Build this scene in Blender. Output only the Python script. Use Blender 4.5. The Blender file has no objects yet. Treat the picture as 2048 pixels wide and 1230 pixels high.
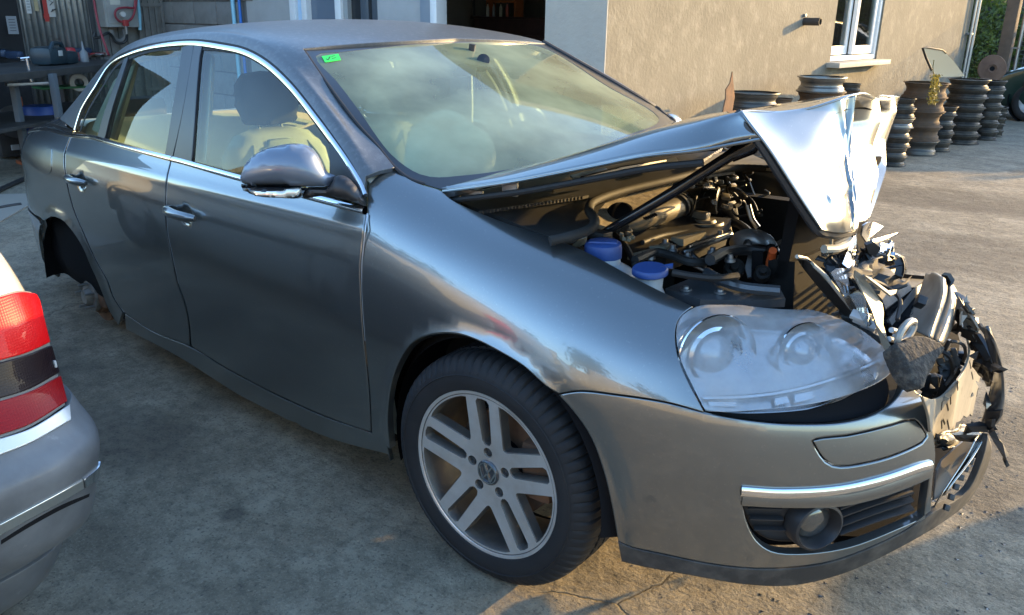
import bpy, bmesh, math, random
import numpy as np
from mathutils import Vector, Matrix
from mathutils.bvhtree import BVHTree
from mathutils.geometry import delaunay_2d_cdt
random.seed(7); rng=np.random.default_rng(7)
D=bpy.data; SC=bpy.context.scene; COL=SC.collection
R_=math.radians
# ------------------------------------------------------------------ camera, light, exposure
CAM=np.array([1.269,-2.175,1.400]); FPX=1665.2
YAW,PIT,ROL=R_(132.07),R_(19.3),R_(.88)
def cam_rot():
    f=np.array([math.cos(YAW)*math.cos(PIT),math.sin(YAW)*math.cos(PIT),-math.sin(PIT)])
    r=np.array([math.sin(YAW),-math.cos(YAW),0.]); u=np.cross(r,f)
    c,s=math.cos(ROL),math.sin(ROL)
    return np.array([c*r+s*u,-s*r+c*u,f])
RC=cam_rot()
cd=D.cameras.new('camera'); cam=D.objects.new('camera',cd); COL.objects.link(cam)
cam.matrix_world=Matrix([[RC[0][i],RC[1][i],-RC[2][i],CAM[i]] for i in range(3)]+[[0,0,0,1]])
cd.sensor_width=36; cd.lens=FPX/2048*36; cd.clip_start=.05; cd.clip_end=2000
SC.camera=cam
SUN_AZ,SUN_EL=R_(68.),R_(12.)
sd=np.array([math.cos(SUN_AZ)*math.cos(SUN_EL),math.sin(SUN_AZ)*math.cos(SUN_EL),math.sin(SUN_EL)])
sl=D.lights.new('sun','SUN'); sl.energy=2.0; sl.angle=R_(.5); sl.color=(1,.64,.24)
so=D.objects.new('sun',sl); COL.objects.link(so)
so.rotation_euler=Vector(-sd).to_track_quat('-Z','Y').to_euler()
W=D.worlds.new('World'); SC.world=W; W.use_nodes=True
wn=W.node_tree; bg=wn.nodes['Background']
sky=wn.nodes.new('ShaderNodeTexSky'); sky.sky_type='NISHITA'; sky.sun_disc=False
sky.sun_elevation=SUN_EL; sky.sun_rotation=R_(90)-SUN_AZ; sky.air_density=1.0; sky.dust_density=.9; sky.ozone_density=2.8
wn.links.new(sky.outputs[0],bg.inputs[0]); bg.inputs[1].default_value=.15
SC.view_settings.view_transform='Standard'; SC.view_settings.look='None'; SC.view_settings.gamma=1
SC.view_settings.use_curve_mapping=False
SC.view_settings.exposure=2.6
SC.cycles.max_bounces=10; SC.cycles.transparent_max_bounces=16

# ------------------------------------------------------------------ helpers: objects, materials
def link(o,parent=None):
    COL.objects.link(o)
    if parent is not None: o.parent=parent
    return o
def tag(o,label=None,cat=None,group=None,kind=None):
    for k,v in (('label',label),('category',cat),('group',group),('kind',kind)):
        if v: o[k]=v
    return o
def empty(name,loc=(0,0,0),rz=0,label=None,cat=None,group=None,parent=None,mat=None):
    o=D.objects.new(name,None); o.empty_display_size=.1; link(o,parent)
    if mat is not None: o.matrix_world=mat
    else: o.location=loc; o.rotation_euler=(0,0,rz)
    return tag(o,label,cat,group)
def copy_tree(o,parent=None,kids=None):
    c=o.copy(); COL.objects.link(c)
    if parent is not None: c.parent=parent
    for ch in [k for k in o.children]: copy_tree(ch,c)
    return c
MATS={}
def mat(name,col=(.5,.5,.5),rough=.5,metal=0.,coat=0.,coat_rough=.03,spec=.5,noise=None,bump=None,var=None,trans=0.,emit=None):
    """noise=(scale,colour2,contrast lo,hi); var = second finer layer (scale,colour,lo,hi); bump=(scale,strength,dist)"""
    if name in MATS: return MATS[name]
    m=D.materials.new(name); m.use_nodes=True; nt=m.node_tree; b=nt.nodes['Principled BSDF']
    b.inputs['Base Color'].default_value=(*col,1); b.inputs['Roughness'].default_value=rough
    b.inputs['Metallic'].default_value=metal; b.inputs['Coat Weight'].default_value=coat
    b.inputs['Coat Roughness'].default_value=coat_rough; b.inputs['Specular IOR Level'].default_value=spec
    if trans: b.inputs['Transmission Weight'].default_value=trans
    tc=nt.nodes.new('ShaderNodeTexCoord')
    src=None
    for i,nz in enumerate([noise,var]):
        if not nz: continue
        t=nt.nodes.new('ShaderNodeTexNoise'); t.inputs['Scale'].default_value=nz[0]; t.inputs['Detail'].default_value=8; t.inputs['Roughness'].default_value=.62
        nt.links.new(tc.outputs['Object'],t.inputs['Vector'])
        r=nt.nodes.new('ShaderNodeMapRange'); r.inputs[1].default_value=nz[2]; r.inputs[2].default_value=nz[3]
        nt.links.new(t.outputs[0],r.inputs[0])
        mx=nt.nodes.new('ShaderNodeMix'); mx.data_type='RGBA'
        nt.links.new(r.outputs[0],mx.inputs[0])
        if src is None: mx.inputs[6].default_value=(*col,1)
        else: nt.links.new(src,mx.inputs[6])
        mx.inputs[7].default_value=(*nz[1],1); src=mx.outputs[2]
    if src is not None: nt.links.new(src,b.inputs['Base Color'])
    if bump:
        t=nt.nodes.new('ShaderNodeTexNoise'); t.inputs['Scale'].default_value=bump[0]; t.inputs['Detail'].default_value=6
        nt.links.new(tc.outputs['Object'],t.inputs['Vector'])
        bp=nt.nodes.new('ShaderNodeBump'); bp.inputs['Strength'].default_value=bump[1]; bp.inputs['Distance'].default_value=bump[2]
        nt.links.new(t.outputs[0],bp.inputs['Height']); nt.links.new(bp.outputs[0],b.inputs['Normal'])
    MATS[name]=m; return m
def glassmat(name,tint=(.8,.9,.85),film=0.,filmcol=(.5,.55,.45),ior=1.45,rough=.0,noise=None):
    """thin pane: fresnel mix of a clear tinted sheet and a mirror-like reflection, plus a film of dust"""
    if name in MATS: return MATS[name]
    m=D.materials.new(name); m.use_nodes=True; nt=m.node_tree; nt.nodes.clear()
    out=nt.nodes.new('ShaderNodeOutputMaterial')
    tr=nt.nodes.new('ShaderNodeBsdfTransparent'); tr.inputs[0].default_value=(*tint,1)
    gl=nt.nodes.new('ShaderNodeBsdfGlossy'); gl.inputs['Roughness'].default_value=rough
    fr=nt.nodes.new('ShaderNodeFresnel'); fr.inputs[0].default_value=ior
    mx=nt.nodes.new('ShaderNodeMixShader')
    base=tr.outputs[0]
    if film>0:
        df=nt.nodes.new('ShaderNodeBsdfDiffuse'); df.inputs[0].default_value=(*filmcol,1)
        tl=nt.nodes.new('ShaderNodeBsdfTranslucent'); tl.inputs[0].default_value=(*filmcol,1)
        dm=nt.nodes.new('ShaderNodeMixShader'); dm.inputs[0].default_value=.5
        nt.links.new(df.outputs[0],dm.inputs[1]); nt.links.new(tl.outputs[0],dm.inputs[2])
        fm=nt.nodes.new('ShaderNodeMixShader'); nt.links.new(base,fm.inputs[1]); nt.links.new(dm.outputs[0],fm.inputs[2])
        if noise:
            tc=nt.nodes.new('ShaderNodeTexCoord'); t=nt.nodes.new('ShaderNodeTexNoise'); t.inputs['Scale'].default_value=noise; t.inputs['Detail'].default_value=8
            nt.links.new(tc.outputs['Object'],t.inputs['Vector'])
            r=nt.nodes.new('ShaderNodeMapRange'); r.inputs[1].default_value=.35;r.inputs[2].default_value=.7; r.inputs[3].default_value=film*.6; r.inputs[4].default_value=min(1,film*1.5)
            nt.links.new(t.outputs[0],r.inputs[0]); nt.links.new(r.outputs[0],fm.inputs[0])
        else: fm.inputs[0].default_value=film
        base=fm.outputs[0]
    nt.links.new(fr.outputs[0],mx.inputs[0]); nt.links.new(base,mx.inputs[1]); nt.links.new(gl.outputs[0],mx.inputs[2])
    nt.links.new(mx.outputs[0],out.inputs[0]); MATS[name]=m; return m

# ------------------------------------------------------------------ helpers: mesh collector
class MB:
    def __init__(s): s.v=[];s.f=[];s.sm=[]
    def add(s,vs,fs,smooth=False):
        o=len(s.v); s.v+= [tuple(map(float,p)) for p in vs]; s.f+=[tuple(o+i for i in f) for f in fs]; s.sm+=[smooth]*len(fs); return s
    def box(s,c,size,rot=None,bev=0.0):
        hx,hy,hz=[d/2 for d in size]
        if bev<=0:
            vs=[Vector((x*hx,y*hy,z*hz)) for x in(-1,1) for y in(-1,1) for z in(-1,1)]
            fs=[(0,1,3,2),(4,6,7,5),(0,4,5,1),(2,3,7,6),(0,2,6,4),(1,5,7,3)]
        else:
            bm=bmesh.new(); bmesh.ops.create_cube(bm,size=1); bmesh.ops.scale(bm,vec=size,verts=bm.verts)
            bmesh.ops.bevel(bm,geom=bm.edges[:],offset=min(bev,hx*.98,hy*.98,hz*.98),segments=2,profile=.6,affect='EDGES')
            bm.verts.index_update(); vs=[v.co.copy() for v in bm.verts]; fs=[[v.index for v in f.verts] for f in bm.faces]; bm.free()
        Mx=rot if rot is not None else Matrix.Identity(3)
        return s.add([Mx@p+Vector(c) for p in vs],fs)
    def tube(s,pts,r,n=8,cap=True,smooth=True):
        pts=[Vector(p) for p in pts]; rs=r if isinstance(r,(list,tuple)) else [r]*len(pts)
        rings=[];up=Vector((0,0,1)); prev=None
        for i,p in enumerate(pts):
            t=(pts[min(i+1,len(pts)-1)]-pts[max(i-1,0)]).normalized()
            if prev is None: a=t.cross(up) if abs(t.z)<.95 else t.cross(Vector((1,0,0)))
            else: a=prev-t*prev.dot(t)
            a.normalize(); prev=a; b=t.cross(a)
            rings.append([p+rs[i]*(math.cos(k*2*math.pi/n)*a+math.sin(k*2*math.pi/n)*b) for k in range(n)])
        vs=[q for g in rings for q in g]; fs=[]
        for i in range(len(pts)-1):
            for k in range(n): fs.append((i*n+k,i*n+(k+1)%n,(i+1)*n+(k+1)%n,(i+1)*n+k))
        s.add(vs,fs,smooth)
        if cap: s.add(rings[0],[tuple(range(n))[::-1]]); s.add(rings[-1],[tuple(range(n))])
        return s
    def lathe(s,prof,c=(0,0,0),rot=None,n=32,smooth=True,mod=None,a0=0,a1=2*math.pi):
        """prof=(radius,height) list about local z"""
        Mx=rot if rot is not None else Matrix.Identity(3); vs=[];full=abs(a1-a0-2*math.pi)<1e-6
        nn=n if full else n+1
        for k in range(nn):
            a=a0+(a1-a0)*k/n
            for i,(r,h) in enumerate(prof):
                rr=r+(mod(k,i) if mod else 0)
                vs.append(Mx@Vector((rr*math.cos(a),rr*math.sin(a),h))+Vector(c))
        m=len(prof);fs=[]
        for k in range(n):
            for i in range(m-1):
                k2=(k+1)%nn
                fs.append((k*m+i,k2*m+i,k2*m+i+1,k*m+i+1))
        return s.add(vs,fs,smooth)
    def prism(s,poly,mapf,d0,d1):
        """poly: 2d outline, mapf(u,v,d)->3d"""
        n=len(poly); vs=[mapf(u,v,d0) for u,v in poly]+[mapf(u,v,d1) for u,v in poly]
        tris=[]
        from mathutils.geometry import tessellate_polygon
        for t in tessellate_polygon([[Vector((u,v,0)) for u,v in poly]]): tris.append(tuple(t))
        fs=[t for t in tris]+[tuple(n+i for i in t[::-1]) for t in tris]+[(i,(i+1)%n,n+(i+1)%n,n+i) for i in range(n)]
        return s.add(vs,fs)
    def grid(s,P,smooth=True,closed=False):
        P=np.asarray(P);a,b=P.shape[:2]; fs=[]
        for i in range(a-1):
            for j in range(b-1 if not closed else b):
                fs.append((i*b+j,i*b+(j+1)%b,(i+1)*b+(j+1)%b,(i+1)*b+j))
        return s.add(P.reshape(-1,3),fs,smooth)
    def mesh(s,name):
        me=D.meshes.new(name); me.from_pydata(s.v,[],s.f); me.polygons.foreach_set('use_smooth',s.sm)
        bm=bmesh.new(); bm.from_mesh(me); bmesh.ops.recalc_face_normals(bm,faces=bm.faces); bm.to_mesh(me); bm.free()
        try: me.set_sharp_from_angle(angle=R_(42))
        except Exception: pass
        me.update(); return me
    def build(s,name,m,parent=None,bevel=0,sub=0,solid=0,weld=False,smooth_all=False):
        me=s.mesh(name); me.materials.append(m); o=D.objects.new(name,me); link(o,parent)
        if weld or sub:
            bm=bmesh.new(); bm.from_mesh(me); bmesh.ops.remove_doubles(bm,verts=bm.verts,dist=1e-5); bmesh.ops.recalc_face_normals(bm,faces=bm.faces); bm.to_mesh(me); bm.free()
        if smooth_all or sub: me.polygons.foreach_set('use_smooth',[True]*len(me.polygons))
        if solid: md=o.modifiers.new('solid','SOLIDIFY'); md.thickness=solid; md.offset=0
        if bevel: md=o.modifiers.new('bevel','BEVEL'); md.width=bevel; md.segments=2; md.limit_method='ANGLE'
        if sub: md=o.modifiers.new('sub','SUBSURF'); md.levels=sub; md.render_levels=sub
        return o
def rotm(z=(0,0,1),x=None):
    """3x3 whose local z maps to z"""
    z=Vector(z).normalized(); x=Vector(x) if x is not None else (Vector((1,0,0)) if abs(z.x)<.9 else Vector((0,1,0)))
    x=(x-z*x.dot(z)).normalized(); y=z.cross(x)
    return Matrix((x,y,z)).transposed()
def catmull(pts,closed=False,step=None,n=8):
    """smooth curve through points; a third truthy value on a point marks a corner"""
    dim=2 if not (len(pts[0])>3 or False) else 3
    P=[np.array(p[:2],float) for p in pts]; cor=[len(p)>2 and bool(p[2]) for p in pts]
    N=len(P); out=[]
    segs=N if closed else N-1
    for i in range(segs):
        p1,p2=P[i],P[(i+1)%N]
        p0=P[i-1] if (closed or i>0) else 2*p1-p2
        p3=P[(i+2)%N] if (closed or i+2<N) else 2*p2-p1
        if cor[i]: p0=2*p1-p2
        if cor[(i+1)%N]: p3=2*p2-p1
        d=[max(np.linalg.norm(b-a),1e-6)**.5 for a,b in((p0,p1),(p1,p2),(p2,p3))]
        t0,t1=0,d[0];t2=t1+d[1];t3=t2+d[2]
        k=max(1,int(np.linalg.norm(p2-p1)/step)) if step else n
        for t in np.linspace(t1,t2,k,endpoint=False):
            A1=(t1-t)/(t1-t0)*p0+(t-t0)/(t1-t0)*p1; A2=(t2-t)/(t2-t1)*p1+(t-t1)/(t2-t1)*p2; A3=(t3-t)/(t3-t2)*p2+(t-t2)/(t3-t2)*p3
            B1=(t2-t)/(t2-t0)*A1+(t-t0)/(t2-t0)*A2; B2=(t3-t)/(t3-t1)*A2+(t-t1)/(t3-t1)*A3
            out.append((t2-t)/(t2-t1)*B1+(t-t1)/(t2-t1)*B2)
    if not closed: out.append(P[-1])
    return np.array(out)
def cr3(pts,n=8):
    """Catmull-Rom through 3d points"""
    P=[np.array(p,float) for p in pts]; out=[]
    for i in range(len(P)-1):
        p0=P[i-1] if i else 2*P[0]-P[1]; p1,p2=P[i],P[i+1]; p3=P[i+2] if i+2<len(P) else 2*P[-1]-P[-2]
        for t in np.linspace(0,1,n,endpoint=False):
            out.append(.5*((2*p1)+(-p0+p2)*t+(2*p0-5*p1+4*p2-p3)*t*t+(-p0+3*p1-3*p2+p3)*t**3))
    out.append(P[-1]); return [Vector(p) for p in out]
def wray(px,py):
    d=np.array([px-1024,-(py-615),FPX])@RC; return d/np.linalg.norm(d)
def at(px,py,ax,val):
    """world point seen at (px,py) on the plane axis=val"""
    d=wray(px,py); return Vector(CAM+d*(val-CAM[ax])/d[ax])
# car frame
TA,TB=.0348,-.0044
MC=np.array([[math.cos(TA),0,-math.sin(TA)],[0,1,0],[math.sin(TA),0,math.cos(TA)]])@np.array([[1,0,0],[0,math.cos(TB),-math.sin(TB)],[0,math.sin(TB),math.cos(TB)]])
CC=MC.T@CAM
def cat_(px,py,ax,val):
    """car-frame point seen at (px,py) on the plane axis=val"""
    d=MC.T@wray(px,py); return Vector(CC+d*(val-CC[ax])/d[ax])
# ------------------------------------------------------------------ curved body surfaces
def spl(k,q):
    k=np.asarray(k,float);q=np.asarray(q,float);n=len(k);h=np.diff(k)
    A=np.zeros((n,n));B=np.zeros((n,n));A[0,0]=A[-1,-1]=1
    for i in range(1,n-1):
        A[i,i-1]=h[i-1];A[i,i]=2*(h[i-1]+h[i]);A[i,i+1]=h[i]
        B[i,i-1]=6/h[i-1];B[i,i]=-6/h[i-1]-6/h[i];B[i,i+1]=6/h[i]
    Mm=np.linalg.solve(A,B);I=np.eye(n)
    j=np.clip(np.searchsorted(k,q,side='right')-1,0,n-2)
    a=(k[j+1]-q)/h[j];b=(q-k[j])/h[j]
    return a[:,None]*I[j]+b[:,None]*I[j+1]+((a**3-a)*h[j]**2/6)[:,None]*Mm[j]+((b**3-b)*h[j]**2/6)[:,None]*Mm[j+1]
def knots(net,ax):
    d=np.linalg.norm(np.diff(net,axis=ax),axis=2).mean(axis=1-ax)
    u=np.concatenate([[0],np.cumsum(np.sqrt(d))]);return u/u[-1]
def xrow(x,l): return [(x,w,z) for w,z in l]
class Net:
    """bicubic surface through a net of points; s runs along rows, t along columns"""
    def __init__(s,net,n=180,m=100,out=(0,-1,0),deform=None,M=MC,org=CC):
        net=np.asarray(net,float); s.n,s.m=n,m; s.M,s.org=M,org
        P=np.einsum('ai,ijk,bj->abk',spl(knots(net,0),np.linspace(0,1,n)),net,spl(knots(net,1),np.linspace(0,1,m)))
        def normals(P):
            N=np.cross(np.gradient(P,axis=0),np.gradient(P,axis=1)); N/=np.linalg.norm(N,axis=2,keepdims=True)+1e-12
            if (N.reshape(-1,3)@np.array(out)).mean()<0: N=-N
            return N
        N=normals(P)
        if deform is not None:
            P=P+N*deform(P)[:,:,None]; N=normals(P)
        s.P,s.N=P,N
        s.Ls=np.linalg.norm(np.diff(P,axis=0),axis=2).sum(0).mean(); s.Lt=np.linalg.norm(np.diff(P,axis=1),axis=2).sum(1).mean()
        fs=[(i*m+j,(i+1)*m+j,(i+1)*m+j+1,i*m+j+1) for i in range(n-1) for j in range(m-1)]
        s.bvh=BVHTree.FromPolygons([tuple(p) for p in P.reshape(-1,3)],fs)
    def ev(s,uv):
        uv=np.atleast_2d(uv); a=np.clip(uv[:,0]/s.Ls,0,1)*(s.n-1); b=np.clip(uv[:,1]/s.Lt,0,1)*(s.m-1)
        i=np.minimum(a.astype(int),s.n-2); j=np.minimum(b.astype(int),s.m-2); a=(a-i)[:,None];b=(b-j)[:,None]
        f=lambda Q:(1-a)*(1-b)*Q[i,j]+a*(1-b)*Q[i+1,j]+(1-a)*b*Q[i,j+1]+a*b*Q[i+1,j+1]
        N=f(s.N); return f(s.P),N/np.linalg.norm(N,axis=1,keepdims=True)
    def uv(s,p,idx):
        i,j=divmod(idx,s.m-1); Q=s.P; p=np.array(p)-Q[i,j]; e1=Q[i+1,j]-Q[i,j]; e2=Q[i,j+1]-Q[i,j]
        A=np.stack([e1,e2],1); ab=np.linalg.lstsq(A,p,rcond=None)[0]
        return np.array([(i+ab[0])/(s.n-1)*s.Ls,(j+ab[1])/(s.m-1)*s.Lt])
    def cast(s,px,py,miss=None):
        d=s.M.T@wray(px,py); h=s.bvh.ray_cast(Vector(s.org),Vector(d))
        if h[0] is None:
            # nearest point of the surface to the ray
            o=s.org; Q=s.P.reshape(-1,3)-o; k=np.argmin(np.linalg.norm(Q-(Q@d)[:,None]*d,axis=1)); i,j=divmod(k,s.m)
            MISS.append((px,py)); return np.array([i/(s.n-1)*s.Ls,j/(s.m-1)*s.Lt])
        return s.uv(h[0],h[2])
    def path(s,pts,closed=False,step=8):
        return np.array([s.cast(*p) for p in catmull(pts,closed,step)])
    def st(s,a,b): return np.array([a*s.Ls,b*s.Lt])
    def near(s,p):
        h=s.bvh.find_nearest(Vector(p)); return s.uv(h[0],h[2])
MISS=[]
def resample(L,step,closed=True,keep=35):
    """even spacing that keeps the corners of the outline"""
    L=np.asarray(L); out=[]
    if closed and np.linalg.norm(L[0]-L[-1])<1e-6: L=L[:-1]
    n=len(L); last=None; acc=0
    for i in range(n):
        a,b=L[i],L[(i+1)%n]
        if not closed and i==n-1: break
        d=np.linalg.norm(b-a)
        if d<1e-7: continue
        pv=a-L[i-1] if (closed or i>0) else b-a
        dp=np.linalg.norm(pv); ang=math.degrees(math.acos(np.clip((pv@(b-a))/(dp*d+1e-12),-1,1))) if dp>1e-9 else 0
        if ang>keep or acc==0 or acc>=step*.7 or last is None:
            if last is None or np.linalg.norm(a-last)>step*.25: out.append(a); last=a; acc=0
        k=int(d//step)
        for q in range(1,k+1):
            p=a+(b-a)*q/(k+1); out.append(p); last=p
        acc=np.linalg.norm(b-last)
    if not closed: out.append(L[-1])
    return np.array(out)
def area2(L): x,y=L[:,0],L[:,1]; return .5*np.sum(x*np.roll(y,-1)-np.roll(x,-1)*y)
def offset_loop(L,d):
    """shift a loop to its left by d"""
    e=np.roll(L,-1,0)-L; e/=np.linalg.norm(e,axis=1,keepdims=True)+1e-12; n=np.stack([-e[:,1],e[:,0]],1)
    v=n+np.roll(n,1,0); l=np.linalg.norm(v,axis=1,keepdims=True); v/=np.maximum(l,1e-6)
    c=np.clip((v*n).sum(1,keepdims=True),.45,1); return L+v*d/c
def inside(pts,loops):
    c=np.zeros(len(pts),bool)
    for L in loops:
        x0,y0=L[:,0],L[:,1]; x1,y1=np.roll(x0,-1),np.roll(y0,-1)
        for a,b,c_,d in zip(x0,y0,x1,y1):
            if b==d: continue
            m=((b>pts[:,1])!=(d>pts[:,1]))&(pts[:,0]<(c_-a)*(pts[:,1]-b)/(d-b)+a); c^=m
    return c
def panel(net,name,loops,m,parent,h=.03,inset=.0035,depth=.014,off=0.,mirror=False,bump=None,rs=None,edge=.0015):
    loops=[resample(L,rs or h*.6) for L in loops]
    Ls=[]
    for i,L in enumerate(loops):
        ccw=area2(L)>0
        if (i==0)!=ccw: L=L[::-1]
        Ls.append(L)            # outer ccw, holes cw: the inside is on the left
    ins=[offset_loop(L,inset) for L in Ls]
    allp=np.concatenate(ins); lo,hi=allp.min(0),allp.max(0)
    gx,gy=np.meshgrid(np.arange(lo[0]+h/2,hi[0],h),np.arange(lo[1]+h/2,hi[1],h),indexing='ij')
    gx=gx.copy(); gx[:,1::2]+=h/2
    g=np.stack([gx.ravel(),gy.ravel()],1); g=g[inside(g,ins)]
    if len(g):
        keep=np.ones(len(g),bool)
        for k in range(0,len(g),4000):
            dd=np.linalg.norm(g[k:k+4000,None]-allp[None],axis=2).min(1); keep[k:k+4000]=dd>h*.55
        g=g[keep]
    V=[Vector(p) for p in allp]+[Vector(p) for p in g]; E=[];o=0
    for L in ins:
        n=len(L); E+=[(o+i,o+(i+1)%n) for i in range(n)]; o+=n
    vo,_,fo,ov,_,_=delaunay_2d_cdt(V,E,[],0,1e-7)
    vo=np.array([tuple(v) for v in vo]); fo=np.array([f for f in fo if len(f)==3])
    cen=vo[fo].mean(1); fo=fo[inside(cen,ins)]
    P,N=net.ev(vo); P=P+N*off
    if bump is not None: P,N=bump(P,N,vo)
    verts=[P];nor=[N];faces=[tuple(f) for f in fo]; base=len(P)
    # outline rings: rounded edge and return flange
    o=0
    for L,I in zip(Ls,ins):
        n=len(L); Pi,Ni=net.ev(I); Po,No=net.ev(L)
        if bump is not None: Pi,Ni=bump(Pi,Ni,I); Po,No=bump(Po,No,L)
        T=Po-Pi; T-=(T*No).sum(1,keepdims=True)*No; T/=np.linalg.norm(T,axis=1,keepdims=True)+1e-9
        r0=Pi+Ni*off; r1=Po+No*(off-edge); r2=Po+No*(off-depth)
        b0=base; verts+=[r0,r1,r1,r2]; nn=No*.6+T*.8; nn/=np.linalg.norm(nn,axis=1,keepdims=True); nor+=[Ni,nn,T,T]
        for i in range(n):
            j=(i+1)%n
            for q in (0,2): faces.append((b0+q*n+i,b0+(q+1)*n+i,b0+(q+1)*n+j,b0+q*n+j))
        base+=4*n
    V=np.concatenate(verts);Nn=np.concatenate(nor)
    # winding to agree with the normals
    Ff=[]
    for f in faces:
        a,b,c=V[f[0]],V[f[1]],V[f[2]]; q=np.cross(b-a,c-a)
        Ff.append(f if q@Nn[list(f)].mean(0)>=0 else f[::-1])
    if mirror: V=V*[1,-1,1]; Nn=Nn*[1,-1,1]; Ff=[f[::-1] for f in Ff]
    me=D.meshes.new(name); me.from_pydata(V.tolist(),[],Ff); me.polygons.foreach_set('use_smooth',[True]*len(Ff))
    me.normals_split_custom_set_from_vertices(Nn.tolist()); me.materials.append(m); me.update()
    o=D.objects.new(name,me); return link(o,parent)
def strip(net,name,path,prof,m,parent,mirror=False,off=0.,step=.02,closed=False,mb=None):
    """sweep a cross-section (across,out) along a path on the surface"""
    L=resample(path,step,closed); P,N=net.ev(L); P=P+N*off
    T=np.gradient(P,axis=0) if not closed else np.roll(P,-1,0)-np.roll(P,1,0)
    T/=np.linalg.norm(T,axis=1,keepdims=True)+1e-9; X=np.cross(T,N); X/=np.linalg.norm(X,axis=1,keepdims=True)
    G=np.stack([P+X*a+N*b for a,b in prof],1)
    if mirror: G=G*[1,-1,1]
    if closed: G=np.concatenate([G,G[:1]],0)
    q=mb or MB(); q.grid(G,True)
    if mb: return mb
    return q.build(name,m,parent)
HALF=[(-.5,0),(-.46,.55),(-.2,.95),(.2,.95),(.46,.55),(.5,0)]
def half(w,h): return [(a*w,b*h-.001) for a,b in HALF]

# ------------------------------------------------------------------ materials
paint=mat('grey_metallic_paint',(.185,.194,.190),rough=.28,metal=.87,coat=1.,coat_rough=.012,noise=(2.2,(.193,.203,.196),.3,.75),var=(140,(.27,.265,.25),.60,.78))
paint.node_tree.nodes['Principled BSDF'].inputs['Coat IOR'].default_value=1.7
chrome=mat('chrome',(.75,.76,.77),rough=.12,metal=1.)
black=mat('black_plastic',(.018,.018,.019),rough=.45,noise=(9,(.03,.03,.03),.4,.8))
gloss_black=mat('gloss_black',(.012,.012,.014),rough=.18,coat=.5)
rubber=mat('rubber_seal',(.012,.012,.012),rough=.7)
dark=mat('dark_underbody',(.012,.012,.013),rough=.95,spec=.08)
dusty=mat('dusty_black_plastic',(.03,.029,.027),rough=.7,noise=(14,(.11,.10,.085),.45,.8),bump=(60,.3,.002))
cloth=mat('beige_cloth',(.46,.45,.36),rough=.95,noise=(6,(.52,.50,.40),.4,.7),bump=(300,.2,.001))
liner=mat('beige_liner',(.50,.48,.40),rough=.95)
grey_cloth=mat('black_cloth',(.03,.03,.03),rough=.95,bump=(300,.2,.001))
side_glass=glassmat('side_glass',(.66,.80,.72),film=.035,filmcol=(.6,.62,.5),noise=12)
wind_glass=glassmat('windshield_glass',(.66,.80,.70),film=.46,filmcol=(.58,.70,.48),noise=3.5)
alu=mat('aluminium',(.55,.55,.54),rough=.38,metal=1.,noise=(18,(.42,.41,.39),.4,.8))
steel=mat('grey_steel',(.30,.30,.30),rough=.5,metal=.9,noise=(10,(.2,.19,.18),.4,.8))
rust=mat('rust',(.11,.06,.035),rough=.9,noise=(12,(.2,.10,.05),.4,.7),bump=(50,.3,.002))
# ------------------------------------------------------------------ the wrecked sedan: surfaces
LNET=[
 [(-3.56,.24,.24),(-3.62,.28,.33),(-3.63,.30,.47),(-3.62,.30,.63),(-3.61,.29,.76),(-3.58,.28,.87),(-3.50,.25,.95)],
 [(-3.48,.48,.24),(-3.53,.56,.33),(-3.54,.585,.47),(-3.535,.59,.63),(-3.52,.58,.77),(-3.48,.55,.885),(-3.40,.44,.965)],
 xrow(-3.33,[(.64,.23),(.715,.32),(.735,.46),(.74,.62),(.73,.77),(.70,.895),(.54,.985)]),
 xrow(-3.07,[(.73,.21),(.795,.31),(.813,.46),(.82,.62),(.813,.77),(.785,.905),(.60,1.015)]),
 xrow(-2.8,[(.77,.19),(.83,.3),(.848,.45),(.856,.61),(.850,.76),(.825,.90),(.70,1.01)]),
 xrow(-2.52,[(.78,.175),(.84,.29),(.858,.44),(.866,.6),(.862,.75),(.843,.88),(.767,.99)]),
 xrow(-2.1,[(.822,.16),(.85,.28),(.866,.43),(.876,.59),(.873,.74),(.858,.87),(.80,.982)]),
 xrow(-1.52,[(.832,.150),(.856,.275),(.872,.42),(.884,.58),(.882,.73),(.869,.855),(.824,.963)]),
 xrow(-1.0,[(.832,.150),(.854,.272),(.872,.42),(.886,.58),(.884,.72),(.873,.84),(.834,.94)]),
 xrow(-.40,[(.83,.150),(.850,.272),(.866,.42),(.878,.58),(.875,.72),(.866,.83),(.838,.918)]),
]
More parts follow.
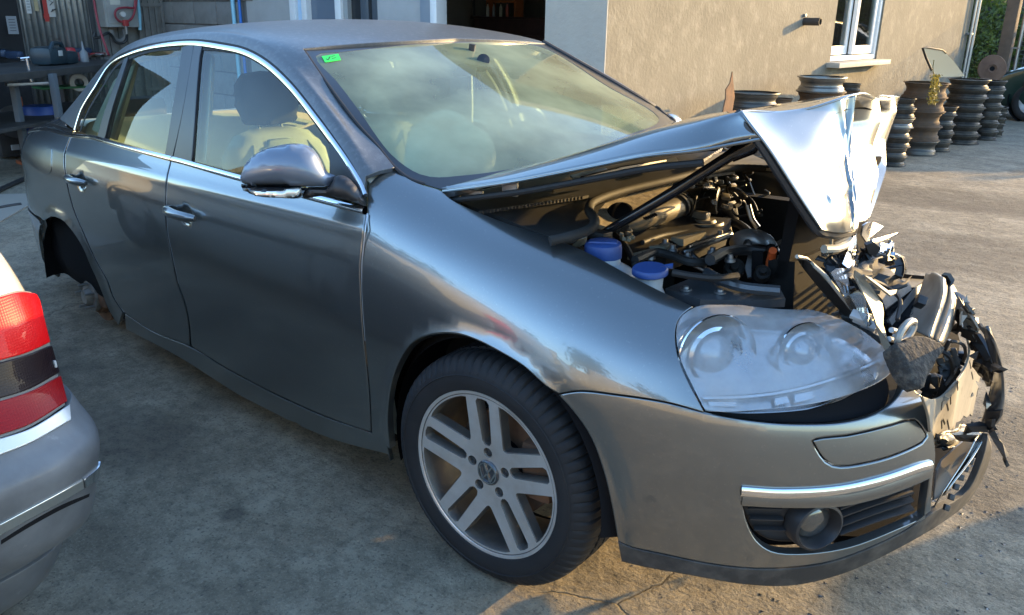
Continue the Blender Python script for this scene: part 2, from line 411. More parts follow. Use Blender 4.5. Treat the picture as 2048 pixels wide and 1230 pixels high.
GNET=[
 [(-.435,.838,.92),(-.44,.832,.94),(-.443,.826,.956),(-.44,.79,.985),(-.44,.715,1.015),(-.30,.40,1.02),(-.22,0,1.03)],
 [(-.62,.837,.928),(-.615,.818,1.0),(-.605,.788,1.07),(-.59,.755,1.095),(-.60,.695,1.10),(-.48,.40,1.13),(-.42,0,1.14)],
 [(-.92,.835,.937),(-.915,.788,1.09),(-.908,.725,1.228),(-.865,.697,1.243),(-.83,.65,1.232),(-.74,.36,1.265),(-.70,0,1.275)],
 [(-1.23,.829,.95),(-1.23,.765,1.15),(-1.224,.68,1.325),(-1.12,.65,1.342),(-1.01,.606,1.33),(-.96,.33,1.350),(-.95,0,1.358)],
 [(-1.52,.824,.963),(-1.55,.757,1.17),(-1.582,.664,1.353),(-1.50,.625,1.385),(-1.43,.57,1.394),(-1.38,.32,1.416),(-1.36,0,1.424)],
 [(-1.9,.810,.975),(-1.9,.748,1.17),(-1.896,.661,1.342),(-1.88,.62,1.376),(-1.87,.565,1.392),(-1.85,.32,1.418),(-1.84,0,1.427)],
 [(-2.17,.793,.983),(-2.18,.737,1.16),(-2.182,.669,1.304),(-2.22,.62,1.338),(-2.25,.56,1.357),(-2.27,.32,1.388),(-2.28,0,1.397)],
 [(-2.36,.78,.988),(-2.36,.748,1.09),(-2.362,.71,1.183),(-2.48,.64,1.23),(-2.57,.56,1.268),(-2.62,.30,1.32),(-2.64,0,1.335)],
 [(-2.46,.772,.99),(-2.465,.757,1.04),(-2.467,.737,1.091),(-2.66,.67,1.115),(-2.82,.57,1.15),(-2.88,.3,1.21),(-2.9,0,1.225)],
 [(-2.51,.769,.988),(-2.512,.768,.99),(-2.514,.766,.994),(-2.80,.70,1.01),(-3.07,.60,1.015),(-3.09,.3,1.06),(-3.1,0,1.07)],
]
GNET=[r+[(x,-w,z) for x,w,z in r[-2::-1]] for r in GNET]
NNET=[
 xrow(-.48,[(.83,.150),(.849,.272),(.866,.42),(.878,.58),(.876,.72),(.866,.83),(.838,.92),(.78,.985),(.70,1.02),(.66,1.02)]),
 xrow(-.25,[(.80,.165),(.847,.27),(.866,.42),(.880,.58),(.876,.70),(.862,.80),(.83,.875),(.77,.93),(.70,.96),(.66,.965)]),
 xrow(0,[(.80,.2),(.85,.3),(.870,.45),(.884,.60),(.877,.69),(.857,.77),(.82,.835),(.765,.88),(.70,.905),(.66,.91)]),
 xrow(.25,[(.80,.19),(.848,.3),(.866,.45),(.874,.605),(.864,.67),(.840,.735),(.80,.79),(.75,.83),(.69,.855),(.65,.86)]),
 [(.40,.79,.18),(.41,.825,.3),(.42,.838,.45),(.42,.838,.6),(.415,.828,.655),(.41,.805,.71),(.405,.77,.755),(.40,.73,.79),(.39,.68,.815),(.38,.64,.82)],
 [(.53,.75,.17),(.55,.77,.3),(.57,.782,.45),(.565,.782,.6),(.555,.77,.645),(.54,.745,.695),(.525,.715,.735),(.51,.68,.77),(.49,.64,.795),(.48,.60,.80)],
 [(.67,.63,.165),(.70,.66,.3),(.715,.675,.45),(.705,.67,.6),(.69,.65,.64),(.67,.625,.68),(.65,.60,.72),(.625,.57,.755),(.60,.54,.78),(.59,.52,.785)],
 [(.80,.44,.165),(.84,.48,.3),(.86,.495,.45),(.84,.485,.6),(.82,.47,.635),(.80,.455,.67),(.77,.435,.71),(.735,.415,.745),(.69,.39,.77),(.67,.38,.775)],
 [(.87,.25,.17),(.915,.27,.3),(.935,.28,.45),(.905,.27,.6),(.88,.265,.635),(.85,.26,.67),(.82,.25,.70),(.78,.24,.74),(.73,.23,.765),(.70,.22,.77)],
 [(.90,0,.17),(.945,0,.3),(.965,0,.45),(.935,0,.6),(.90,0,.635),(.87,0,.67),(.83,0,.70),(.79,0,.74),(.74,0,.765),(.71,0,.77)],
]
neg=lambda n:[[(x,-w,z) for x,w,z in r] for r in n]
RF=.352; 
def flare_f(P):
    r=np.hypot(P[:,:,0],P[:,:,2]-.30); k=np.clip(1-np.abs(r-RF)/.055,0,1); return .014*(k*k*(3-2*k))*(P[:,:,2]<.75)
def flare_r(P):
    r=np.hypot(P[:,:,0]+2.60,P[:,:,2]-.265); k=np.clip(1-np.abs(r-.36)/.055,0,1)
    crease=.006*np.exp(-((P[:,:,2]-.865+.02*P[:,:,0])/.022)**2)
    return .012*(k*k*(3-2*k))*(P[:,:,2]<.8)+crease*(P[:,:,0]<-.3)
NL=Net(neg(LNET),220,110,deform=flare_r); NG=Net(neg(GNET),160,160,out=(0,0,1)); NN=Net(neg(NNET),240,150,deform=flare_f)
car=empty('wrecked_sedan',label='crashed grey blue sedan with a crumpled bonnet, torn bumper and missing rear wheel',cat='car')
Mw=Matrix([[*MC[0],0],[*MC[1],0],[*MC[2],0],[0,0,0,1]]); car.matrix_world=Mw
def show(o): return o
# door seams and other lines, traced where they stand on the body
SEAM_F=[(732,427,1),(727,468),(724,499),(721,531),(723,610),(728,682),(738,783),(742,865,1)]
SEAM_B=[(343.5,319,1),(336,345),(332,372),(331,418),(334,465),(343.5,512),(355,567),(369,606),(377,645),(380,694,1)]
SEAM_R=[(144,264,1),(129,309),(129,333),(134.7,372),(148,422),(168,469),(191,520),(215,563),(226,594),(246,625,1)]
g=1.3
d=NL
fd=[(338+g*3,322,1),(480,359),(620,397),(732-g,429,1)]+[(a-g,b,*c) for a,b,*c in SEAM_F[1:-1]]+[(742-g,864,1),(655,834),(554,789),(453,736),(381+g,692,1)]+[(a+g,b,*c) for a,b,*c in SEAM_B[-2:0:-1]]
rd=[(144+g,268,1),(240,294),(342-g,321,1)]+[(a-g,b,*c) for a,b,*c in SEAM_B[1:-1]]+[(380-g,691,1),(302,660),(246+g,624,1)]+[(a+g,b,*c) for a,b,*c in SEAM_R[-2:0:-1]]
def door(name,px,label=None,scoop=None):
    L=d.path(px,True)
    hp=[]
    def bump(P,N,uv):
        if scoop is None: return P,N
        c=d.cast(*scoop); q=uv-c; r=np.hypot(q[:,0]/.052,q[:,1]/.040); k=np.clip(1-r,0,1); k=k*k*(3-2*k)
        g_=np.where((r<1)[:,None],1,0); P2=P-N*(.022*k)[:,None]
        e=1e-3; kk=lambda qq:(lambda r:np.clip(1-r,0,1)**2*(3-2*np.clip(1-r,0,1)))(np.hypot(qq[:,0]/.052,qq[:,1]/.040))
        du=(kk(q+[e,0])-kk(q-[e,0]))/(2*e)*.022; dv=(kk(q+[0,e])-kk(q-[0,e]))/(2*e)*.022
        Pu,_=d.ev(uv+[.004,0]);Pv,_=d.ev(uv+[0,.004]);P0,_=d.ev(uv); Tu=Pu-P0;Tv=Pv-P0
        Tu/=np.linalg.norm(Tu,axis=1,keepdims=True)+1e-9;Tv/=np.linalg.norm(Tv,axis=1,keepdims=True)+1e-9
        N2=N+Tu*du[:,None]+Tv*dv[:,None]; N2/=np.linalg.norm(N2,axis=1,keepdims=True); return P2,N2
    return panel(d,name,[L],paint,car,h=.02,bump=bump),panel(d,name,[L],paint,car,h=.05,mirror=True)
fdoor,_=door('front_door',fd,scoop=(371,430)); rdoor,_=door('rear_door',rd,scoop=(162,364))
# sill below the doors
sill=[(247,628,1),(302,664),(381,697),(453,741),(554,794),(655,839),(742,869),(797,896,1),(801,917,1),(655,877),(504,808),(353,714),(250,660,1)]
Ls=d.path(sill,True)
for mi in (0,1): panel(d,'sill',[Ls],paint,car,h=.04,mirror=bool(mi),off=-.004)
# quarter panel and rear bumper: the door seam, the wheel opening, then round to the rear
arch_r=[(236,650),(218,621),(207,594),(195,563),(179,528),(164,493),(140,457),(121,438),(101,433),(88,441),(80,458),(80,481),(86,516)]
A=d.path([(a,b) for a,b in arch_r],False); S=d.path([(a-g,b,*c) for a,b,*c in SEAM_R],False)
us,ut=d.Ls,d.Lt
Pq,_=d.ev(A[-1:]);  # end of the arch, rear side
zc=d.near((-3.0,-.83,.60)); ar_end=A[-1]
q_bot=[d.near((x,-w,.58)) for x,w in ((-2.965,.84),(-3.2,.80),(-3.4,.70),(-3.53,.585),(-3.62,.30))]
az_=d.ev(A)[0][:,2]; top_=int(np.argmax(az_)); iu=[i for i in range(len(A)) if i<=top_ or az_[i]>.585]
Aq=A[iu]
quarter=np.concatenate([S,Aq,q_bot,[d.st(0,1)],[d.st(x,1) for x in np.linspace(.05,.99,40) if d.ev(d.st(x,1)[None])[0][0][0]<-2.53]])
for mi in (0,1): panel(d,'quarter_panel',[quarter],paint,car,h=.025,mirror=bool(mi),inset=.002)
Ab=A[[i for i in range(len(A)) if i not in iu]]
rb=np.concatenate([[q+[0,-.004*0-.006] for q in q_bot[::-1]],Ab if len(Ab) else A[-2:],[d.near((-3.10,-.74,.23))],[d.st(s,0.02) for s in np.linspace(.25,0,10)]])
for mi in (0,1): panel(d,'rear_bumper',[rb],paint,car,h=.035,mirror=bool(mi),inset=.002,off=.004)
# roof with the pillars
CHR=[(731,392),(724,371),(700,329),(677,294),(632,232),(581,167.5),(533,123),(489,99),(444,89),(387,82),(307,89.5),(260,102.5),(225.6,121),(191,171),(164,215),(149,258)]
WSE=[(789,334),(756,293),(717,250),(658,172),(606,97)]
HDR=[(606,97),(680,90),(756,84.5),(850,79.5),(900,77)]
up=lambda p,k:[(a,b-k) for a,b in p]
c1=NG.path(CHR,False)
ws=NG.path(WSE,False); hd=NG.path(HDR,False)
mt=lambda L:np.array([[a,NG.Lt-b] for a,b in L])
hmid=[]
for (a,b) in hd:
    if b<NG.Lt*.49: hmid.append((a,b))
hd=np.array(hmid); hc=np.array([[hd[-1][0]+.004,NG.Lt/2]])
base=NG.path([(731,352),(760,341),(787,335)],False)
rw=[NG.st(s,t) for s,t in ((1,.34),(.93,.345),(.86,.35),(.80,.36),(.775,.375))]
hr=NG.near((-2.66,0,1.33))
rwl=np.array([NG.near(p) for p in ((-3.05,-.56,1.03),(-2.84,-.54,1.15),(-2.62,-.52,1.265),(-2.56,-.46,1.30))])
rhc=np.array([NG.near((-2.62,0,1.34))])
bot=np.array([NG.st(1,t) for t in np.linspace(.17,.30,6)])
right_front=np.concatenate([base,ws,hd]); 
roofL=np.concatenate([right_front,hc,mt(right_front)[::-1],mt(c1),mt(bot),mt(rwl),rhc,rwl[::-1],bot[::-1],c1[::-1]])
dewy=mat('dewy_roof_paint',(.135,.138,.138),rough=.42,metal=.6,coat=.35,coat_rough=.22,noise=(55,(.19,.19,.185),.5,.7),bump=(260,.25,.0015))
panel(NG,'roof',[roofL],dewy,car,h=.03,rs=.016,inset=.002)
# ------------------------------------------------------------------ fender, bumper, headlight
def openoff(L,d):
    L=np.asarray(L); T=np.gradient(L,axis=0); T/=np.linalg.norm(T,axis=1,keepdims=True)+1e-9
    return L+np.stack([-T[:,1],T[:,0]],1)*d
HOODSEAM=[(793,337),(820,359),(850,371),(880,380),(905,400),(1000,441),(1150,493),(1300,571),(1386,612,1)]
HLR=[(1386,612,1),(1374,620),(1357,638),(1351,657),(1351,686),(1359,723),(1377,765),(1394,797),(1408,824,1)]
BSEAM=[(1408,822,1),(1330,803),(1230,788),(1160,781),(1117,787,1)]
ARCHF=[(1117,787,1),(1092,772),(1047,732),(997,702),(953,680),(915,668),(868,668),(824,685),(789,744),(775,828),(779,898,1)]
fen=[(732+g,429,1),(733+g,393),(731+g,354,1),(760,343),(791,337,1)]+HOODSEAM[1:]+HLR[1:]+BSEAM[1:]+ARCHF[1:]+[(742+g,867,1)]+[(a+g,b,*c) for a,b,*c in SEAM_F[-2:0:-1]]
fenL=NN.path(fen,True)
panel(NN,'front_fender',[fenL],paint,car,h=.022,inset=.003,depth=.02); lf=[NN.near(q) for q in ((-.47,-.85,.25),(-.47,-.875,.7),(-.46,-.80,.96),(-.43,-.705,1.015),(-.25,-.705,.958),(0,-.705,.903),(.02,-.80,.85),(.03,-.87,.72),(.03,-.882,.665))]
ra=[NN.near((.352*math.cos(t),-.87,.30+.352*math.sin(t))) for t in np.linspace(math.radians(85),math.radians(175),9)]
panel(NN,'front_fender',[np.array(lf+ra+[NN.near((-.36,-.85,.22))])],paint,car,h=.05,mirror=True)
bx=lambda l:[(a,b) for a,b in l]
bump_px=[(1117,790,1),(1160,784),(1230,791),(1330,806),(1411,827,1),(1470,838),(1540,847),(1600,850),(1679,847),(1739,833),(1781,809),(1806,777),(1811,745),(1800,700,1),(1829,778),(1850,795,1),(1860,833),(1869,879),(1872,916),(1866,962),(1863,1022,1),(1808,1062),(1679,1118),(1609,1132),(1517,1137),(1424,1128),(1331,1109),(1260,1093),(1236,1082,1),(1223,1008),(1206,939),(1179,870),(1140,815)]
GRL=[(1484,1006,1),(1493,1045),(1512,1082),(1544,1104),(1609,1109),(1702,1095),(1808,1054),(1848,1036,1),(1859,962),(1861,944,1),(1817,976),(1748,999),(1679,1011),(1563,1011)]
WSH=[(1625,882),(1632,897),(1651,924),(1674,934),(1725,929),(1794,910),(1850,882),(1855,873),(1850,860),(1831,839),(1810,841),(1785,849),(1702,869)]
bumpL=NN.path(bump_px,True); grlL=NN.path(GRL,True); wshL=NN.path(WSH,True)
panel(NN,'front_bumper',[bumpL,grlL,wshL],paint,car,h=.022,depth=.02)
wc=offset_loop(resample(wshL,.012)[::(1 if area2(wshL)>0 else -1)],.0025)
panel(NN,'washer_cover',[wc],paint,car,h=.03,rs=.012,inset=.002)
# lower lip in black plastic
lip=[(1236,1084,1),(1260,1095),(1331,1111),(1424,1130),(1517,1139),(1609,1135),(1679,1121),(1808,1065),(1863,1027,1),(1933,985),(1966,916),(1977,868,1),(1985,900),(1975,935),(1940,1000),(1887,1045),(1762,1116),(1679,1151),(1586,1172),(1493,1170),(1378,1151),(1285,1134),(1243,1124,1)]
panel(NN,'bumper_lip',[NN.path(lip,True)],dusty,car,h=.03)
# chrome blade above the fog lamp
cb=[(1480,972,1),(1563,977),(1679,970),(1771,949),(1841,926),(1859,923,1),(1861,943,1),(1817,975),(1748,998),(1679,1010),(1563,1010),(1484,1004,1)]
cbl=NN.path(cb,True)
cpath=NN.path([(1482,981),(1563,986),(1679,979),(1771,958),(1841,934),(1859,930)],False); strip(NN,'chrome_trim',cpath,half(.024,.010),chrome,car)
cpath=NN.path([(1484,999),(1563,1003),(1679,1001),(1748,987),(1817,963),(1860,944)],False); strip(NN,'lower_trim',cpath,half(.030,.006),paint,car)
# fog lamp grille, recessed
panel(NN,'fog_grille',[grlL],black,car,h=.03,off=-.035,depth=.03)
panel(NN,'fog_grille_backing',[offset_loop(resample(grlL,.02)[::(1 if area2(grlL)>0 else -1)],-.03)],dark,car,h=.04,off=-.055)
for k,(a,b) in enumerate([((1500,1030),(1850,985)),((1503,1052),(1850,1005)),((1512,1074),(1848,1026)),((1700,1058),(1846,1014)),((1720,1040),(1846,996))]):
    if k<3:
        strip(NN,'grille_slat',NN.path([a,(a[0]+70,a[1]+2)],False),half(.007,.012),black,car,off=-.03)
for y0,y1 in ((1030,979),(1047,996),(1066,1013),(1083,1031)):
    strip(NN,'grille_slat',NN.path([(1690,y0),(1760,y0-10-(y0-y1)*.3),(1842,y1)],False),half(.009,.016),black,car,off=-.032)
fc=NN.cast(1640,1060); fp,fn=NN.ev(fc[None]); fp,fn=fp[0],fn[0]
fdir=Vector((.80,-.52,-.05)).normalized(); fr=rotm(fdir,(0,0,1))
fogc=Vector(fp)-Vector(fn)*.012
MB().lathe([(.030,-.05),(.040,-.03),(.044,-.004),(.051,.010),(.056,.008),(.060,-.004),(.062,-.03)],fogc,fr,40).build('fog_lamp_bezel',black,car)
fl=MB().lathe([(0,-.006),(.02,-.008),(.036,-.014),(.041,-.02)],fogc,fr,32).build('fog_lamp',mat('fog_lamp_glass',(.12,.12,.11),rough=.15,metal=.6,coat=1),car)
# headlight: clear lens over bright reflectors
HL=[(1403,611),(1379,620),(1358,639),(1353,657),(1354,686),(1363,723),(1382,765),(1398,797),(1411,822,1),(1458,824),(1524,819),(1564,816),(1643,804),(1722,781),(1769,757),(1786,739),(1787,721),(1774,702),(1735,669),(1695,645),(1643,625),(1590,617),(1537,613),(1484,611),(1432,610)]
hlL=NN.path(HL,True)
lens=glassmat('headlight_lens',(.93,.95,.96),film=.46,filmcol=(.68,.68,.665),noise=9)
hl=empty('headlight',parent=car)
panel(NN,'lens',[hlL],lens,hl,h=.025,inset=.004,depth=.03,off=.002)
refl=mat('reflector',(.78,.79,.80),rough=.13,metal=1.)
panel(NN,'housing',[hlL],mat('headlight_housing',(.50,.52,.54),rough=.24,metal=.9,noise=(14,(.60,.62,.63),.35,.7)),hl,h=.025,off=-.045,depth=.03)
hdir=Vector((.83,-.50,.10)).normalized(); hr=rotm(hdir,(0,0,1))
def bowl(px,py,r,dp,name='reflector',m=refl,ex=1):
    c=NN.cast(px,py); p,n=NN.ev(c[None]); p=Vector(p[0])-Vector(n[0])*.036
    prof=[(r*1.0,.006),(r*.985,.010),(r*.95,.006)]+[(r*q,-dp*(1-q*q)**.5*.8) for q in (.93,.8,.65,.5,.35,.2,0)]
    MB().lathe(prof,p,hr,44).build(name,m,hl); return p
p0=bowl(1440,700,.092,.06); p1=bowl(1620,690,.068,.045)
for p,r in ((p0,.05),(p1,.036)):
    MB().lathe([(r,-.03),(r*.98,-.01),(r*.8,.004),(r*.5,.014),(0,.018)],p,hr,32).build('bulb_shield',mat('pale_glass',(.70,.72,.74),rough=.25,metal=.4,coat=.6),hl)
    MB().lathe([(r*1.25,-.012),(r*1.28,.0),(r*1.12,.004),(r*1.08,-.004)],p,hr,40).build('chrome_ring',chrome,hl)
# turn signal strip along the lower edge
strip(NN,'turn_signal',NN.path([(1407,795),(1500,790),(1600,775),(1700,745),(1775,712)],False),half(.012,.008),refl,hl,off=-.022)
for x0,x1 in ((1418,1480),(1560,1590),(1600,1640)):
    y0=800-(x0-1425)**2*.00042; y1=800-(x1-1425)**2*.00042
    panel(NN,'signal_facet',[NN.path([(x0,y0-6,1),(x1,y1-7,1),(x1+3,y1+9,1),(x0+3,y0+10,1)],True,4)],refl,hl,h=.03,off=-.030,rs=.02,inset=.002,depth=.006)
# dark gap under the headlight
gp=[(1415,829,1),(1470,839),(1540,848),(1600,851),(1679,848),(1739,834),(1781,810),(1800,780),(1790,745),(1722,783),(1643,806),(1524,821),(1458,826)]
panel(NN,'headlight_gap',[NN.path(gp,True)],dark,car,h=.03,off=-.03)
# second headlight on the far side, broken
# ------------------------------------------------------------------ trims and glass
for mi in (0,1):
    mi=bool(mi)
    strip(NG,'window_chrome',openoff(c1,.010 if openoff(c1,.01)[5][1]<c1[5][1] else -.010),half(.017,.006),chrome,car,mirror=mi)
    strip(NG,'window_seal',openoff(c1,-.004 if openoff(c1,.01)[5][1]<c1[5][1] else .004),half(.010,.003),rubber,car,mirror=mi)
    bl=NL.path([(149,264),(230,288),(300,307),(344,318.5)],False,5); strip(NL,'belt_chrome',bl,half(.020,.010),chrome,car,mirror=mi)
    bl=NL.path([(346,319),(420,337.5),(480,353),(560,374),(640,396),(732,421)],False,5); strip(NL,'belt_chrome',bl,half(.020,.010),chrome,car,mirror=mi)
INN=lambda pts:NG.path(pts,True)
fg=[(403,92,1),(444,95),(489,105),(533,130),(581,175),(632,240),(677,303),(722,380),(731,412,1),(640,394),(480,350),(383,324,1)]
rg=[(366,88,1),(307,94),(262,107),(230,124),(196,174),(170,218),(154,262,1),(240,290),(330,312,1)]
fgl=INN(fg); rgl=INN(rg)
for mi in (False,True):
    panel(NG,'front_window',[fgl],side_glass,car,h=.06,off=-.006,depth=.004,mirror=mi)
    panel(NG,'rear_window',[rgl],side_glass,car,h=.06,off=-.006,depth=.004,mirror=mi)
ptrim=mat('pillar_black',(.030,.032,.036),rough=.33,noise=(4,(.04,.042,.046),.4,.7))
for px in ([(365,93,1),(387,88,1),(386,100),(362,240),(345,315,1),(330,309,1)],[(388,88,1),(404,93,1),(400,110),(388,260),(383,326,1),(346,317,1),(366,220)],
           [(248,118,1),(257,113,1),(245,150),(222,225),(208,283,1),(194,278,1),(205,235)]):
    L=INN(px)
    for mi in (False,True): panel(NG,'pillar_trim',[L],ptrim,car,h=.05,off=.0005,inset=.002,depth=.02,mirror=mi)
# black frames inside the glass edge
for px in ([(403,96),(444,98),(489,108),(533,134),(581,180),(632,246),(677,310),(720,385)],[(358,95),(307,99),(264,112),(233,129),(200,178),(174,222),(158,262)]):
    for mi in (False,True): strip(NG,'window_frame',NG.path(px,False,5),half(.014,.002),rubber,car,off=-.004,mirror=mi)
# windshield
def wx(w,z):
    t=(z-1.03)/.34; return -.22-.78*t-(.235-.10*np.clip(t,0,1))*(abs(w)/.69)**2.2-.035*4*(-t*(1-t))*0
WN=[[(wx(w,z)+.02*math.sin(math.pi*np.clip((z-.98)/.38,0,1)),w+.02,z) for w in (-.84,-.7,-.55,-.35,-.15,.1,.35,.55,.70,.84)] for z in (.90,.97,1.03,1.10,1.18,1.26,1.33,1.40)]
NW=Net(WN,90,120,out=(.4,0,1))
wsh=[(606,98,1),(658,173),(717,251),(756,294),(790,335),(819,358),(850,369),(883,379,1),(1000,362),(1100,340),(1250,285),(1345,246,1),(1350,239,1),(1225,165),(1087,86,1),(990,78),(912,77),(850,81),(756,86.5),(680,92)]
wl=NW.path(wsh,True)
panel(NW,'windshield',[wl],wind_glass,car,h=.05,depth=.005,off=.0)
wl2=[(632,113),(676,166),(717,220),(776,302),(811,333),(840,349),(870,355),(920,352),(1000,342),(1120,315),(1250,272),(1318,240),(1210,170),(1085,95),(990,85),(900,86),(830,89),(760,96),(690,104)]
panel(NW,'windshield_border',[wl,NW.path(wl2,True)],mat('black_frit',(.015,.015,.016),rough=.3,coat=.6),car,h=.05,off=.0015,depth=.003,inset=.001)
strip(NW,'windshield_seal',NW.path([(606,97),(658,172),(717,250),(756,293),(789,334),(819,357),(850,368)],False,5),half(.010,.004),rubber,car)
strip(NW,'windshield_seal',NW.path([(1087,85),(1225,164),(1350,238)],False,5),half(.03,.012),rubber,car)
# sticker in the top corner
stk=NW.path([(643,114,1),(677,109,1),(682,121,1),(650,126,1)],True,4)
sk=panel(NW,'inspection_sticker',[stk],mat('green_sticker',(.03,.62,.08),rough=.5),car,h=.03,off=.003,depth=.001,inset=.0005,rs=.01)
for px in ([(653,119),(656,122),(660,115)],[(663,115),(670,113)],[(664,119),(672,117)]):
    strip(NW,'sticker_mark',NW.path(px,False,2),half(.004,.0005),mat('dark_green_ink',(.0,.12,.02),rough=.6),sk,off=.004,step=.006)
# door handles
def handle(px,py):
    c=NL.cast(px,py); a=NL.cast(px-27,py-6); b=NL.cast(px+22,py+3)
    out=[]
    for q in np.linspace(0,1,9):
        p,n=NL.ev((a+(b-a)*q)[None]); h=.030*math.sin(math.pi*min(1,max(0,.12+q*.82)))**.5
        out.append(Vector(p[0])+Vector(n[0])*h)
    return out
for px,py,sc in ((372,428,1.),(163,361,.82)):
    c=NL.cast(px,py); uvx=NL.st(0,0)
    p,n=NL.ev(c[None]); 
    pts=[]
    for q in np.linspace(-.095,.085,11):
        pp,nn=NL.ev((c+np.array([q,-.012*0]))[None]); k=(q+.095)/.18; h=.004+.034*(math.sin(math.pi*min(1,.08+k*.86)))**.6
        pts.append(Vector(pp[0])+Vector(nn[0])*h)
    h_=MB().tube(pts,[.012,.016,.017,.017,.0165,.016,.016,.016,.0155,.014,.009],12).build('door_handle',paint,fdoor if px>300 else rdoor)
    pts=[Vector(NL.ev((c+np.array([q,0]))[None])[0][0])+Vector(n[0])*.006 for q in (-.105,-.085)]
    MB().tube(pts,[.014,.014],10).build('lock_cover',black,fdoor if px>300 else rdoor)
# fuel flap
ff=[(255/2.926,880/2.926),(300/2.926,868/2.926),(303/2.926,930/2.926),(296/2.926,1010/2.926),(262/2.926,1022/2.926),(243/2.926,1005/2.926),(246/2.926,900/2.926)]
ffl=NL.path(ff,True,3); panel(NL,'fuel_flap',[ffl],paint,car,h=.04,off=.0025,inset=.003,depth=.003,rs=.012)

edge_m=mat('painted_edge_highlight',(.42,.44,.46),rough=.3,metal=.7,coat=.5)  # pale strips along the door seams paint in the edge highlights
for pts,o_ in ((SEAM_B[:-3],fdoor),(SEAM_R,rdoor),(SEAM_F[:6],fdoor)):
    L=NL.path([(a-(2.2 if pts is SEAM_F[:6] else -2.0),b) for a,b,*c in pts],False,5); strip(NL,'edge_highlight_strip',L,half(.0045,.0014),edge_m,o_)
# ------------------------------------------------------------------ pillow helper: a rounded body on a traced outline
def pillow(outline,mapf,h,name,m,parent,back=None,res=None,power=.5,smooth=True):
    """outline in 2d; mapf(u,v,d)->3d with d the height; raised by a membrane under even pressure"""
    L=np.asarray(outline,float); per=np.linalg.norm(np.roll(L,-1,0)-L,axis=1).sum(); st=res or per/60
    L=resample(L,st,keep=50); 
    if area2(L)<0: L=L[::-1]
    lo,hi=L.min(0),L.max(0); gx,gy=np.meshgrid(np.arange(lo[0]+st/2,hi[0],st),np.arange(lo[1]+st/2,hi[1],st),indexing='ij'); gx=gx.copy(); gx[:,1::2]+=st/2
    G=np.stack([gx.ravel(),gy.ravel()],1); G=G[inside(G,[L])]; G=G[np.linalg.norm(G[:,None]-L[None],axis=2).min(1)>st*.5]
    n=len(L); V=[Vector(p) for p in np.concatenate([L,G])]; E=[(i,(i+1)%n) for i in range(n)]
    vo,_,fo,_,_,_=delaunay_2d_cdt(V,E,[],0,1e-7); vo=np.array([tuple(v) for v in vo]); fo=np.array([f for f in fo if len(f)==3]); fo=fo[inside(vo[fo].mean(1),[L])]
    N=len(vo); A=np.zeros((N,N))
    for f in fo:
        for a,b in ((0,1),(1,2),(2,0)): A[f[a],f[b]]=A[f[b],f[a]]=1
    Dg=A.sum(1); K=np.diag(np.maximum(Dg,1))-A; isb=np.zeros(N,bool); isb[:n]=True
    bdist=np.linalg.norm(vo[:,None]-L[None],axis=2).min(1); isb|=bdist<1e-6
    fr=np.where(~isb)[0]; x=np.zeros(N)
    x[fr]=np.linalg.solve(K[np.ix_(fr,fr)],np.ones(len(fr))); x=(x/x.max())**power
    P=[mapf(u,v,h*k) for (u,v),k in zip(vo,x)]
    mb=MB(); mb.add(P,[tuple(f) for f in fo],smooth)
    bk=[mapf(u,v,-(back if back is not None else h)*k) for (u,v),k in zip(vo,x)]
    mb.add(bk,[tuple(f[::-1]) for f in fo],smooth)
    return mb.build(name,m,parent,weld=True)
def pxplane(o,n):
    """pixel -> 2d on the car-frame plane through o with normal n, and the map back to 3d"""
    o=Vector(o);n=Vector(n).normalized(); ux=Vector((0,0,1)).cross(n); 
    if ux.length<.1: ux=Vector((1,0,0))
    ux.normalize(); uy=n.cross(ux)
    def to(px,py):
        d=Vector(MC.T@wray(px,py)); t=(o-Vector(CC)).dot(n)/d.dot(n); p=Vector(CC)+d*t-o; return (p.dot(ux),p.dot(uy))
    return to,(lambda u,v,d:o+ux*u+uy*v+n*d)
# ------------------------------------------------------------------ mirror
mir=empty('door_mirror',parent=car)
to,mp=pxplane((-.66,-.955,.99),(.62,-.72,.12))
mo=[(481,356),(486,338),(495,322),(519,303),(556,291),(593,287),(617,292),(636,310),(648,334),(656,345),(671,351,1),(661,374,1),(593,374),(540,372),(495,370),(483,365)]
pillow([to(*p) for p in catmull(mo,True,4)],mp,.060,'mirror_cap',mat('skylit_mirror_paint',(.15,.18,.225),rough=.5,metal=.5,coat=1,coat_rough=.05),mir,back=.05,power=.55)  # blue skylight put into the colour of the mirror cap
mi_=[(482,368),(495,384),(519,393),(560,396),(604,395),(618,377),(600,374),(495,370)]
pillow([to(*p) for p in catmull(mi_,True,4)],mp,.045,'indicator_housing',gloss_black,mir,back=.04)
ii=[(508,381),(520,389),(604,390),(610,376),(560,378)]
pillow([to(*p) for p in catmull(ii,True,4)],lambda u,v,d:mp(u,v,d+.036),.012,'indicator_lens',mat('indicator_clear',(.80,.76,.66),rough=.12,metal=.5,coat=1),mir,back=.004)
ar=[(612,377),(660,374),(672,352),(690,352),(712,372),(729,408),(700,402),(650,392),(606,395)]
to2,mp2=pxplane((-.55,-.875,.985),(.45,-.86,.2))
pillow([to2(*p) for p in catmull(ar,True,4)],mp2,.028,'mirror_arm',black,mir,back=.03)
sail=[(661,273,1),(676,300),(700,336),(724,385),(729,412,1),(690,396),(660,387,1)]
L=NG.path(sail,True)
for mi in (False,True): panel(NG,'mirror_base',[L],black,car,h=.05,off=.004,mirror=mi)
# far mirror
mf=MB(); 
P=[]
for k in range(9):
    a=k/8*math.pi; P.append([(-.66+.07*math.sin(a)*math.cos(b),.96+.11*math.cos(a),.98+.07*math.sin(a)*math.sin(b)) for b in np.linspace(0,2*math.pi,14)])
mf.grid(np.array(P)); mf.build('far_mirror',paint,car,weld=True)
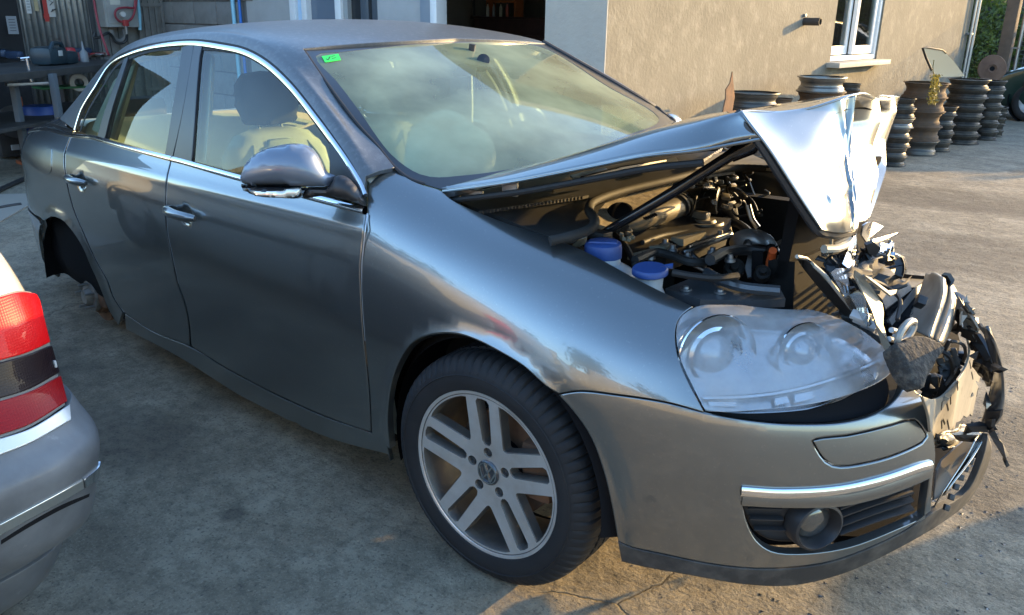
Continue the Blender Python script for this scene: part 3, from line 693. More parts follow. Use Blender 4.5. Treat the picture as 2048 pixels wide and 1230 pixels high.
# ------------------------------------------------------------------ wheels
ST,CM=R_(4.05),R_(-1.13)
WAX=Vector((math.sin(ST)*math.cos(CM),-math.cos(ST)*math.cos(CM),math.sin(CM)))
wheel=empty('front_wheel',parent=car)
def wheel_build(wheel,hub,axis):
    Rw=rotm(axis,(1,0,0)); 
    if (Rw@Vector((0,1,0))).z<0: Rw=rotm(axis,(1,0,0))
    hub=Vector(hub)
    tyre_m=mat('tyre_rubber',(.013,.0135,.0145),rough=.7,spec=.35,noise=(6,(.024,.0245,.025),.4,.75),bump=(120,.12,.001))
    prof=[(.224,.004),(.230,.012),(.245,.017),(.262,.019),(.280,.016),(.296,.006),(.305,-.003),(.3105,-.010),(.3140,-.022),(.3155,-.034),(.3155,-.058),(.3085,-.060),(.3085,-.068),(.3165,-.070),(.3175,-.098),(.310,-.100),(.310,-.108),(.3175,-.110),(.3165,-.138),(.3085,-.140),(.3085,-.148),(.3155,-.150),(.3140,-.19),(.3105,-.202),(.300,-.212),(.26,-.222),(.225,-.215)]
    def md(k,i):
        if 5<=i<=9: return -.006 if k%5==0 else 0
        if i in (10,13,14,17,18): return -.004 if (k+2*(i%3))%5==0 else 0
        return 0
    t=MB().lathe(prof,hub,Rw,360,mod=md)
    # flat where it stands
    g0=-(MC@np.array([0,0,0]))[2]
    t.v=[(x,y,max(z,.0005-x*TA+.0)) for x,y,z in t.v]
    to_=t.build('tyre',tyre_m,wheel); to_.data.set_sharp_from_angle(angle=R_(24))
    # faint raised lettering ring on the sidewall
    MB().lathe([(.268,.0185),(.270,.0205),(.272,.0185)],hub,Rw,96).build('sidewall_ring',tyre_m,wheel)
    rimd=mat('rim_paint',(.10,.092,.082),rough=.5,metal=.45,noise=(20,(.17,.14,.105),.45,.75))
    rimf=mat('rim_machined',(.74,.72,.69),rough=.36,metal=.72,coat=.4,noise=(9,(.58,.53,.47),.42,.72))
    rim=MB().lathe([(.2262,.002),(.2262,.008),(.222,.0095),(.2165,.006),(.213,-.006),(.210,-.03),(.205,-.09),(.207,-.17),(.222,-.2)],hub,Rw,96).build('rim',rimd,wheel)
    MB().lathe([(.2275,.0062),(.2268,.0098),(.2215,.0098),(.2175,.0065)],hub,Rw,96).build('rim_lip',rimf,rim)
    # spokes: a disc with five windows, five slots and five bolt holes
    rot=lambda p,a:(p[0]*math.cos(a)-p[1]*math.sin(a),p[0]*math.sin(a)+p[1]*math.cos(a))
    holes=[]
    for k in range(5):
        a=math.pi/2+k*2*math.pi/5; w=a+math.pi/5
        c=.054; s36=math.sin(math.pi/5);c36=math.cos(math.pi/5); ro=.2095
        # window between neighbouring pairs, in the frame of its middle line
        pts=[]
        along=lambda r,sg:(r*c36+sg*0+c*s36, sg*(r*s36-c*c36))
        r0=c*c36/s36
        for r in np.linspace(.2005,r0+.014,9): pts.append(along(r,1))
        q1=along(r0+.014,1);q2=along(r0+.014,-1)
        for q in (.25,.5,.75): pts.append((q1[0]+(q2[0]-q1[0])*q-.006*math.sin(q*math.pi),q1[1]+(q2[1]-q1[1])*q))
        for r in np.linspace(r0+.014,.2005,9): pts.append(along(r,-1))
        e=math.atan2(pts[-1][1],pts[-1][0]); 
        for q in np.linspace(.82,-.82,9): pts.append((ro*math.cos(e*q),ro*math.sin(e*q)))
        holes.append(np.array([rot(p,w) for p in pts]))
        sl=[]
        for r in np.linspace(.088,.198,10): sl.append((r,.0125+.06*(r-.088)))
        sl+= [(.206,.014),(.208,0),(.206,-.014)]
        for r in np.linspace(.198,.088,10): sl.append((r,-.0125-.06*(r-.088)))
        sl+=[(.079,-.007),(.077,0),(.079,.007)]
        holes.append(np.array([rot(p,a) for p in sl]))
        holes.append(np.array([rot((.056+.0115*math.cos(t),.0115*math.sin(t)),a) for t in np.linspace(0,2*math.pi,16,endpoint=False)]))
    outer=np.array([(.218*math.cos(t),.218*math.sin(t)) for t in np.linspace(0,2*math.pi,120,endpoint=False)])
    loops=[outer]+holes
    loops=[L if (area2(L)>0)==(i==0) else L[::-1] for i,L in enumerate(loops)]
    bev=.0022
    ins=[offset_loop(resample(L,.006,keep=25),bev) for L in loops]; rs_=[resample(L,.006,keep=25) for L in loops]
    def dish(p): 
        r=np.hypot(p[:,0],p[:,1]); return np.interp(r,[0,.04,.075,.15,.2,.22],[-.012,-.012,-.010,-.002,.004,.006])
    allp=np.concatenate(ins); E=[];o=0
    for L in ins: n=len(L); E+=[(o+i,o+(i+1)%n) for i in range(n)]; o+=n
    gx,gy=np.meshgrid(np.arange(-.22,.22,.009),np.arange(-.22,.22,.009)); G=np.stack([gx.ravel(),gy.ravel()],1); G=G[inside(G,ins)]; G=G[np.linalg.norm(G[:,None]-allp[None],axis=2).min(1)>.005]
    vo,_,fo,_,_,_=delaunay_2d_cdt([Vector(p) for p in np.concatenate([allp,G])],E,[],0,1e-8); vo=np.array([tuple(v) for v in vo]); fo=np.array([f for f in fo if len(f)==3]); fo=fo[inside(vo[fo].mean(1),ins)]
    W3=lambda p,d:[hub+Rw@Vector((a,b,c)) for (a,b),c in zip(p,dish(p)+d)]
    MB().add(W3(vo,0),[tuple(f) for f in fo],True).build('spoke_face',rimf,rim)
    sd_=MB()
    for L,I in zip(rs_,ins):
        n=len(L); vs=W3(I,0)+W3(L,-bev)+W3(L+(L-I)*.8,-.028); sd_.add(vs,[(q*n+i,q*n+(i+1)%n,(q+1)*n+(i+1)%n,(q+1)*n+i) for q in (0,1) for i in range(n)],True)
    sd_.build('spoke_sides',rimd,rim)
    for k in range(5):
        a=math.pi/2+k*2*math.pi/5; c=hub+Rw@Vector((.056*math.cos(a),.056*math.sin(a),-.022))
        MB().lathe([(0,.004),(.006,.004),(.0065,.008),(.0085,.008),(.0095,.0),(.011,-.01)],c,Rw,12).build('wheel_bolt',mat('bolt_steel',(.12,.12,.12),rough=.5,metal=.8),wheel)
    # centre cap with its emblem
    cc=hub+Rw@Vector((0,0,-.010))
    cap=MB().lathe([(.034,-.006),(.034,.002),(.032,.004),(.0295,.0035),(.029,.002),(0,.003)],cc,Rw,48).build('centre_cap',mat('cap_black',(.03,.032,.036),rough=.25,coat=1),wheel)
    ea=R_(-9); ring=MB().lathe([(.0295,.003),(.0295,.0055),(.0265,.0055),(.0265,.003)],cc,Rw,48)
    def bar(p,q,w=.0042):
        p,q=Vector(p).to_2d()*.0265,Vector(q).to_2d()*.0265; t=(q-p).normalized(); nn=Vector((-t.y,t.x))*w/2
        poly=[rot(x,ea) for x in (p-nn,q-nn,q+nn,p+nn)]; ring.prism(poly,lambda u,v,d:cc+Rw@Vector((u,v,d)),.003,.0055)
    bar((-.48,.88),(-.04,.10)); bar((.48,.88),(.04,.10)); bar((-.1,.13),(.1,.13),.004)
    bar((-.93,.36),(-.46,-.86)); bar((-.46,-.80),(-.03,-.06)); bar((.46,-.80),(.03,-.06)); bar((.93,.36),(.46,-.86))
    ring.build('emblem',chrome,cap)
    # brake disc and hub behind the spokes
    MB().lathe([(.06,-.075),(.145,-.075),(.145,-.10),(.06,-.10)],hub,Rw,48).build('brake_disc',rust,wheel)
    MB().lathe([(0,-.03),(.07,-.03),(.075,-.075),(.0,-.08)],hub,Rw,32).build('hub',dark,wheel)
    MB().box(hub+Rw@Vector((.12,.02,-.08)),(.09,.16,.07),Rw,.02).build('brake_caliper',rust,wheel)
    return wheel
wheel_build(wheel,(0,-.848,.304),WAX)
fw2=copy_tree(wheel,car); fw2.matrix_local=Matrix(((1,0,0,0),(0,-1,0,0),(0,0,1,0),(0,0,0,1))); 
# rear hub resting on its disc, wheel taken off
rh=empty('rear_hub',parent=car); hc_=Vector((-2.58,-.79,.247)); Rr=rotm((0.0,-1,.02),(1,0,0))
MB().lathe([(0,.03),(.032,.03),(.036,.02),(.04,.004),(.072,.004),(.074,-.006),(.072,-.02)],hc_,Rr,32).build('hub_flange',mat('worn_steel',(.26,.245,.22),rough=.5,metal=.35,noise=(25,(.15,.12,.09),.4,.7)),rh)
MB().lathe([(.05,-.02),(.085,-.022),(.088,-.05),(.128,-.05),(.130,-.06),(.128,-.066),(.05,-.066)],hc_,Rr,48).build('brake_disc',rust,rh)
for k in range(5):
    a=.4+k*2*math.pi/5; c=hc_+Rr@Vector((.056*math.cos(a),.056*math.sin(a),.0))
    MB().lathe([(0,.045),(.006,.045),(.0065,.0),(.010,0),(.010,-.01)],c,Rr,10).build('wheel_stud',mat('stud_steel',(.24,.23,.21),rough=.45,metal=.5),rh)
MB().box(hc_+Vector((.10,.05,.03)),(.09,.09,.14),None,.02).build('brake_caliper',rust,rh)
MB().tube([hc_+Vector((.02,.06,0)),hc_+Vector((.25,.25,.05)),hc_+Vector((.45,.3,.08))],.03,8).build('trailing_arm',dark,rh)
MB().tube([hc_+Vector((.0,.10,.02)),hc_+Vector((-.02,.14,.35))],.035,10).build('shock_absorber',dark,rh)
# wheel house liners, underbody, inner shell
for sg in (-1,1):
    for cx,cz,r,a1_ in ((0,.304,.385,math.pi+.25),(-2.60,.265,.39,math.pi-.02)):
        Rl=rotm((0,sg,0),(1,0,0))
        q=MB(); q.lathe([(r-.03,.84),(r,.80),(r,.56)],(cx,0,cz),Rl,40,a0=-.1,a1=a1_); q.lathe([(r,.56),(0,.56)],(cx,0,cz),Rl,40,a0=-.1,a1=a1_)
        if sg>0: q.v=[(x,y,z) for x,y,z in q.v]
        q.build('wheel_liner',dark,car)
MB().box((-1.45,0,.23),(1.95,1.56,.06)).box((-3.2,0,.34),(.5,1.3,.06)).build('floor_pan',dark,car)
ish=np.array([NL.st(s,t) for s,t in ((.30,.1),(.99,.1),(.99,.93),(.30,.97))])
for mi in (False,True):
    panel(NL,'door_lining',[ish],mat('door_lining_beige',(.42,.42,.34),rough=.9),car,h=.08,off=-.075,mirror=mi)
    panel(NL,'inner_shell',[ish],dark,car,h=.08,off=-.045,mirror=mi)
# ------------------------------------------------------------------ bonnet: hinged up, folded across the middle
def V3(t):  # (px,py,y) -> car-frame point on the plane y
    return cat_(t[0],t[1],1,t[2])
E_=[V3(q) for q in ((884,380,-.70),(965,369,-.695),(1045,357,-.69),(1192,328,-.67),(1289,309,-.65),(1390,298,-.62),(1460,285,-.58),(1522,274,-.555))]
C_=[V3(q) for q in ((890,376,-.685),(975,352,-.63),(1060,331,-.61),(1200,292,-.58),(1295,264,-.56),(1385,245,-.55),(1440,232,-.55),(1482,222,-.55))]
n=len(E_)
rows=[]
far=[Vector((-.42,.68,1.045)),Vector((-.30,.68,1.075)),Vector((-.19,.675,1.095)),Vector((-.02,.66,1.125)),Vector((.10,.64,1.145)),Vector((.23,.60,1.165)),Vector((.33,.57,1.178)),Vector((.43,.54,1.185))]
mid=[Vector((-.235,0,1.035)),Vector((-.15,0,1.06)),Vector((-.06,0,1.085)),Vector((.12,-.0,1.125)),Vector((.24,-.02,1.158)),Vector((.36,-.03,1.185)),Vector((.45,-.04,1.203)),Vector((.525,-.05,1.216))]
for i in range(n):
    q=C_[i]*.62+mid[i]*.38; q.z+=.004
    q3=mid[i]*.5+far[i]*.5; q3.z+=.006*(1-i/n)
    rows.append([E_[i],E_[i]*.45+C_[i]*.55+Vector((0,-.006,.004)),C_[i],q,mid[i],q3,far[i]])
_r0=[V3(q) for q in ((1482,222,-.55),(1580,220,-.40),(1712,189,-.22),(1755,197,.05),(1800,193,.46))]
rows[-1]=[E_[-1],E_[-1]*.45+C_[-1]*.55,C_[-1],_r0[1],_r0[2],_r0[3],_r0[4]]
for c_ in (3,4,5,6): rows[-2][c_]=rows[-3][c_]*.5+rows[-1][c_]*.5
def patch(rows,n=40,m=40):
    net=np.array([[tuple(p) for p in r] for r in rows],float)
    return np.einsum('ai,ijk,bj->abk',spl(knots(net,0),np.linspace(0,1,n)),net,spl(knots(net,1),np.linspace(0,1,m)))
hood=MB(); HP1=patch(rows,50,50)
ch=np.linspace(0,1,50)[:,None]; 
HP1[:,:,2]+=.004*np.sin(ch*9+np.linspace(0,7,50)[None]*1.3)*np.clip(ch-.35,0,1)
hood.grid(HP1)
fn_rows=[ # near half of the folded front face: ridge first, bottom last; near edge to crease
 [(1482,222,-.55),(1520,224,-.485),(1580,220,-.40),(1640,209,-.32),(1690,194,-.25),(1712,189,-.22)],
 [(1504,252,-.56),(1545,262,-.49),(1600,266,-.41),(1652,262,-.325),(1690,256,-.255),(1704,255,-.23)],
 [(1533,290,-.555),(1575,310,-.49),(1622,318,-.41),(1662,318,-.34),(1692,316,-.275),(1702,315,-.25)],
 [(1582,366,-.53),(1618,378,-.47),(1650,384,-.41),(1680,386,-.345),(1703,385,-.29),(1712,382,-.27)],
 [(1628,436,-.50),(1652,441,-.455),(1672,443,-.41),(1692,442,-.36),(1708,440,-.31),(1717,436,-.285)],
 [(1646,460,-.485),(1662,465,-.44),(1680,467,-.40),(1695,465,-.355),(1708,462,-.31),(1716,457,-.29)]]
fn=[[V3(q) for q in r] for r in fn_rows]
for r,k in zip(fn,(0,.5,1,1,.6,.2)):
    for j,b in enumerate((0,.012,.022,.016,-.004,0)): r[j]=r[j]+Vector((b*k*.8,-b*k*.4,b*k*.2))
ff_rows=[ # far half: crease to far edge
 [(1712,189,-.22),(1730,190,-.08),(1755,197,.05),(1768,192,.18),(1785,191,.34),(1800,193,.46)],
 [(1704,255,-.23),(1724,248,-.09),(1746,238,.04),(1764,218,.20),(1780,222,.34),(1790,226,.44)],
 [(1702,315,-.25),(1718,300,-.12),(1736,290,.02),(1750,278,.19),(1764,282,.30),(1772,288,.40)],
 [(1712,382,-.27),(1726,360,-.14),(1740,345,-.0),(1750,335,.17),(1759,338,.26),(1763,345,.32)],
 [(1717,436,-.285),(1726,420,-.17),(1734,405,-.05),(1741,395,.11),(1747,394,.17),(1750,396,.21)],
 [(1716,457,-.29),(1722,448,-.2),(1727,442,-.12),(1731,438,-.04),(1734,436,.03),(1736,434,.09)]]
ff_=[[V3(q) for q in r] for r in ff_rows]
for i,r in enumerate(ff_):
    for j in range(1,5): r[j]=r[j]+Vector(((-.05,.022,-.045,.02)[(j-1)]*((.3 if i in(0,5) else 1)*(1 if i%2 else .55)),0,0))
FNP=patch(fn,60,60); uu_=np.linspace(0,1,60)[:,None]; vv_=np.linspace(0,1,60)[None]
tri=lambda x:np.abs((x%2)-1)
rdg=.006*np.clip(1-np.abs(vv_-.80-.10*np.sin(uu_*3))/.05,0,1)+.004*np.clip(1-np.abs(uu_-.78+.22*vv_)/.035,0,1)*(vv_>.35)-.005*np.clip(1-np.abs(vv_-.93+.12*uu_)/.04,0,1)+.0012*np.sin(uu_*23+vv_*17)*vv_
FNP=FNP+rdg[:,:,None]*np.array([.8,-.5,.3]); hood.grid(FNP)
def facets(rows,n,m):
    A=np.array([[tuple(p) for p in r] for r in rows],float); a,b=A.shape[:2]
    si,sj=np.linspace(0,a-1,n),np.linspace(0,b-1,m); sm=lambda q,k:(lambda i,f:(i,np.clip((f-.5)*1.0+.5,0,1)))(np.minimum(q.astype(int),k-2),q-np.minimum(q.astype(int),k-2))
    i,fi=sm(si,a); j,fj=sm(sj,b); fi=fi[:,None,None];fj=fj[None,:,None]
    return (1-fi)*(1-fj)*A[i][:,j]+fi*(1-fj)*A[i+1][:,j]+(1-fi)*fj*A[i][:,j+1]+fi*fj*A[i+1][:,j+1]
hood.grid(.85*facets(ff_,46,41)+.15*patch(ff_,46,41))
hpaint=mat('bonnet_paint',(.20,.205,.20),rough=.30,metal=.85,coat=1.,coat_rough=.04,noise=(3,(.22,.22,.215),.3,.75))
hd_o=hood.build('bonnet',paint,car,weld=True,solid=.004)
hd_o.modifiers['solid'].offset=-1
# inner skin of the bonnet and its edge seal
inn=MB()
hi=patch(rows,20,20); hi[:,:,2]-=.030; hi=hi[:,2:-1]; inn.grid(hi)
a=patch(fn,16,16); b_=facets(ff_,16,16); inn.grid((a+np.array([-.035,.01,-.01]))[:,1:]); inn.grid((b_+np.array([-.035,.01,-.01])))
inn.build('bonnet_lining',dark,car)
ed=MB().tube([p+Vector((0,.004,-.004)) for p in cr3(E_,6)],.0045,8); ed.build('bonnet_edge',paint,car)
MB().tube([p+Vector((0.01,.02,-.03)) for p in cr3(E_[:6],6)],.008,8).build('bonnet_seal',rubber,car)
ed2=MB().tube([p+Vector((-.014,.012,-.006)) for p in cr3([fn[i][0] for i in range(6)]+[fn[5][j] for j in range(1,6)],6)],.011,8); ed2.build('bonnet_hem',black,car)
# prop rod
MB().tube([V3((1168,487,-.50)),V3((1215,462,-.50)),V3((1350,382,-.46)),V3((1470,305,-.42))],[.011,.012,.0135,.0135],10).tube([V3((1462,312,-.42)),V3((1500,290,-.41)),V3((1522,276,-.41))],[.016,.024,.014],10).build('bonnet_strut',gloss_black,car)
# hinge
MB().box(V3((905,392,-.655)),(.06,.006,.05),None,.002).build('bonnet_hinge',steel,car); MB().box(V3((938,386,-.655)),(.10,.008,.02),None,.002).build('hinge_arm',steel,car); MB().box(V3((1020,378,-.655)),(.05,.008,.035),None,.002).build('bonnet_bracket',steel,car)

# ------------------------------------------------------------------ engine bay
def Z(px,py,z): return cat_(px,py,2,z)
def X(px,py,x): return cat_(px,py,0,x)
def slab(name,pts,m,th,parent=car,noise=0):
    """plate with the given outline of 3d points and real thickness"""
    P=[Vector(p) for p in pts]; c=sum(P,Vector())/len(P); nn=Vector()
    for i in range(len(P)): nn+=(P[i]-c).cross(P[(i+1)%len(P)]-c)
    nn.normalize(); 
    if noise:
        P=[p+nn*random.uniform(-noise,noise) for p in P]
    ux=(P[1]-P[0]).normalized(); ux=(ux-nn*ux.dot(nn)).normalized(); uy=nn.cross(ux); h=[(p-c).dot(nn) for p in P]
    poly=[((p-c).dot(ux),(p-c).dot(uy)) for p in P]; idx={poly[i]:h[i] for i in range(len(P))}
    mb=MB(); mb.prism(poly,lambda u,v,d:c+ux*u+uy*v+nn*(d+idx[(u,v)]),-th/2,th/2)
    return mb.build(name,m,parent)
bay=mat('engine_bay_dark',(.014,.0135,.013),rough=.9,spec=.12,noise=(8,(.028,.026,.023),.45,.8))
bay2=mat('engine_plastic',(.020,.019,.018),rough=.6,spec=.3,noise=(12,(.042,.038,.031),.5,.85))
mb=MB().box((.16,0,.36),(1.0,1.16,.04)).box((-.36,0,.65),(.04,1.24,.50)).box((.0,.60,.60),(.66,.06,.42)).box((.02,-.655,.52),(.70,.02,.32))
mb.build('engine_bay',bay,car)
# strut tower / inner wing, front apron in body colour
apron=mat('apron_paint',(.075,.082,.088),rough=.5,metal=.4,coat=.4)
slab('front_apron',[Z(1330,585,.775),Z(1420,548,.775),Z(1470,566,.775),Z(1520,582,.775),Z(1560,586,.775),Z(1570,606,.76),Z(1500,609,.765),Z(1400,607,.775)],apron,.02)
MB().tube(cr3([Z(1415,545,.80),Z(1440,560,.80),Z(1490,575,.80),Z(1560,582,.80)],5),.013,8).build('apron_flange',apron,car)
for px,py in ((1372,577),(1440,583)): MB().lathe([(0,.006),(.007,.006),(.008,.0),(.014,0),(.014,-.004)],Z(px,py,.79),None,12).build('bolt',steel,car)
# cowl tray with its vent slots
slab('cowl_tray',[Z(900,400,.93),Z(1040,360,.93),Z(1300,318,.935),Z(1470,300,.94),Z(1470,345,.93),Z(1345,362,.925),Z(1255,385,.92),Z(1196,402,.915),Z(1176,425,.905),Z(1184,455,.90),Z(1150,482,.89),Z(1100,478,.89),Z(1000,438,.91)],bay2,.01)
cow=MB()
for k in range(30):
    q=k/29; cow.box(Z(965+205*q,424-30*q,.929),(.004,.028,.008))
cow.build('vent_slats',black,car)
for a0,b0,a1,b1 in ((1395,332,1440,304),(1455,328,1472,316)):
    q=MB()
    for k in range(12): 
        t=k/11; q.tube([Z(a0+(a1-a0)*t,b0+(b1-b0)*t,.95),Z(a0+(a1-a0)*t+5,b0+(b1-b0)*t-9,.955)],.0022,5)
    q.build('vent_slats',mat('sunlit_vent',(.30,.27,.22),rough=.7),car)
slab('wiper_cover',[Z(1390,342,.945),Z(1420,312,.95),Z(1480,300,.955),Z(1545,330,.95),Z(1545,340,.945),Z(1440,330,.94)],mat('dust_grey',(.20,.18,.14),rough=.75,noise=(12,(.30,.27,.21),.4,.7)),.008)
slab('cowl_panel',[Z(1312,325,.96),Z(1352,316,.965),Z(1358,326,.962),Z(1318,336,.957)],mat('cowl_blue_grey',(.20,.23,.27),rough=.3,coat=.5),.006)
slab('cowl_panel',[Z(1140,352,.965),Z(1210,336,.97),Z(1222,346,.967),Z(1180,362,.962),Z(1150,360,.963)],mat('cowl_blue_grey',(.2,.2,.2)),.006)
MB().tube([Z(1165,358,.985),Z(1240,338,.99),Z(1330,322,.99)],[.009,.008,.006],8).build('wiper_arm',black,car)
# rubber bulkhead seal, ribbed
sp=cr3([Z(1100,482,.90),Z(1150,470,.91),Z(1184,456,.915),Z(1189,438,.92),Z(1178,420,.925),Z(1190,402,.93),Z(1245,382,.935),Z(1330,362,.94),Z(1400,345,.945),Z(1470,336,.945),Z(1550,338,.945)],14)
MB().tube(sp,[.0125 if i%2 else .0116 for i in range(len(sp))],10,smooth=False).build('bulkhead_seal',mat('seal_rubber',(.028,.026,.023),rough=.7,spec=.25),car)
# felt insulation with a dark opening
felt=mat('felt_insulation',(.17,.14,.10),rough=1,noise=(40,(.33,.28,.20),.35,.65),bump=(120,.8,.004))
slab('felt_insulation',[Z(1192,452,.87),Z(1196,425,.89),Z(1210,410,.90),Z(1262,392,.905),Z(1345,370,.91),Z(1330,395,.895),Z(1262,440,.87),Z(1215,458,.86)],felt,.012)
MB().lathe([(0,.008),(.03,.008),(.036,.003),(.036,-.01)],Z(1240,424,.89),rotm((.25,-.5,.8)),24).build('bulkhead_grommet',gloss_black,car)
# intake pipe, corrugated hose
ip=[Z(1248,452,.855),Z(1275,442,.862),Z(1310,430,.868),Z(1345,418,.872),Z(1362,412,.873)]
grime=mat('grimy_pipe',(.13,.115,.09),rough=.48,metal=.2,noise=(14,(.24,.21,.16),.35,.7))
MB().tube(ip,[.020,.030,.034,.036,.037],16).build('intake_pipe',grime,car)
q=MB()
for k in range(6): q.box(Z(1290+k*4.2,437-k*1.6,.897),(.004,.012,.004),rotm((.1,-.3,.9),(.3,1,0)))
q.build('pipe_ribs',bay,car)
for k,(a,b) in enumerate(((1352,416),(1358,413),(1364,411))): MB().tube([Z(a,b,.873),Z(a+3,b-1.2,.873)],.041,16).build('hose_clamp',bay2,car)
h0,h1,h2=Z(1368,409,.873),Z(1405,400,.885),Z(1438,402,.885); hp=cr3([h0,h1,h2],22)
MB().tube(hp,[.040 if i%2 else .0345 for i in range(len(hp))],16,smooth=False).build('corrugated_hose',mat('hose_black',(.045,.042,.036),rough=.45),car)
MB().tube([h2,Z(1455,412,.86),Z(1465,440,.80)],[.03,.028,.02],12).build('hose_elbow',bay2,car)
# engine cover, ribs
slab('engine_cover',[Z(1240,505,.80),Z(1300,470,.82),Z(1370,445,.83),Z(1460,452,.82),Z(1455,475,.80),Z(1400,500,.79),Z(1330,530,.78),Z(1268,530,.78)],bay2,.05)
gold=mat('sunlit_cover_rib',(.20,.18,.13),rough=.5,noise=(10,(.3,.27,.2),.4,.7))  # engine cover ridges: the sun on them is put into this tan
slab('sunlit_cover_rib',[Z(1342,481,.825),Z(1405,468,.833),Z(1412,471,.833),Z(1367,486,.825)],gold,.02)
slab('sunlit_cover_rib',[Z(1298,499,.82),Z(1345,493,.825),Z(1330,501,.82)],gold,.02)
slab('sunlit_cover_rib',[Z(1255,514,.815),Z(1300,502,.82),Z(1296,507,.818),Z(1262,516,.813)],gold,.014)
slab('sunlit_cover_rib',[Z(1428,460,.815),Z(1463,453,.82),Z(1448,463,.812),Z(1436,466,.81)],gold,.012)
# oil filler cap
oc=Z(1408,446,.835)
MB().lathe([(0,.012),(.030,.012),(.036,.006),(.038,-.02)],oc,None,24).build('oil_filler_cap',grime,car)
MB().box(oc+Vector((-.012,.0,.020)),(.05,.026,.026),None,.006).build('cap_grip',grime,car)
MB().tube([oc+Vector((.052*math.cos(t),.052*math.sin(t),.0)) for t in np.linspace(-2.6,2.2,20)],.007,6).build('cap_ring',grime,car)
# reservoirs with blue caps
bluecap=mat('blue_cap',(.020,.055,.20),rough=.5,noise=(9,(.035,.08,.25),.4,.7))
milk=mat('translucent_white_tank',(.34,.36,.37),rough=.45,noise=(5,(.24,.25,.25),.4,.7))
c1_=Z(1206,507,.855)
MB().lathe([(.0,.030),(.036,.030),(.043,.026),(.046,.018),(.0455,-.008),(.042,-.014)],c1_,rotm((.03,-.05,1)),28,mod=lambda k,i:(-.002 if k%2 and i>2 else 0)).build('reservoir_cap',bluecap,car)
MB().box(c1_+Vector((0,0,.026)),(.070,.034,.014),rotm((0,0,1),(.8,.5,0)),.005).build('cap_grip',bluecap,car)
MB().lathe([(.034,.0),(.036,-.012),(.062,-.026),(.078,-.05),(.082,-.08),(.07,-.13)],c1_+Vector((.012,-.004,-.008)),None,28).build('coolant_tank',milk,car)
c2_=Z(1300,541,.838)
MB().lathe([(0,.008),(.038,.008),(.042,.003),(.042,-.006),(.036,-.010)],c2_,rotm((.05,-.1,1)),28).build('washer_cap',bluecap,car)
d_=(Z(1345,535,.842)-c2_)
slab('cap_tab',[c2_+Vector((0,.014,.004)),c2_+d_*.9+Vector((0,.012,.006)),c2_+d_*1.02,c2_+d_*.9-Vector((0,.012,-.004)),c2_-Vector((0,.014,-.002))],bluecap,.006)
MB().lathe([(.032,-.006),(.030,-.04),(.045,-.07)],c2_,None,24).build('washer_neck',milk,car)
# metal pipes
mpipe=mat('zinc_pipe',(.25,.26,.27),rough=.35,metal=1)
for dy in (0,7):
    MB().tube(cr3([Z(1462,470-dy*.4,.835),Z(1420,486-dy,.835),Z(1380,500-dy*1.1,.83),Z(1364+dy*2,506-dy,.825),Z(1372+dy*2,518-dy,.815),Z(1390+dy*2.1,531-dy*.5,.80),Z(1408,540-dy,.79)],5),.007,8).build('coolant_pipe',mpipe,car)
# heat shield arc
hs=[];
for px,py,z in ((1459,487,.80),(1464,472,.83),(1478,462,.85),(1500,458,.86),(1525,462,.855),(1545,475,.845),(1552,492,.83)):
    p=Z(px,py,z); hs.append([p,p+Vector((.035,-.02,-.032))])
hsg=patch(hs,24,3) if False else np.array([[tuple(q) for q in r] for r in hs])
hg=np.stack([np.array(cr3([r[k] for r in hs],6)) for k in (0,1)],1)
MB().grid(hg).build('heat_shield',mat('heat_shield_metal',(.50,.48,.46),rough=.45,metal=.7,noise=(14,(.28,.26,.25),.4,.7)),car,solid=.003)
slab('bracket_plate',[Z(1497,505,.80),Z(1525,500,.80),Z(1546,506,.80),Z(1538,545,.75),Z(1530,560,.735),Z(1495,556,.735),Z(1490,535,.76)],mat('bracket_grey',(.42,.40,.38),rough=.5,metal=.6,noise=(10,(.22,.2,.19),.4,.7)),.008)
for px,py,r in ((1468,538,.026),(1524,548,.02)): MB().lathe([(0,.02),(r*.4,.02),(r*.45,.006),(r*.8,.006),(r,.012),(r*1.02,-.01)],Z(px,py,.785),rotm((.35,-.55,.6)),20).build('pulley',bay2,car)
dk=mat('orange_plastic',(.55,.10,.025),rough=.45)
MB().tube([Z(1546,501,.845),Z(1543,515,.82),Z(1536,535,.79),Z(1533,545,.78)],[.010,.011,.009,.004],10).build('dipstick_handle',dk,car)
MB().tube(cr3([Z(1496,410,.90),Z(1500,425,.88),Z(1505,440,.86),Z(1516,455,.84)],5),.008,8).build('breather_pipe',mpipe,car)
# tangle of wires and clips in the back of the bay
rw=random.Random(5)
for k in range(26):
    px,py=rw.uniform(1375,1500),rw.uniform(345,420); z=rw.uniform(.82,.92); p=Z(px,py,z)
    pts=[p]
    for j in range(4): p=p+Vector((rw.uniform(-.05,.05),rw.uniform(-.05,.05),rw.uniform(-.05,.02))); pts.append(p)
    MB().tube(cr3(pts,4),rw.choice((.003,.004,.006)),6).build('wire',rw.choice((bay2,bay2,grime)),car)
for k in range(22):
    px,py=rw.uniform(1370,1470),rw.uniform(352,415); p=Z(px,py,rw.uniform(.86,.92))
    MB().box(p,(rw.uniform(.01,.035),rw.uniform(.01,.03),rw.uniform(.008,.02)),rotm((rw.uniform(-.5,.5),rw.uniform(-.5,.5),1),(rw.uniform(-1,1),1,0)),.003).build('connector',rw.choice((grime,gold,bay2,milk)),car)
for k in range(12):
    px,py=rw.uniform(1240,1265),rw.uniform(452,480); p=Z(px,py,.85)
    MB().box(p,(.012,.01,.01),rotm((rw.uniform(-.5,.5),rw.uniform(-.5,.5),1),(rw.uniform(-1,1),1,0)),.002).build('connector',rw.choice((gold,grime)),car)
slab('torn_bracket',[Z(1144,490,.87),Z(1155,478,.89),Z(1175,472,.90),Z(1172,486,.88),Z(1150,495,.86)],gold,.006)
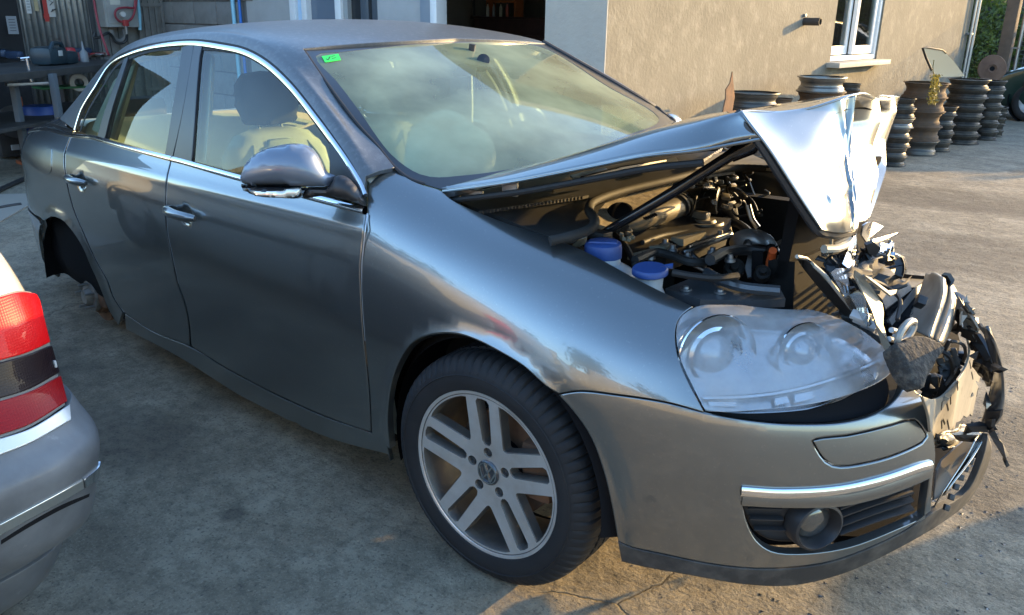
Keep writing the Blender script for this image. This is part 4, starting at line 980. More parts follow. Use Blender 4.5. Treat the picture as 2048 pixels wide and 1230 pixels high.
MB().box(Z(1200,470,.885),(.05,.04,.02),None,.004).build('strut_bracket',bay2,car)
for k,(pts,r) in enumerate(((((1270,520),(1310,505),(1345,512),(1385,525),(1430,520)),.011),(((1420,520),(1450,505),(1490,500),(1530,505)),.014),(((1285,485),(1330,470),(1390,462),(1440,458)),.007),(((1345,545),(1385,552),(1430,556),(1475,552)),.009),(((1450,440),(1480,450),(1500,470),(1490,500)),.012),(((1230,470),(1250,490),(1262,512),(1270,530)),.008))):
    MB().tube(cr3([Z(a,b,.835-.004*i) for i,(a,b) in enumerate(pts)],6),r,8).build('coolant_hose' if r>.0095 else 'wiring_loom',(bay2,black,rubber)[k%3],car)
for px,py in ((1345,500),(1300,515),(1395,492),(1440,470),(1330,488),(1425,505),(1460,520),(1375,515)):
    MB().lathe([(0,.014),(.007,.014),(.008,.004),(.013,.004),(.014,-.004)],Z(px,py,.822),None,10).build('bolt',steel,car)
for k in range(7):
    MB().box(Z(1290+k*14,512-k*6,.818),(.07,.006,.012),rotm((0,0,1),(.6,-.5,0)),.002).build('cover_fin',bay2,car)
# cooling pack and front panel
MB().box((.47,-.02,.60),(.07,.46,.44),Matrix.Rotation(-.06,3,'Y')).build('radiator',bay,car)
rcm=mat('bent_core',(.16,.155,.145),rough=.5,metal=.6,noise=(20,(.09,.085,.08),.4,.7))
for k in range(16):
    z=.46+.022*k; MB().tube(cr3([(.60+.02*math.sin(k*.7),-.30,z),(.63+.03*math.sin(k*.5+1),-.05,z+.01*math.sin(k)),(.58,.16,z),(.56,.22,z+.01)],5),.0055,6).build('core_tube',rcm,car)
MB().box((.40,-.02,.60),(.03,.44,.46),Matrix.Rotation(-.06,3,'Y')).build('fan_shroud',dark,car)
MB().box((.47,.0,.90),(.03,.50,.26),Matrix.Rotation(.10,3,'Y')).build('lock_panel',dark,car)
# ------------------------------------------------------------------ torn front end
tornm=mat('torn_dusty_plastic',(.19,.172,.138),rough=.6,metal=.0,noise=(7,(.27,.245,.195),.35,.7),var=(40,(.12,.11,.09),.55,.75))
plate=[(1846,793,1),(1859,833),(1864,870),(1875,892,1),(1888,885,1),(1889,872,1),(1893,870,1),(1895,880,1),(1902,868,1),(1910,856,1),(1912,846,1),(1921,842,1),(1927,832,1),(1934,836,1),(1941,828,1),(1948,835,1),(1951,820,1),(1956,818,1),(1959,803,1),(1966,781,1),(1974,776,1),(1980,763,1),(1981,752,1),(1987,742,1),(1979,725,1),(1975,713,1),(1966,704,1),(1959,695,1),(1948,684,1),(1937,679,1),(1941,700),(1934,731),(1923,752),(1902,778),(1884,795),(1866,799)]
rj=random.Random(3)
NPl=Net([[(.893-.11*(y+.46)+.007*math.sin(y*19+z*7)-.03*max(0,z-.62),y,z) for z in (.2,.35,.45,.55,.65,.8,1.0)] for y in (-.8,-.6,-.5,-.4,-.3,-.2,-.1,0,.2,.5)],140,90,out=(1,0,0))
panel(NPl,'torn_bumper_skin',[NPl.path(plate,True,6)],tornm,car,h=.03,off=0,depth=.006,rs=.010,inset=.0015)
for k in range(16):
    a,b=rj.uniform(1880,1968),rj.uniform(712,860)
    strip(NPl,'tear_slot',NPl.path([(a,b),(a+rj.uniform(-2,4),b+rj.uniform(8,20))],False,3),half(rj.uniform(.003,.007),.001),dark,car,off=.0012,step=.01)
for k in range(5):
    a,b=rj.uniform(1882,1975),rj.uniform(705,850); c=NPl.cast(a,b); p,nn=NPl.ev(c[None]); p=Vector(p[0]);nn=Vector(nn[0])
    w=rj.uniform(.006,.012);u=Vector((0,0,1)).cross(nn).normalized();v=nn.cross(u)
    slab('torn_flap',[p+u*w*rj.uniform(-1,-.4),p+v*w*rj.uniform(-1.2,-.5),p+u*w*rj.uniform(.4,1)+nn*rj.uniform(0,.012),p+v*w*rj.uniform(.5,1.4)+nn*rj.uniform(0,.01)],rj.choice((tornm,tornm,tornm,black)),.003)
def crumple(name,q,m,amp=.012,n=12,th=.004,seed=0,parent=None):
    r=np.random.default_rng(seed); c=[np.array(X(*p)) for p in q]; u=np.linspace(0,1,n)[:,None,None]; v=np.linspace(0,1,n)[None,:,None]
    G=(1-u)*(1-v)*c[0]+u*(1-v)*c[1]+u*v*c[2]+(1-u)*v*c[3]
    nn=np.cross(c[1]-c[0],c[3]-c[0]); nn/=np.linalg.norm(nn); h=np.zeros((n,n))
    for k in range(6):
        a,b,p0,f=r.normal(),r.normal(),r.uniform(0,6),r.uniform(2,6); h+=np.abs(((u[:,:,0]*a+v[:,:,0]*b)*f+p0)%2-1)-.5
    G=G+nn*(h*amp/1.6)[:,:,None]+r.normal(size=(n,n,3))*amp*.16
    e=r.normal(size=(n,3))*amp*.5; G[0]+=e; G[-1]+=r.normal(size=(n,3))*amp*.5
    return MB().grid(G,False).build(name,m,parent or car,solid=th)
for k,(q,m_,a_) in enumerate((
  ([(1690,545,.68),(1745,520,.68),(1800,560,.70),(1760,640,.72)],dusty,.02),
  ([(1735,500,.64),(1790,515,.66),(1806,560,.67),(1745,560,.65)],black,.018),
  ([(1640,520,.58),(1700,500,.60),(1725,560,.66),(1670,580,.62)],black,.016),
  ([(1660,580,.62),(1715,590,.67),(1760,690,.76),(1700,650,.68)],dusty,.014),
  ([(1900,575,.80),(1945,625,.87),(1965,690,.90),(1915,660,.82)],black,.014),
  ([(1940,660,.86),(1985,720,.94),(1990,790,.945),(1955,740,.88)],black,.012),
  ([(1890,700,.78),(1925,710,.80),(1915,750,.80),(1880,775,.79)],dusty,.012),
  ([(1765,590,.70),(1830,575,.71),(1815,650,.76),(1775,660,.75)],dark,.012),
  ([(1872,872,.87),(1930,850,.87),(1965,865,.90),(1890,900,.88)],black,.010))):
    crumple('crumpled_plastic',q,m_,a_,seed=k+3)
for k,pts in enumerate((((1700,470,.60),(1715,505,.62),(1700,545,.64),(1720,580,.68)),((1745,560,.70),(1775,575,.72),(1800,600,.76),(1795,640,.78)),((1660,515,.60),(1685,545,.62),(1690,585,.66)),((1880,700,.84),(1900,715,.86),(1905,745,.86),(1890,770,.85)),((1960,650,.91),(1985,690,.955),(1992,740,.96)))):
    MB().tube(cr3([X(*p) for p in pts],5),.005,6).build('torn_cable',rubber,car)
# dark cavity behind the bumper
slab('bumper_cavity',[X(1770,545,.66),X(1853,553,.70),X(1890,595,.70),X(1912,680,.72),X(1908,760,.74),X(1870,800,.74),X(1800,740,.72),X(1765,640,.70)],dark,.02)
slab('cavity_floor',[(.60,-.55,.24),(.80,-.40,.24),(.84,-.15,.24),(.84,.2,.24),(.60,.3,.24)],dark,.02)
slab('cavity_wall',[X(1725,560,.66),X(1860,548,.66),X(1852,560,.70),X(1770,620,.74),X(1762,600,.72)],dusty,.006)
# bent impact beam
br=[[(1853,547,.72),(1861,548,.745),(1869,545,.765),(1887,556,.805),(1893,561,.79),(1899,565,.802),(1912,582,.77)],
    [(1845,570,.73),(1857,572,.755),(1872,572,.785),(1888,578,.82),(1895,582,.806),(1902,588,.82),(1917,600,.785)],
    [(1834,599,.74),(1850,602,.77),(1866,604,.80),(1883,608,.835),(1889,611,.82),(1899,615,.835),(1913,625,.80)],
    [(1818,630,.75),(1838,638,.785),(1853,644,.815),(1869,648,.848),(1875,651,.833),(1886,655,.848),(1901,660,.815)],
    [(1807,651,.76),(1828,661,.79),(1843,668,.825),(1860,675,.858),(1866,679,.843),(1875,683,.858),(1886,688,.825)]]
beamm=mat('bare_beam',(.36,.34,.29),rough=.5,metal=.5,noise=(8,(.20,.185,.16),.35,.7))
MB().grid(patch([[X(*q) for q in r] for r in br],30,40)).build('impact_beam',beamm,car,solid=.004)
MB().box(X(1841,604,.80),(.02,.02,.035),rotm((.4,-.6,.5)),.004).build('beam_clip',black,car)
slab('beam_bracket',[X(1775,640,.74),X(1830,575,.72),X(1853,562,.71),X(1855,572,.72),X(1832,590,.73),X(1782,652,.75)],mat('dark_brace',(.10,.095,.085),rough=.6),.006)
# tow hook bracket, foam, broken absorber
q=MB(); ce=X(1812,664,.83)
q.tube([ce+Vector((.004*math.cos(t),.032*math.cos(t),.018*math.sin(t)+.008*math.cos(t))) for t in np.linspace(0,2*math.pi,24)],.0075,8,cap=False); q.build('tow_eye',beamm,car)
for a,b in ((1783,660),(1790,672),(1778,678)): MB().tube([X(a,b,.80),X(a+14,b+4,.80)],.006,8).build('bolt',steel,car)
foam=mat('black_foam',(.030,.027,.023),rough=1,noise=(60,(.11,.095,.075),.45,.72),bump=(90,1.,.006))
fo_=[(1786,690),(1800,682),(1830,672),(1858,676),(1880,688),(1888,694),(1884,706),(1872,718),(1866,735),(1852,757),(1848,774),(1834,778),(1818,755),(1798,718)]
to3,mp3=pxplane(X(1835,722,.865),(.75,-.2,.62))
fob=pillow([to3(*p) for p in catmull(fo_,True,6)],mp3,.010,'foam_block',foam,car,back=.05,power=.22)
for k in range(12):
    a,b=rj.uniform(1852,1925),rj.uniform(690,790)
    if b>820-(a-1850)*.9: continue
    p=X(a,b,.80); MB().box(p,(rj.uniform(.01,.03),rj.uniform(.008,.02),rj.uniform(.02,.06)),rotm((rj.uniform(-.4,.4),rj.uniform(-.4,.4),1),(rj.uniform(-1,1),1,0)),.002).build('absorber_fragment',rj.choice((dusty,dusty,black)),car)
MB().tube(cr3([X(1902,683,.86),X(1915,684,.87),X(1928,692,.87),X(1931,708,.86),X(1927,722,.85)],5),.004,6).build('torn_wire',dusty,car)
# torn plastic on the outer side
slab('torn_plastic',[X(1886,547,.80),X(1898,549,.81),X(1906,562,.82),X(1902,572,.82),X(1893,564,.80)],black,.01)
slab('torn_plastic',[X(1910,583,.82),X(1925,592,.84),X(1937,606,.86),X(1930,604,.86),X(1948,628,.88),X(1942,632,.87),X(1925,612,.85)],black,.008)
slab('torn_plastic',[X(1918,612,.84),X(1935,622,.86),X(1949,640,.89),X(1958,656,.90),X(1957,663,.89),X(1932,660,.86),X(1926,650,.85),X(1928,640,.85)],mat('pale_shard',(.24,.22,.18),rough=.4),.006)
slab('torn_plastic',[X(1926,655,.85),X(1958,668,.90),X(1972,690,.92),X(1985,715,.94),X(1975,722,.93),X(1960,700,.91),X(1945,682,.88),X(1925,672,.85)],black,.008)
gb=mat('dark_grille_plastic',(.025,.028,.032),rough=.3,coat=.5)
ob=[[(1966,654,.93),(1972,652,.95),(1978,658,.955)],[(1974,680,.94),(1986,684,.965),(1992,695,.965)],[(1983,710,.95),(1998,722,.975),(2003,735,.97)],[(1990,745,.955),(2004,760,.98),(2007,775,.97)],[(1982,780,.95),(2002,795,.975),(2006,812,.965)],[(1972,815,.945),(1993,828,.965),(2000,838,.955)],[(1962,845,.93),(1976,850,.945),(1983,852,.94)]]
MB().grid(patch([[X(*q) for q in r] for r in ob],30,12)).build('grille_surround',gb,car,solid=.006)
for pts in ([(1985,728,.965),(2000,735,.99),(2013,741,1.0),(2002,745,.99),(1988,740,.97)],[(1975,822,.95),(2004,820,.98),(2002,832,.98),(1992,848,.97),(1975,845,.95)],[(1972,838,.95),(1988,838,.97),(1986,852,.97),(1992,860,.975),(1982,862,.97),(1974,855,.95)],[(1934,850,.92),(1960,845,.94),(1976,850,.955),(1975,862,.955),(1945,862,.93),(1928,866,.91)],[(1905,868,.90),(1945,862,.92),(1968,868,.94),(1950,884,.93),(1915,880,.9)]):
    slab('torn_plastic',[X(*p) for p in pts],black,.008)
slab('hanging_strip',[X(1977,866,.965),X(1988,858,.975),X(1998,878,.985),X(2004,884,.99),X(2017,908,1.0),X(2011,914,1.0),X(2018,928,1.005),X(2012,933,1.0),X(2006,922,.995),X(2007,916,.995)],gb,.008)
for k in range(9):
    t=rj.random(); a,b=1930+60*t+rj.uniform(-14,10),600+240*t+rj.uniform(-14,14); x=.86+.10*t
    p=X(a,b,x); s_=rj.uniform(.008,.028)
    slab('torn_fragment',[p+Vector((rj.uniform(-s_,s_)*.5,rj.uniform(-s_,s_),rj.uniform(-s_,s_))) for _ in range(4)],rj.choice((black,black,gb,tornm)),.003)
# lower grille surround, bright edge
lg=[[(1866,1018,.90),(1872,1006,.90),(1880,994,.90),(1890,990,.915)],[(1886,985,.915),(1892,975,.91),(1898,966,.912),(1908,964,.925)],[(1912,945,.925),(1919,936,.92),(1926,930,.922),(1936,929,.935)],[(1936,908,.935),(1942,898,.93),(1950,892,.93),(1958,895,.94)],[(1950,880,.94),(1956,872,.935),(1963,868,.935),(1971,872,.945)]]
MB().grid(patch([[X(*q) for q in r] for r in lg],24,14)).build('lower_grille_frame',mat('satin_chrome',(.55,.54,.51),rough=.25,metal=1),car,solid=.003)
slab('lower_grille_panel',[X(1866,1000,.885),X(1872,940,.885),X(1882,920,.885),X(1925,882,.90),X(1948,876,.915),X(1935,905,.91),X(1905,955,.90),X(1882,990,.89)],mat('grille_panel',(.22,.21,.20),rough=.4,metal=.3),.004)
for k in range(9):
    t=k/8; a=1893+76*t; b=1015-125*t-15*math.sin(t*3); p=X(a,b,.93); MB().box(p,(.012,.014,.01),rotm((.5,-.5,.3)),.002).build('lip_clip',black,car)
# crushed wing edge, lens splinters and body pieces between headlight and bonnet
slab('bent_panel',[X(1594,514,.60),X(1608,516,.60),X(1622,524,.62),X(1668,575,.66),X(1712,632,.70),X(1716,640,.70),X(1705,645,.68),X(1640,575,.62),X(1608,535,.58)],mat('bent_panel_black',(.03,.028,.026),rough=.35,coat=.4),.006)
MB().tube([X(1594,513,.605),X(1612,517,.605),X(1650,551,.65),X(1690,601,.69),X(1718,636,.71)],.0045,8).build('panel_edge',beamm,car)
tan=mat('bare_body_filler',(.20,.165,.115),rough=.5,metal=.3,noise=(12,(.15,.12,.09),.45,.75))
slab('torn_body_edge',[X(1709,541,.70),X(1722,550,.71),X(1742,575,.73),X(1763,607,.75),X(1766,625,.76),X(1765,650,.77),X(1775,683,.80),X(1796,722,.83),X(1788,728,.82),X(1765,690,.79),X(1752,650,.77),X(1742,620,.75),X(1722,580,.72),X(1708,552,.70)],tan,.004)
clear=glassmat('broken_lens',(.85,.88,.88),film=.15,filmcol=(.4,.4,.37))
slab('lens_fragment',[X(1660,545,.66),X(1672,537,.66),X(1688,537,.67),X(1694,552,.68),X(1700,590,.70),X(1712,600,.71),X(1728,615,.72),X(1732,640,.73),X(1722,650,.73),X(1705,625,.71),X(1685,590,.69)],clear,.004)
slab('lens_fragment',[X(1700,590,.71),X(1715,580,.72),X(1728,590,.73),X(1736,625,.75),X(1744,648,.76),X(1735,655,.76),X(1722,632,.74)],clear,.004)
silver=mat('broken_reflector',(.62,.64,.68),rough=.15,metal=1,noise=(20,(.45,.47,.52),.4,.7))
for pts in ([(1722,450),(1728,444),(1748,444),(1758,452),(1752,462),(1735,475),(1730,492),(1722,470)],[(1732,487),(1745,478),(1788,464),(1790,467),(1775,478),(1760,485),(1735,492)],[(1754,520),(1762,500),(1768,486),(1785,490),(1786,500),(1780,516),(1764,520)]):
    P=[X(a,b,.62) for a,b in pts]
    slab('reflector_fragment',P,silver,.004,noise=.01)
q=MB(); q.tube([X(1786,508,.66)]+[X(a,b,.66) for a,b in ((1800,516),(1805,535),(1802,552),(1790,560))],[.006,.011,.013,.011,.005],10); q.build('reflector_ring',silver,car)
for k in range(4):
    q=MB(); q.tube([X(1757+k*8,519-k*2,.63),X(1764+k*7,506-k*4,.64),X(1774+k*4,489-k*1,.63)],.0035,6); q.build('reflector_rib',silver,car)
slab('chrome_shard',[X(1686,508,.60),X(1700,470,.60),X(1714,458,.61),X(1712,500,.62),X(1706,540,.64),X(1694,536,.63),X(1684,528,.62)],silver,.003)
slab('pale_shard',[X(1668,486,.60),X(1700,470,.61),X(1703,478,.61),X(1695,490,.61),X(1676,498,.60)],mat('pale_shard',(.24,.22,.18)),.004)
MB().tube(cr3([X(1648,498,.60),X(1672,497,.61),X(1690,490,.61),X(1700,480,.61)],5),.010,8).build('washer_hose',mat('white_hose',(.32,.30,.25),rough=.5),car)
MB().tube(cr3([X(1663,474,.60),X(1662,488,.60),X(1658,500,.60),X(1652,512,.60)],4),.004,6).build('torn_wire',grime,car)
# black grille badge disc with ribs
fc_=X(1762,535,.66); fr_=rotm((.55,-.75,.35),(0,0,1))
q=MB(); q.lathe([(.034,.0),(.050,.0),(.053,.006),(.056,.0),(.056,-.03)],fc_,fr_,24,a0=.6,a1=5.2); q.build('broken_lamp_back',black,car)
for k in range(6):
    a=k*1.05+.4; MB().tube([fc_+fr_@Vector((.012*math.cos(a),.012*math.sin(a),-.004)),fc_+fr_@Vector((.050*math.cos(a+.3),.050*math.sin(a+.3),.002))],.003,5).build('lamp_back_rib',gloss_black,car)
MB().box(fc_+fr_@Vector((-.005,.01,.006)),(.014,.008,.026),fr_,.004).build('lamp_clip',mat('pale_shard',(.24,.22,.18)),car)
slab('torn_plastic',[X(1730,488,.64),X(1745,482,.65),X(1760,494,.66),X(1748,512,.65),X(1735,505,.64)],black,.01)
slab('torn_plastic',[X(1775,520,.66),X(1786,518,.67),X(1792,535,.67),X(1782,548,.67),X(1770,540,.66)],black,.012)
slab('bent_strip',[X(1728,552,.72),X(1780,592,.76),X(1790,588,.76),X(1793,580,.755),X(1775,582,.75),X(1740,556,.72)],tan,.004)
for k in range(18):
    a,b=rj.uniform(1640,1770),rj.uniform(475,650)
    if b>500+(a-1600)*.95 or b<460+(a-1640)*.3: continue
    p=X(a,b,rj.uniform(.54,.62)); s_=rj.uniform(.006,.02)
    slab('splinter',[p+Vector((rj.uniform(-s_,s_)*.5,rj.uniform(-s_,s_),rj.uniform(-s_,s_))) for _ in range(4)],rj.choice((black,black,bay2,dusty,tan)),.003)
for a,b in ((1716,632),(1738,650),(1722,640)): MB().box(X(a,b,.73),(.03,.02,.012),rotm((.3,-.5,.7)),.003).build('lamp_bracket',milk,car)
# ------------------------------------------------------------------ cabin
def seat(y,x=-1.50):
    s=empty('front_seat',parent=car)
    MB().box((x+.30,y,.45),(.52,.50,.18),None,.06).build('seat_cushion',cloth,s,smooth_all=True)
    Rb=Matrix.Rotation(-.22,3,'Y')
    bk=[(-.25,0),(-.255,.3),(-.235,.50),(-.17,.575),(-.08,.60),(.08,.60),(.17,.575),(.235,.50),(.255,.3),(.25,0)]
    o=Vector((x,y,.445))
    pillow(catmull(bk,True,.02) if False else bk,lambda u,v,d:o+Rb@Vector((d,u,v)),.085,'seat_back',cloth,s,back=.07,power=.4)
    pillow([(u*.62,v*.86+.04) for u,v in bk],lambda u,v,d:o+Rb@Vector((d*1.0+.035,u,v)),.062,'seat_centre_panel',mat('seat_centre_cloth',(.36,.36,.25),rough=.95,bump=(300,.2,.001)),s,back=.0,power=.4)
    hr_=[(-.115,.0),(-.135,.06),(-.125,.15),(-.085,.19),(0,.20),(.085,.19),(.125,.15),(.135,.06),(.115,.0),(0,-.012)]
    pillow(hr_,lambda u,v,d:o+Rb@Vector((d+.01,u,v+.615)),.055,'headrest',grey_cloth,s,back=.05,power=.4)
    for sy in (-.05,.05): MB().tube([o+Rb@Vector((.0,sy,.58)),o+Rb@Vector((.0,sy,.66))],.006,6).build('headrest_post',steel,s)
    for sy in (-1,1): MB().tube(cr3([o+Rb@Vector((.085,sy*.150,.08)),o+Rb@Vector((.092,sy*.158,.28)),o+Rb@Vector((.080,sy*.150,.44)),o+Rb@Vector((.05,sy*.12,.53))],5),.004,6).build('seat_piping',mat('seam_thread',(.22,.22,.17),rough=.9),s)
    MB().tube([o+Rb@Vector((.092,-.15,.30)),o+Rb@Vector((.100,0,.30)),o+Rb@Vector((.092,.15,.30))],.003,6).build('seat_piping',mat('seam_thread',(.22,.22,.17)),s)
    return s
seat(-.36); seat(.38)
MB().box((-2.30,0,.52),(.55,1.30,.20),None,.06).build('rear_bench',cloth,car,smooth_all=True)
MB().box((-2.62,0,.78),(.16,1.30,.50),Matrix.Rotation(-.3,3,'Y'),.06).build('rear_backrest',cloth,car,smooth_all=True)
for y in (-.40,.40): MB().box((-2.70,y,1.05),(.10,.26,.12),None,.04).build('rear_headrest',grey_cloth,car,smooth_all=True)
MB().box((-2.98,0,.965),(.55,1.2,.03)).build('parcel_shelf',liner,car)
panel(NG,'headliner',[np.array([NG.st(s,t) for s,t in ((.33,.30),(.80,.31),(.80,.69),(.33,.70))])],liner,car,h=.08,off=-.04)
for px in ([(400,95),(376,90),(366,240),(346,312),(386,322),(400,120)],[(250,112),(205,150),(160,255),(205,275),(240,150)]):
    L=INN([(a,b,1) for a,b in px])
    for mi in (False,True): panel(NG,'pillar_lining',[L],liner,car,h=.06,off=-.045,mirror=mi)
L=NG.path([(735,352),(780,334),(700,240),(610,110),(590,112),(660,215)],True)
for mi in (False,True): panel(NG,'pillar_lining',[L],liner,car,h=.06,off=-.03,mirror=mi)
dashm=mat('dashboard_plastic',(.10,.105,.09),rough=.7,noise=(20,(.15,.15,.125),.4,.7))
dp=[[(-.95,w*1.0,.80),(-.90,w,.91),(-.80,w,.945),(-.60,w,.95),(-.36,w*.93,.93)] for w in (-.70,-.4,0,.4,.70)]
MB().grid(patch(dp,24,24)).build('dashboard',dashm,car,solid=.01)
MB().box((-.62,0,.6),(.5,1.35,.5)).build('bulkhead',dark,car)
sw=empty('steering_wheel',parent=car)
Rs=rotm((-.9,0,.42),(0,1,0)); cs=Vector((-1.02,.37,.92))
MB().tube([cs+Rs@Vector((.185*math.cos(t),.185*math.sin(t),0)) for t in np.linspace(0,2*math.pi,36)],.016,8,cap=False).build('wheel_rim',black,sw)
MB().box(cs,(.30,.10,.05),Rs,.02).build('wheel_hub',black,sw)
# burst airbag on the dashboard
bagm=mat('airbag_cloth',(.82,.83,.76),rough=.8,noise=(5,(.72,.75,.70),.4,.7),bump=(9,.35,.02))
to4,mp4=pxplane((-.60,-.35,1.0),(.75,-.6,.25))
bg_=[(812,340),(810,300),(820,265),(836,246),(862,236),(890,236),(905,262),(900,300),(885,335),(850,348)]
pillow([to4(*p) for p in catmull(bg_,True,6)],mp4,.075,'airbag',bagm,car,back=.05,power=.5)
bg_=[(880,240),(905,222),(932,234),(950,250),(975,266),(988,290),(992,318),(984,338),(940,348),(890,342),(875,300)]
to4,mp4=pxplane((-.58,-.33,1.0),(.65,-.7,.25))
pillow([to4(*p) for p in catmull(bg_,True,6)],mp4,.085,'airbag',bagm,car,back=.05,power=.5)
to4,mp4=pxplane((-.585,-.34,1.05),(.65,-.7,.35))
bg_=[(838,262),(850,236),(880,223),(910,224),(935,240),(944,266),(915,275),(870,276)]
pillow([to4(*p) for p in catmull(bg_,True,6)],mp4,.07,'airbag',bagm,car,back=.05,power=.5)
# rear-view mirror, camera mount and cords
im=empty('interior_mirror',parent=car)
MB().box((-.88,-.02,1.262),(.03,.24,.072),rotm((.1,0,1),(1,.15,0)),.014).build('mirror_shell',mat('mirror_shell',(.30,.31,.26),rough=.5),im)
MB().tube([(-.87,0,1.29),(-.86,0,1.335)],.012,8).build('mirror_stalk',black,im)
MB().lathe([(0,.04),(.022,.035),(.026,.0),(.018,-.03),(0,-.032)],cat_(965,128,0,-.80),rotm((.5,-.4,.3)),16).build('dash_camera',black,im)
MB().tube([cat_(955,140,0,-.80),cat_(952,180,0,-.80),cat_(950,212,0,-.79)],.004,6).build('cord',black,im)
MB().tube([cat_(957,145,0,-.80),cat_(972,185,0,-.78),cat_(990,232,0,-.74)],.0025,6).build('cord',milk,im)
for sg in (-1,1): MB().box((-1.08,sg*.33,1.30),(.13,.34,.012),Matrix.Rotation(.25,3,'Y'),.004).build('sun_visor',liner,car)
MB().tube([(-1.50,.62,1.25),(-1.38,.50,1.05),(-1.25,.35,.80)],.012,6).build('seat_belt',liner,car)
# ------------------------------------------------------------------ setting: ground
def ground_mat():
    m=D.materials.new('worn_concrete'); m.use_nodes=True; nt=m.node_tree; L=nt.links; b=nt.nodes['Principled BSDF']; b.inputs['Roughness'].default_value=.85; b.inputs['Specular IOR Level'].default_value=.3
    tc=nt.nodes.new('ShaderNodeTexCoord')
    def noise(sc,det=8,ro=.6,vec=None,dim=None):
        t=nt.nodes.new('ShaderNodeTexNoise'); t.inputs['Scale'].default_value=sc; t.inputs['Detail'].default_value=det; t.inputs['Roughness'].default_value=ro
        L.new(vec or tc.outputs['Object'],t.inputs['Vector']); return t.outputs[0]
    def ramp(s,a,b_,c=0,d=1):
        r=nt.nodes.new('ShaderNodeMapRange'); r.inputs[1].default_value=a;r.inputs[2].default_value=b_;r.inputs[3].default_value=c;r.inputs[4].default_value=d; L.new(s,r.inputs[0]); return r.outputs[0]
    def mix(f,a,c,mode='MIX'):
        x=nt.nodes.new('ShaderNodeMix'); x.data_type='RGBA'; x.blend_type=mode
        if isinstance(f,float): x.inputs[0].default_value=f
        else: L.new(f,x.inputs[0])
        for s,i in ((a,6),(c,7)):
            if isinstance(s,tuple): x.inputs[i].default_value=(*s,1)
            else: L.new(s,x.inputs[i])
        return x.outputs[2]
    mp=nt.nodes.new('ShaderNodeMapping'); mp.inputs['Scale'].default_value=(.35,1.6,1); mp.inputs['Rotation'].default_value=(0,0,R_(-28)); L.new(tc.outputs['Object'],mp.inputs[0])
    c=mix(ramp(noise(.55,6,.6),.35,.65),(0.187,0.159,0.112),(0.275,0.231,0.162))
    c=mix(ramp(noise(3.2,8,.68),.42,.66,0,.9),c,(0.369,0.320,0.231))
    c=mix(ramp(noise(17,9,.75),.44,.66,0,.75),c,(0.094,0.081,0.060))
    c=mix(ramp(noise(1.7,7,.62,mp.outputs[0]),.52,.72,0,.7),c,(0.116,0.095,0.067))
    c=mix(ramp(noise(.9,5,.7),.58,.70,0,.75),c,(0.077,0.072,0.061))
    c=mix(ramp(noise(120,6,.75),.52,.74,0,.55),c,(0.507,0.435,0.317))
    c=mix(ramp(noise(95,3,.6),.56,.70,0,.75),c,(0.060,0.056,0.049))
    def spot(x,y,r,sx=1.,a=0):
        mp=nt.nodes.new('ShaderNodeMapping'); mp.vector_type='TEXTURE'; mp.inputs['Location'].default_value=(x,y,0); mp.inputs['Rotation'].default_value=(0,0,a); mp.inputs['Scale'].default_value=(r*sx,r,1)
        nz=nt.nodes.new('ShaderNodeTexNoise'); nz.inputs['Scale'].default_value=2.2/r; nz.inputs['Detail'].default_value=7; L.new(tc.outputs['Object'],nz.inputs['Vector'])
        mv=nt.nodes.new('ShaderNodeMix'); mv.data_type='VECTOR'; mv.inputs[0].default_value=r*.45; L.new(tc.outputs['Object'],mv.inputs[4])
        ad=nt.nodes.new('ShaderNodeVectorMath'); ad.operation='MULTIPLY_ADD'; L.new(nz.outputs[1],ad.inputs[0]); ad.inputs[1].default_value=(r*1.3,r*1.3,0); ad.inputs[2].default_value=(-r*.65,-r*.65,0)
        a2=nt.nodes.new('ShaderNodeVectorMath'); a2.operation='ADD'; L.new(tc.outputs['Object'],a2.inputs[0]); L.new(ad.outputs[0],a2.inputs[1]); L.new(a2.outputs[0],mp.inputs[0])
        ln=nt.nodes.new('ShaderNodeVectorMath'); ln.operation='LENGTH'; L.new(mp.outputs[0],ln.inputs[0]); return ramp(ln.outputs['Value'],.55,1.0,1,0)
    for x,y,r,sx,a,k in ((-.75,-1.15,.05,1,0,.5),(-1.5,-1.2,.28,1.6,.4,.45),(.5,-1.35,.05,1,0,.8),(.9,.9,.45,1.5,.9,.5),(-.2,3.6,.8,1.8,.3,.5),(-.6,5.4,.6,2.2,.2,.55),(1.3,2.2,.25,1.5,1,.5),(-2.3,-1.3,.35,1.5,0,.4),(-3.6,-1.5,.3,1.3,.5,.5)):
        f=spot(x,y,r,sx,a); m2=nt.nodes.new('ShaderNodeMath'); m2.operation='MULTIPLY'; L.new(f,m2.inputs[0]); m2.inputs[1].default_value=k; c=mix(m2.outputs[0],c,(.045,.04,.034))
    # fine cracks
    vo=nt.nodes.new('ShaderNodeTexVoronoi'); vo.feature='DISTANCE_TO_EDGE'; vo.inputs['Scale'].default_value=.62
    nv=nt.nodes.new('ShaderNodeTexNoise'); nv.inputs['Scale'].default_value=3; nv.inputs['Detail'].default_value=6; L.new(tc.outputs['Object'],nv.inputs['Vector'])
    mv=nt.nodes.new('ShaderNodeMix'); mv.data_type='VECTOR'; mv.inputs[0].default_value=.22; L.new(tc.outputs['Object'],mv.inputs[4]); L.new(nv.outputs[1],mv.inputs[5]); L.new(mv.outputs[1],vo.inputs['Vector'])
    crack=ramp(vo.outputs['Distance'],.0,.0028,1,0); gate=ramp(noise(.8,3),.54,.62,0,.7)
    mm=nt.nodes.new('ShaderNodeMath'); mm.operation='MULTIPLY'; L.new(crack,mm.inputs[0]); L.new(gate,mm.inputs[1])
    c=mix(mm.outputs[0],c,(.04,.036,.03)); L.new(c,b.inputs['Base Color'])
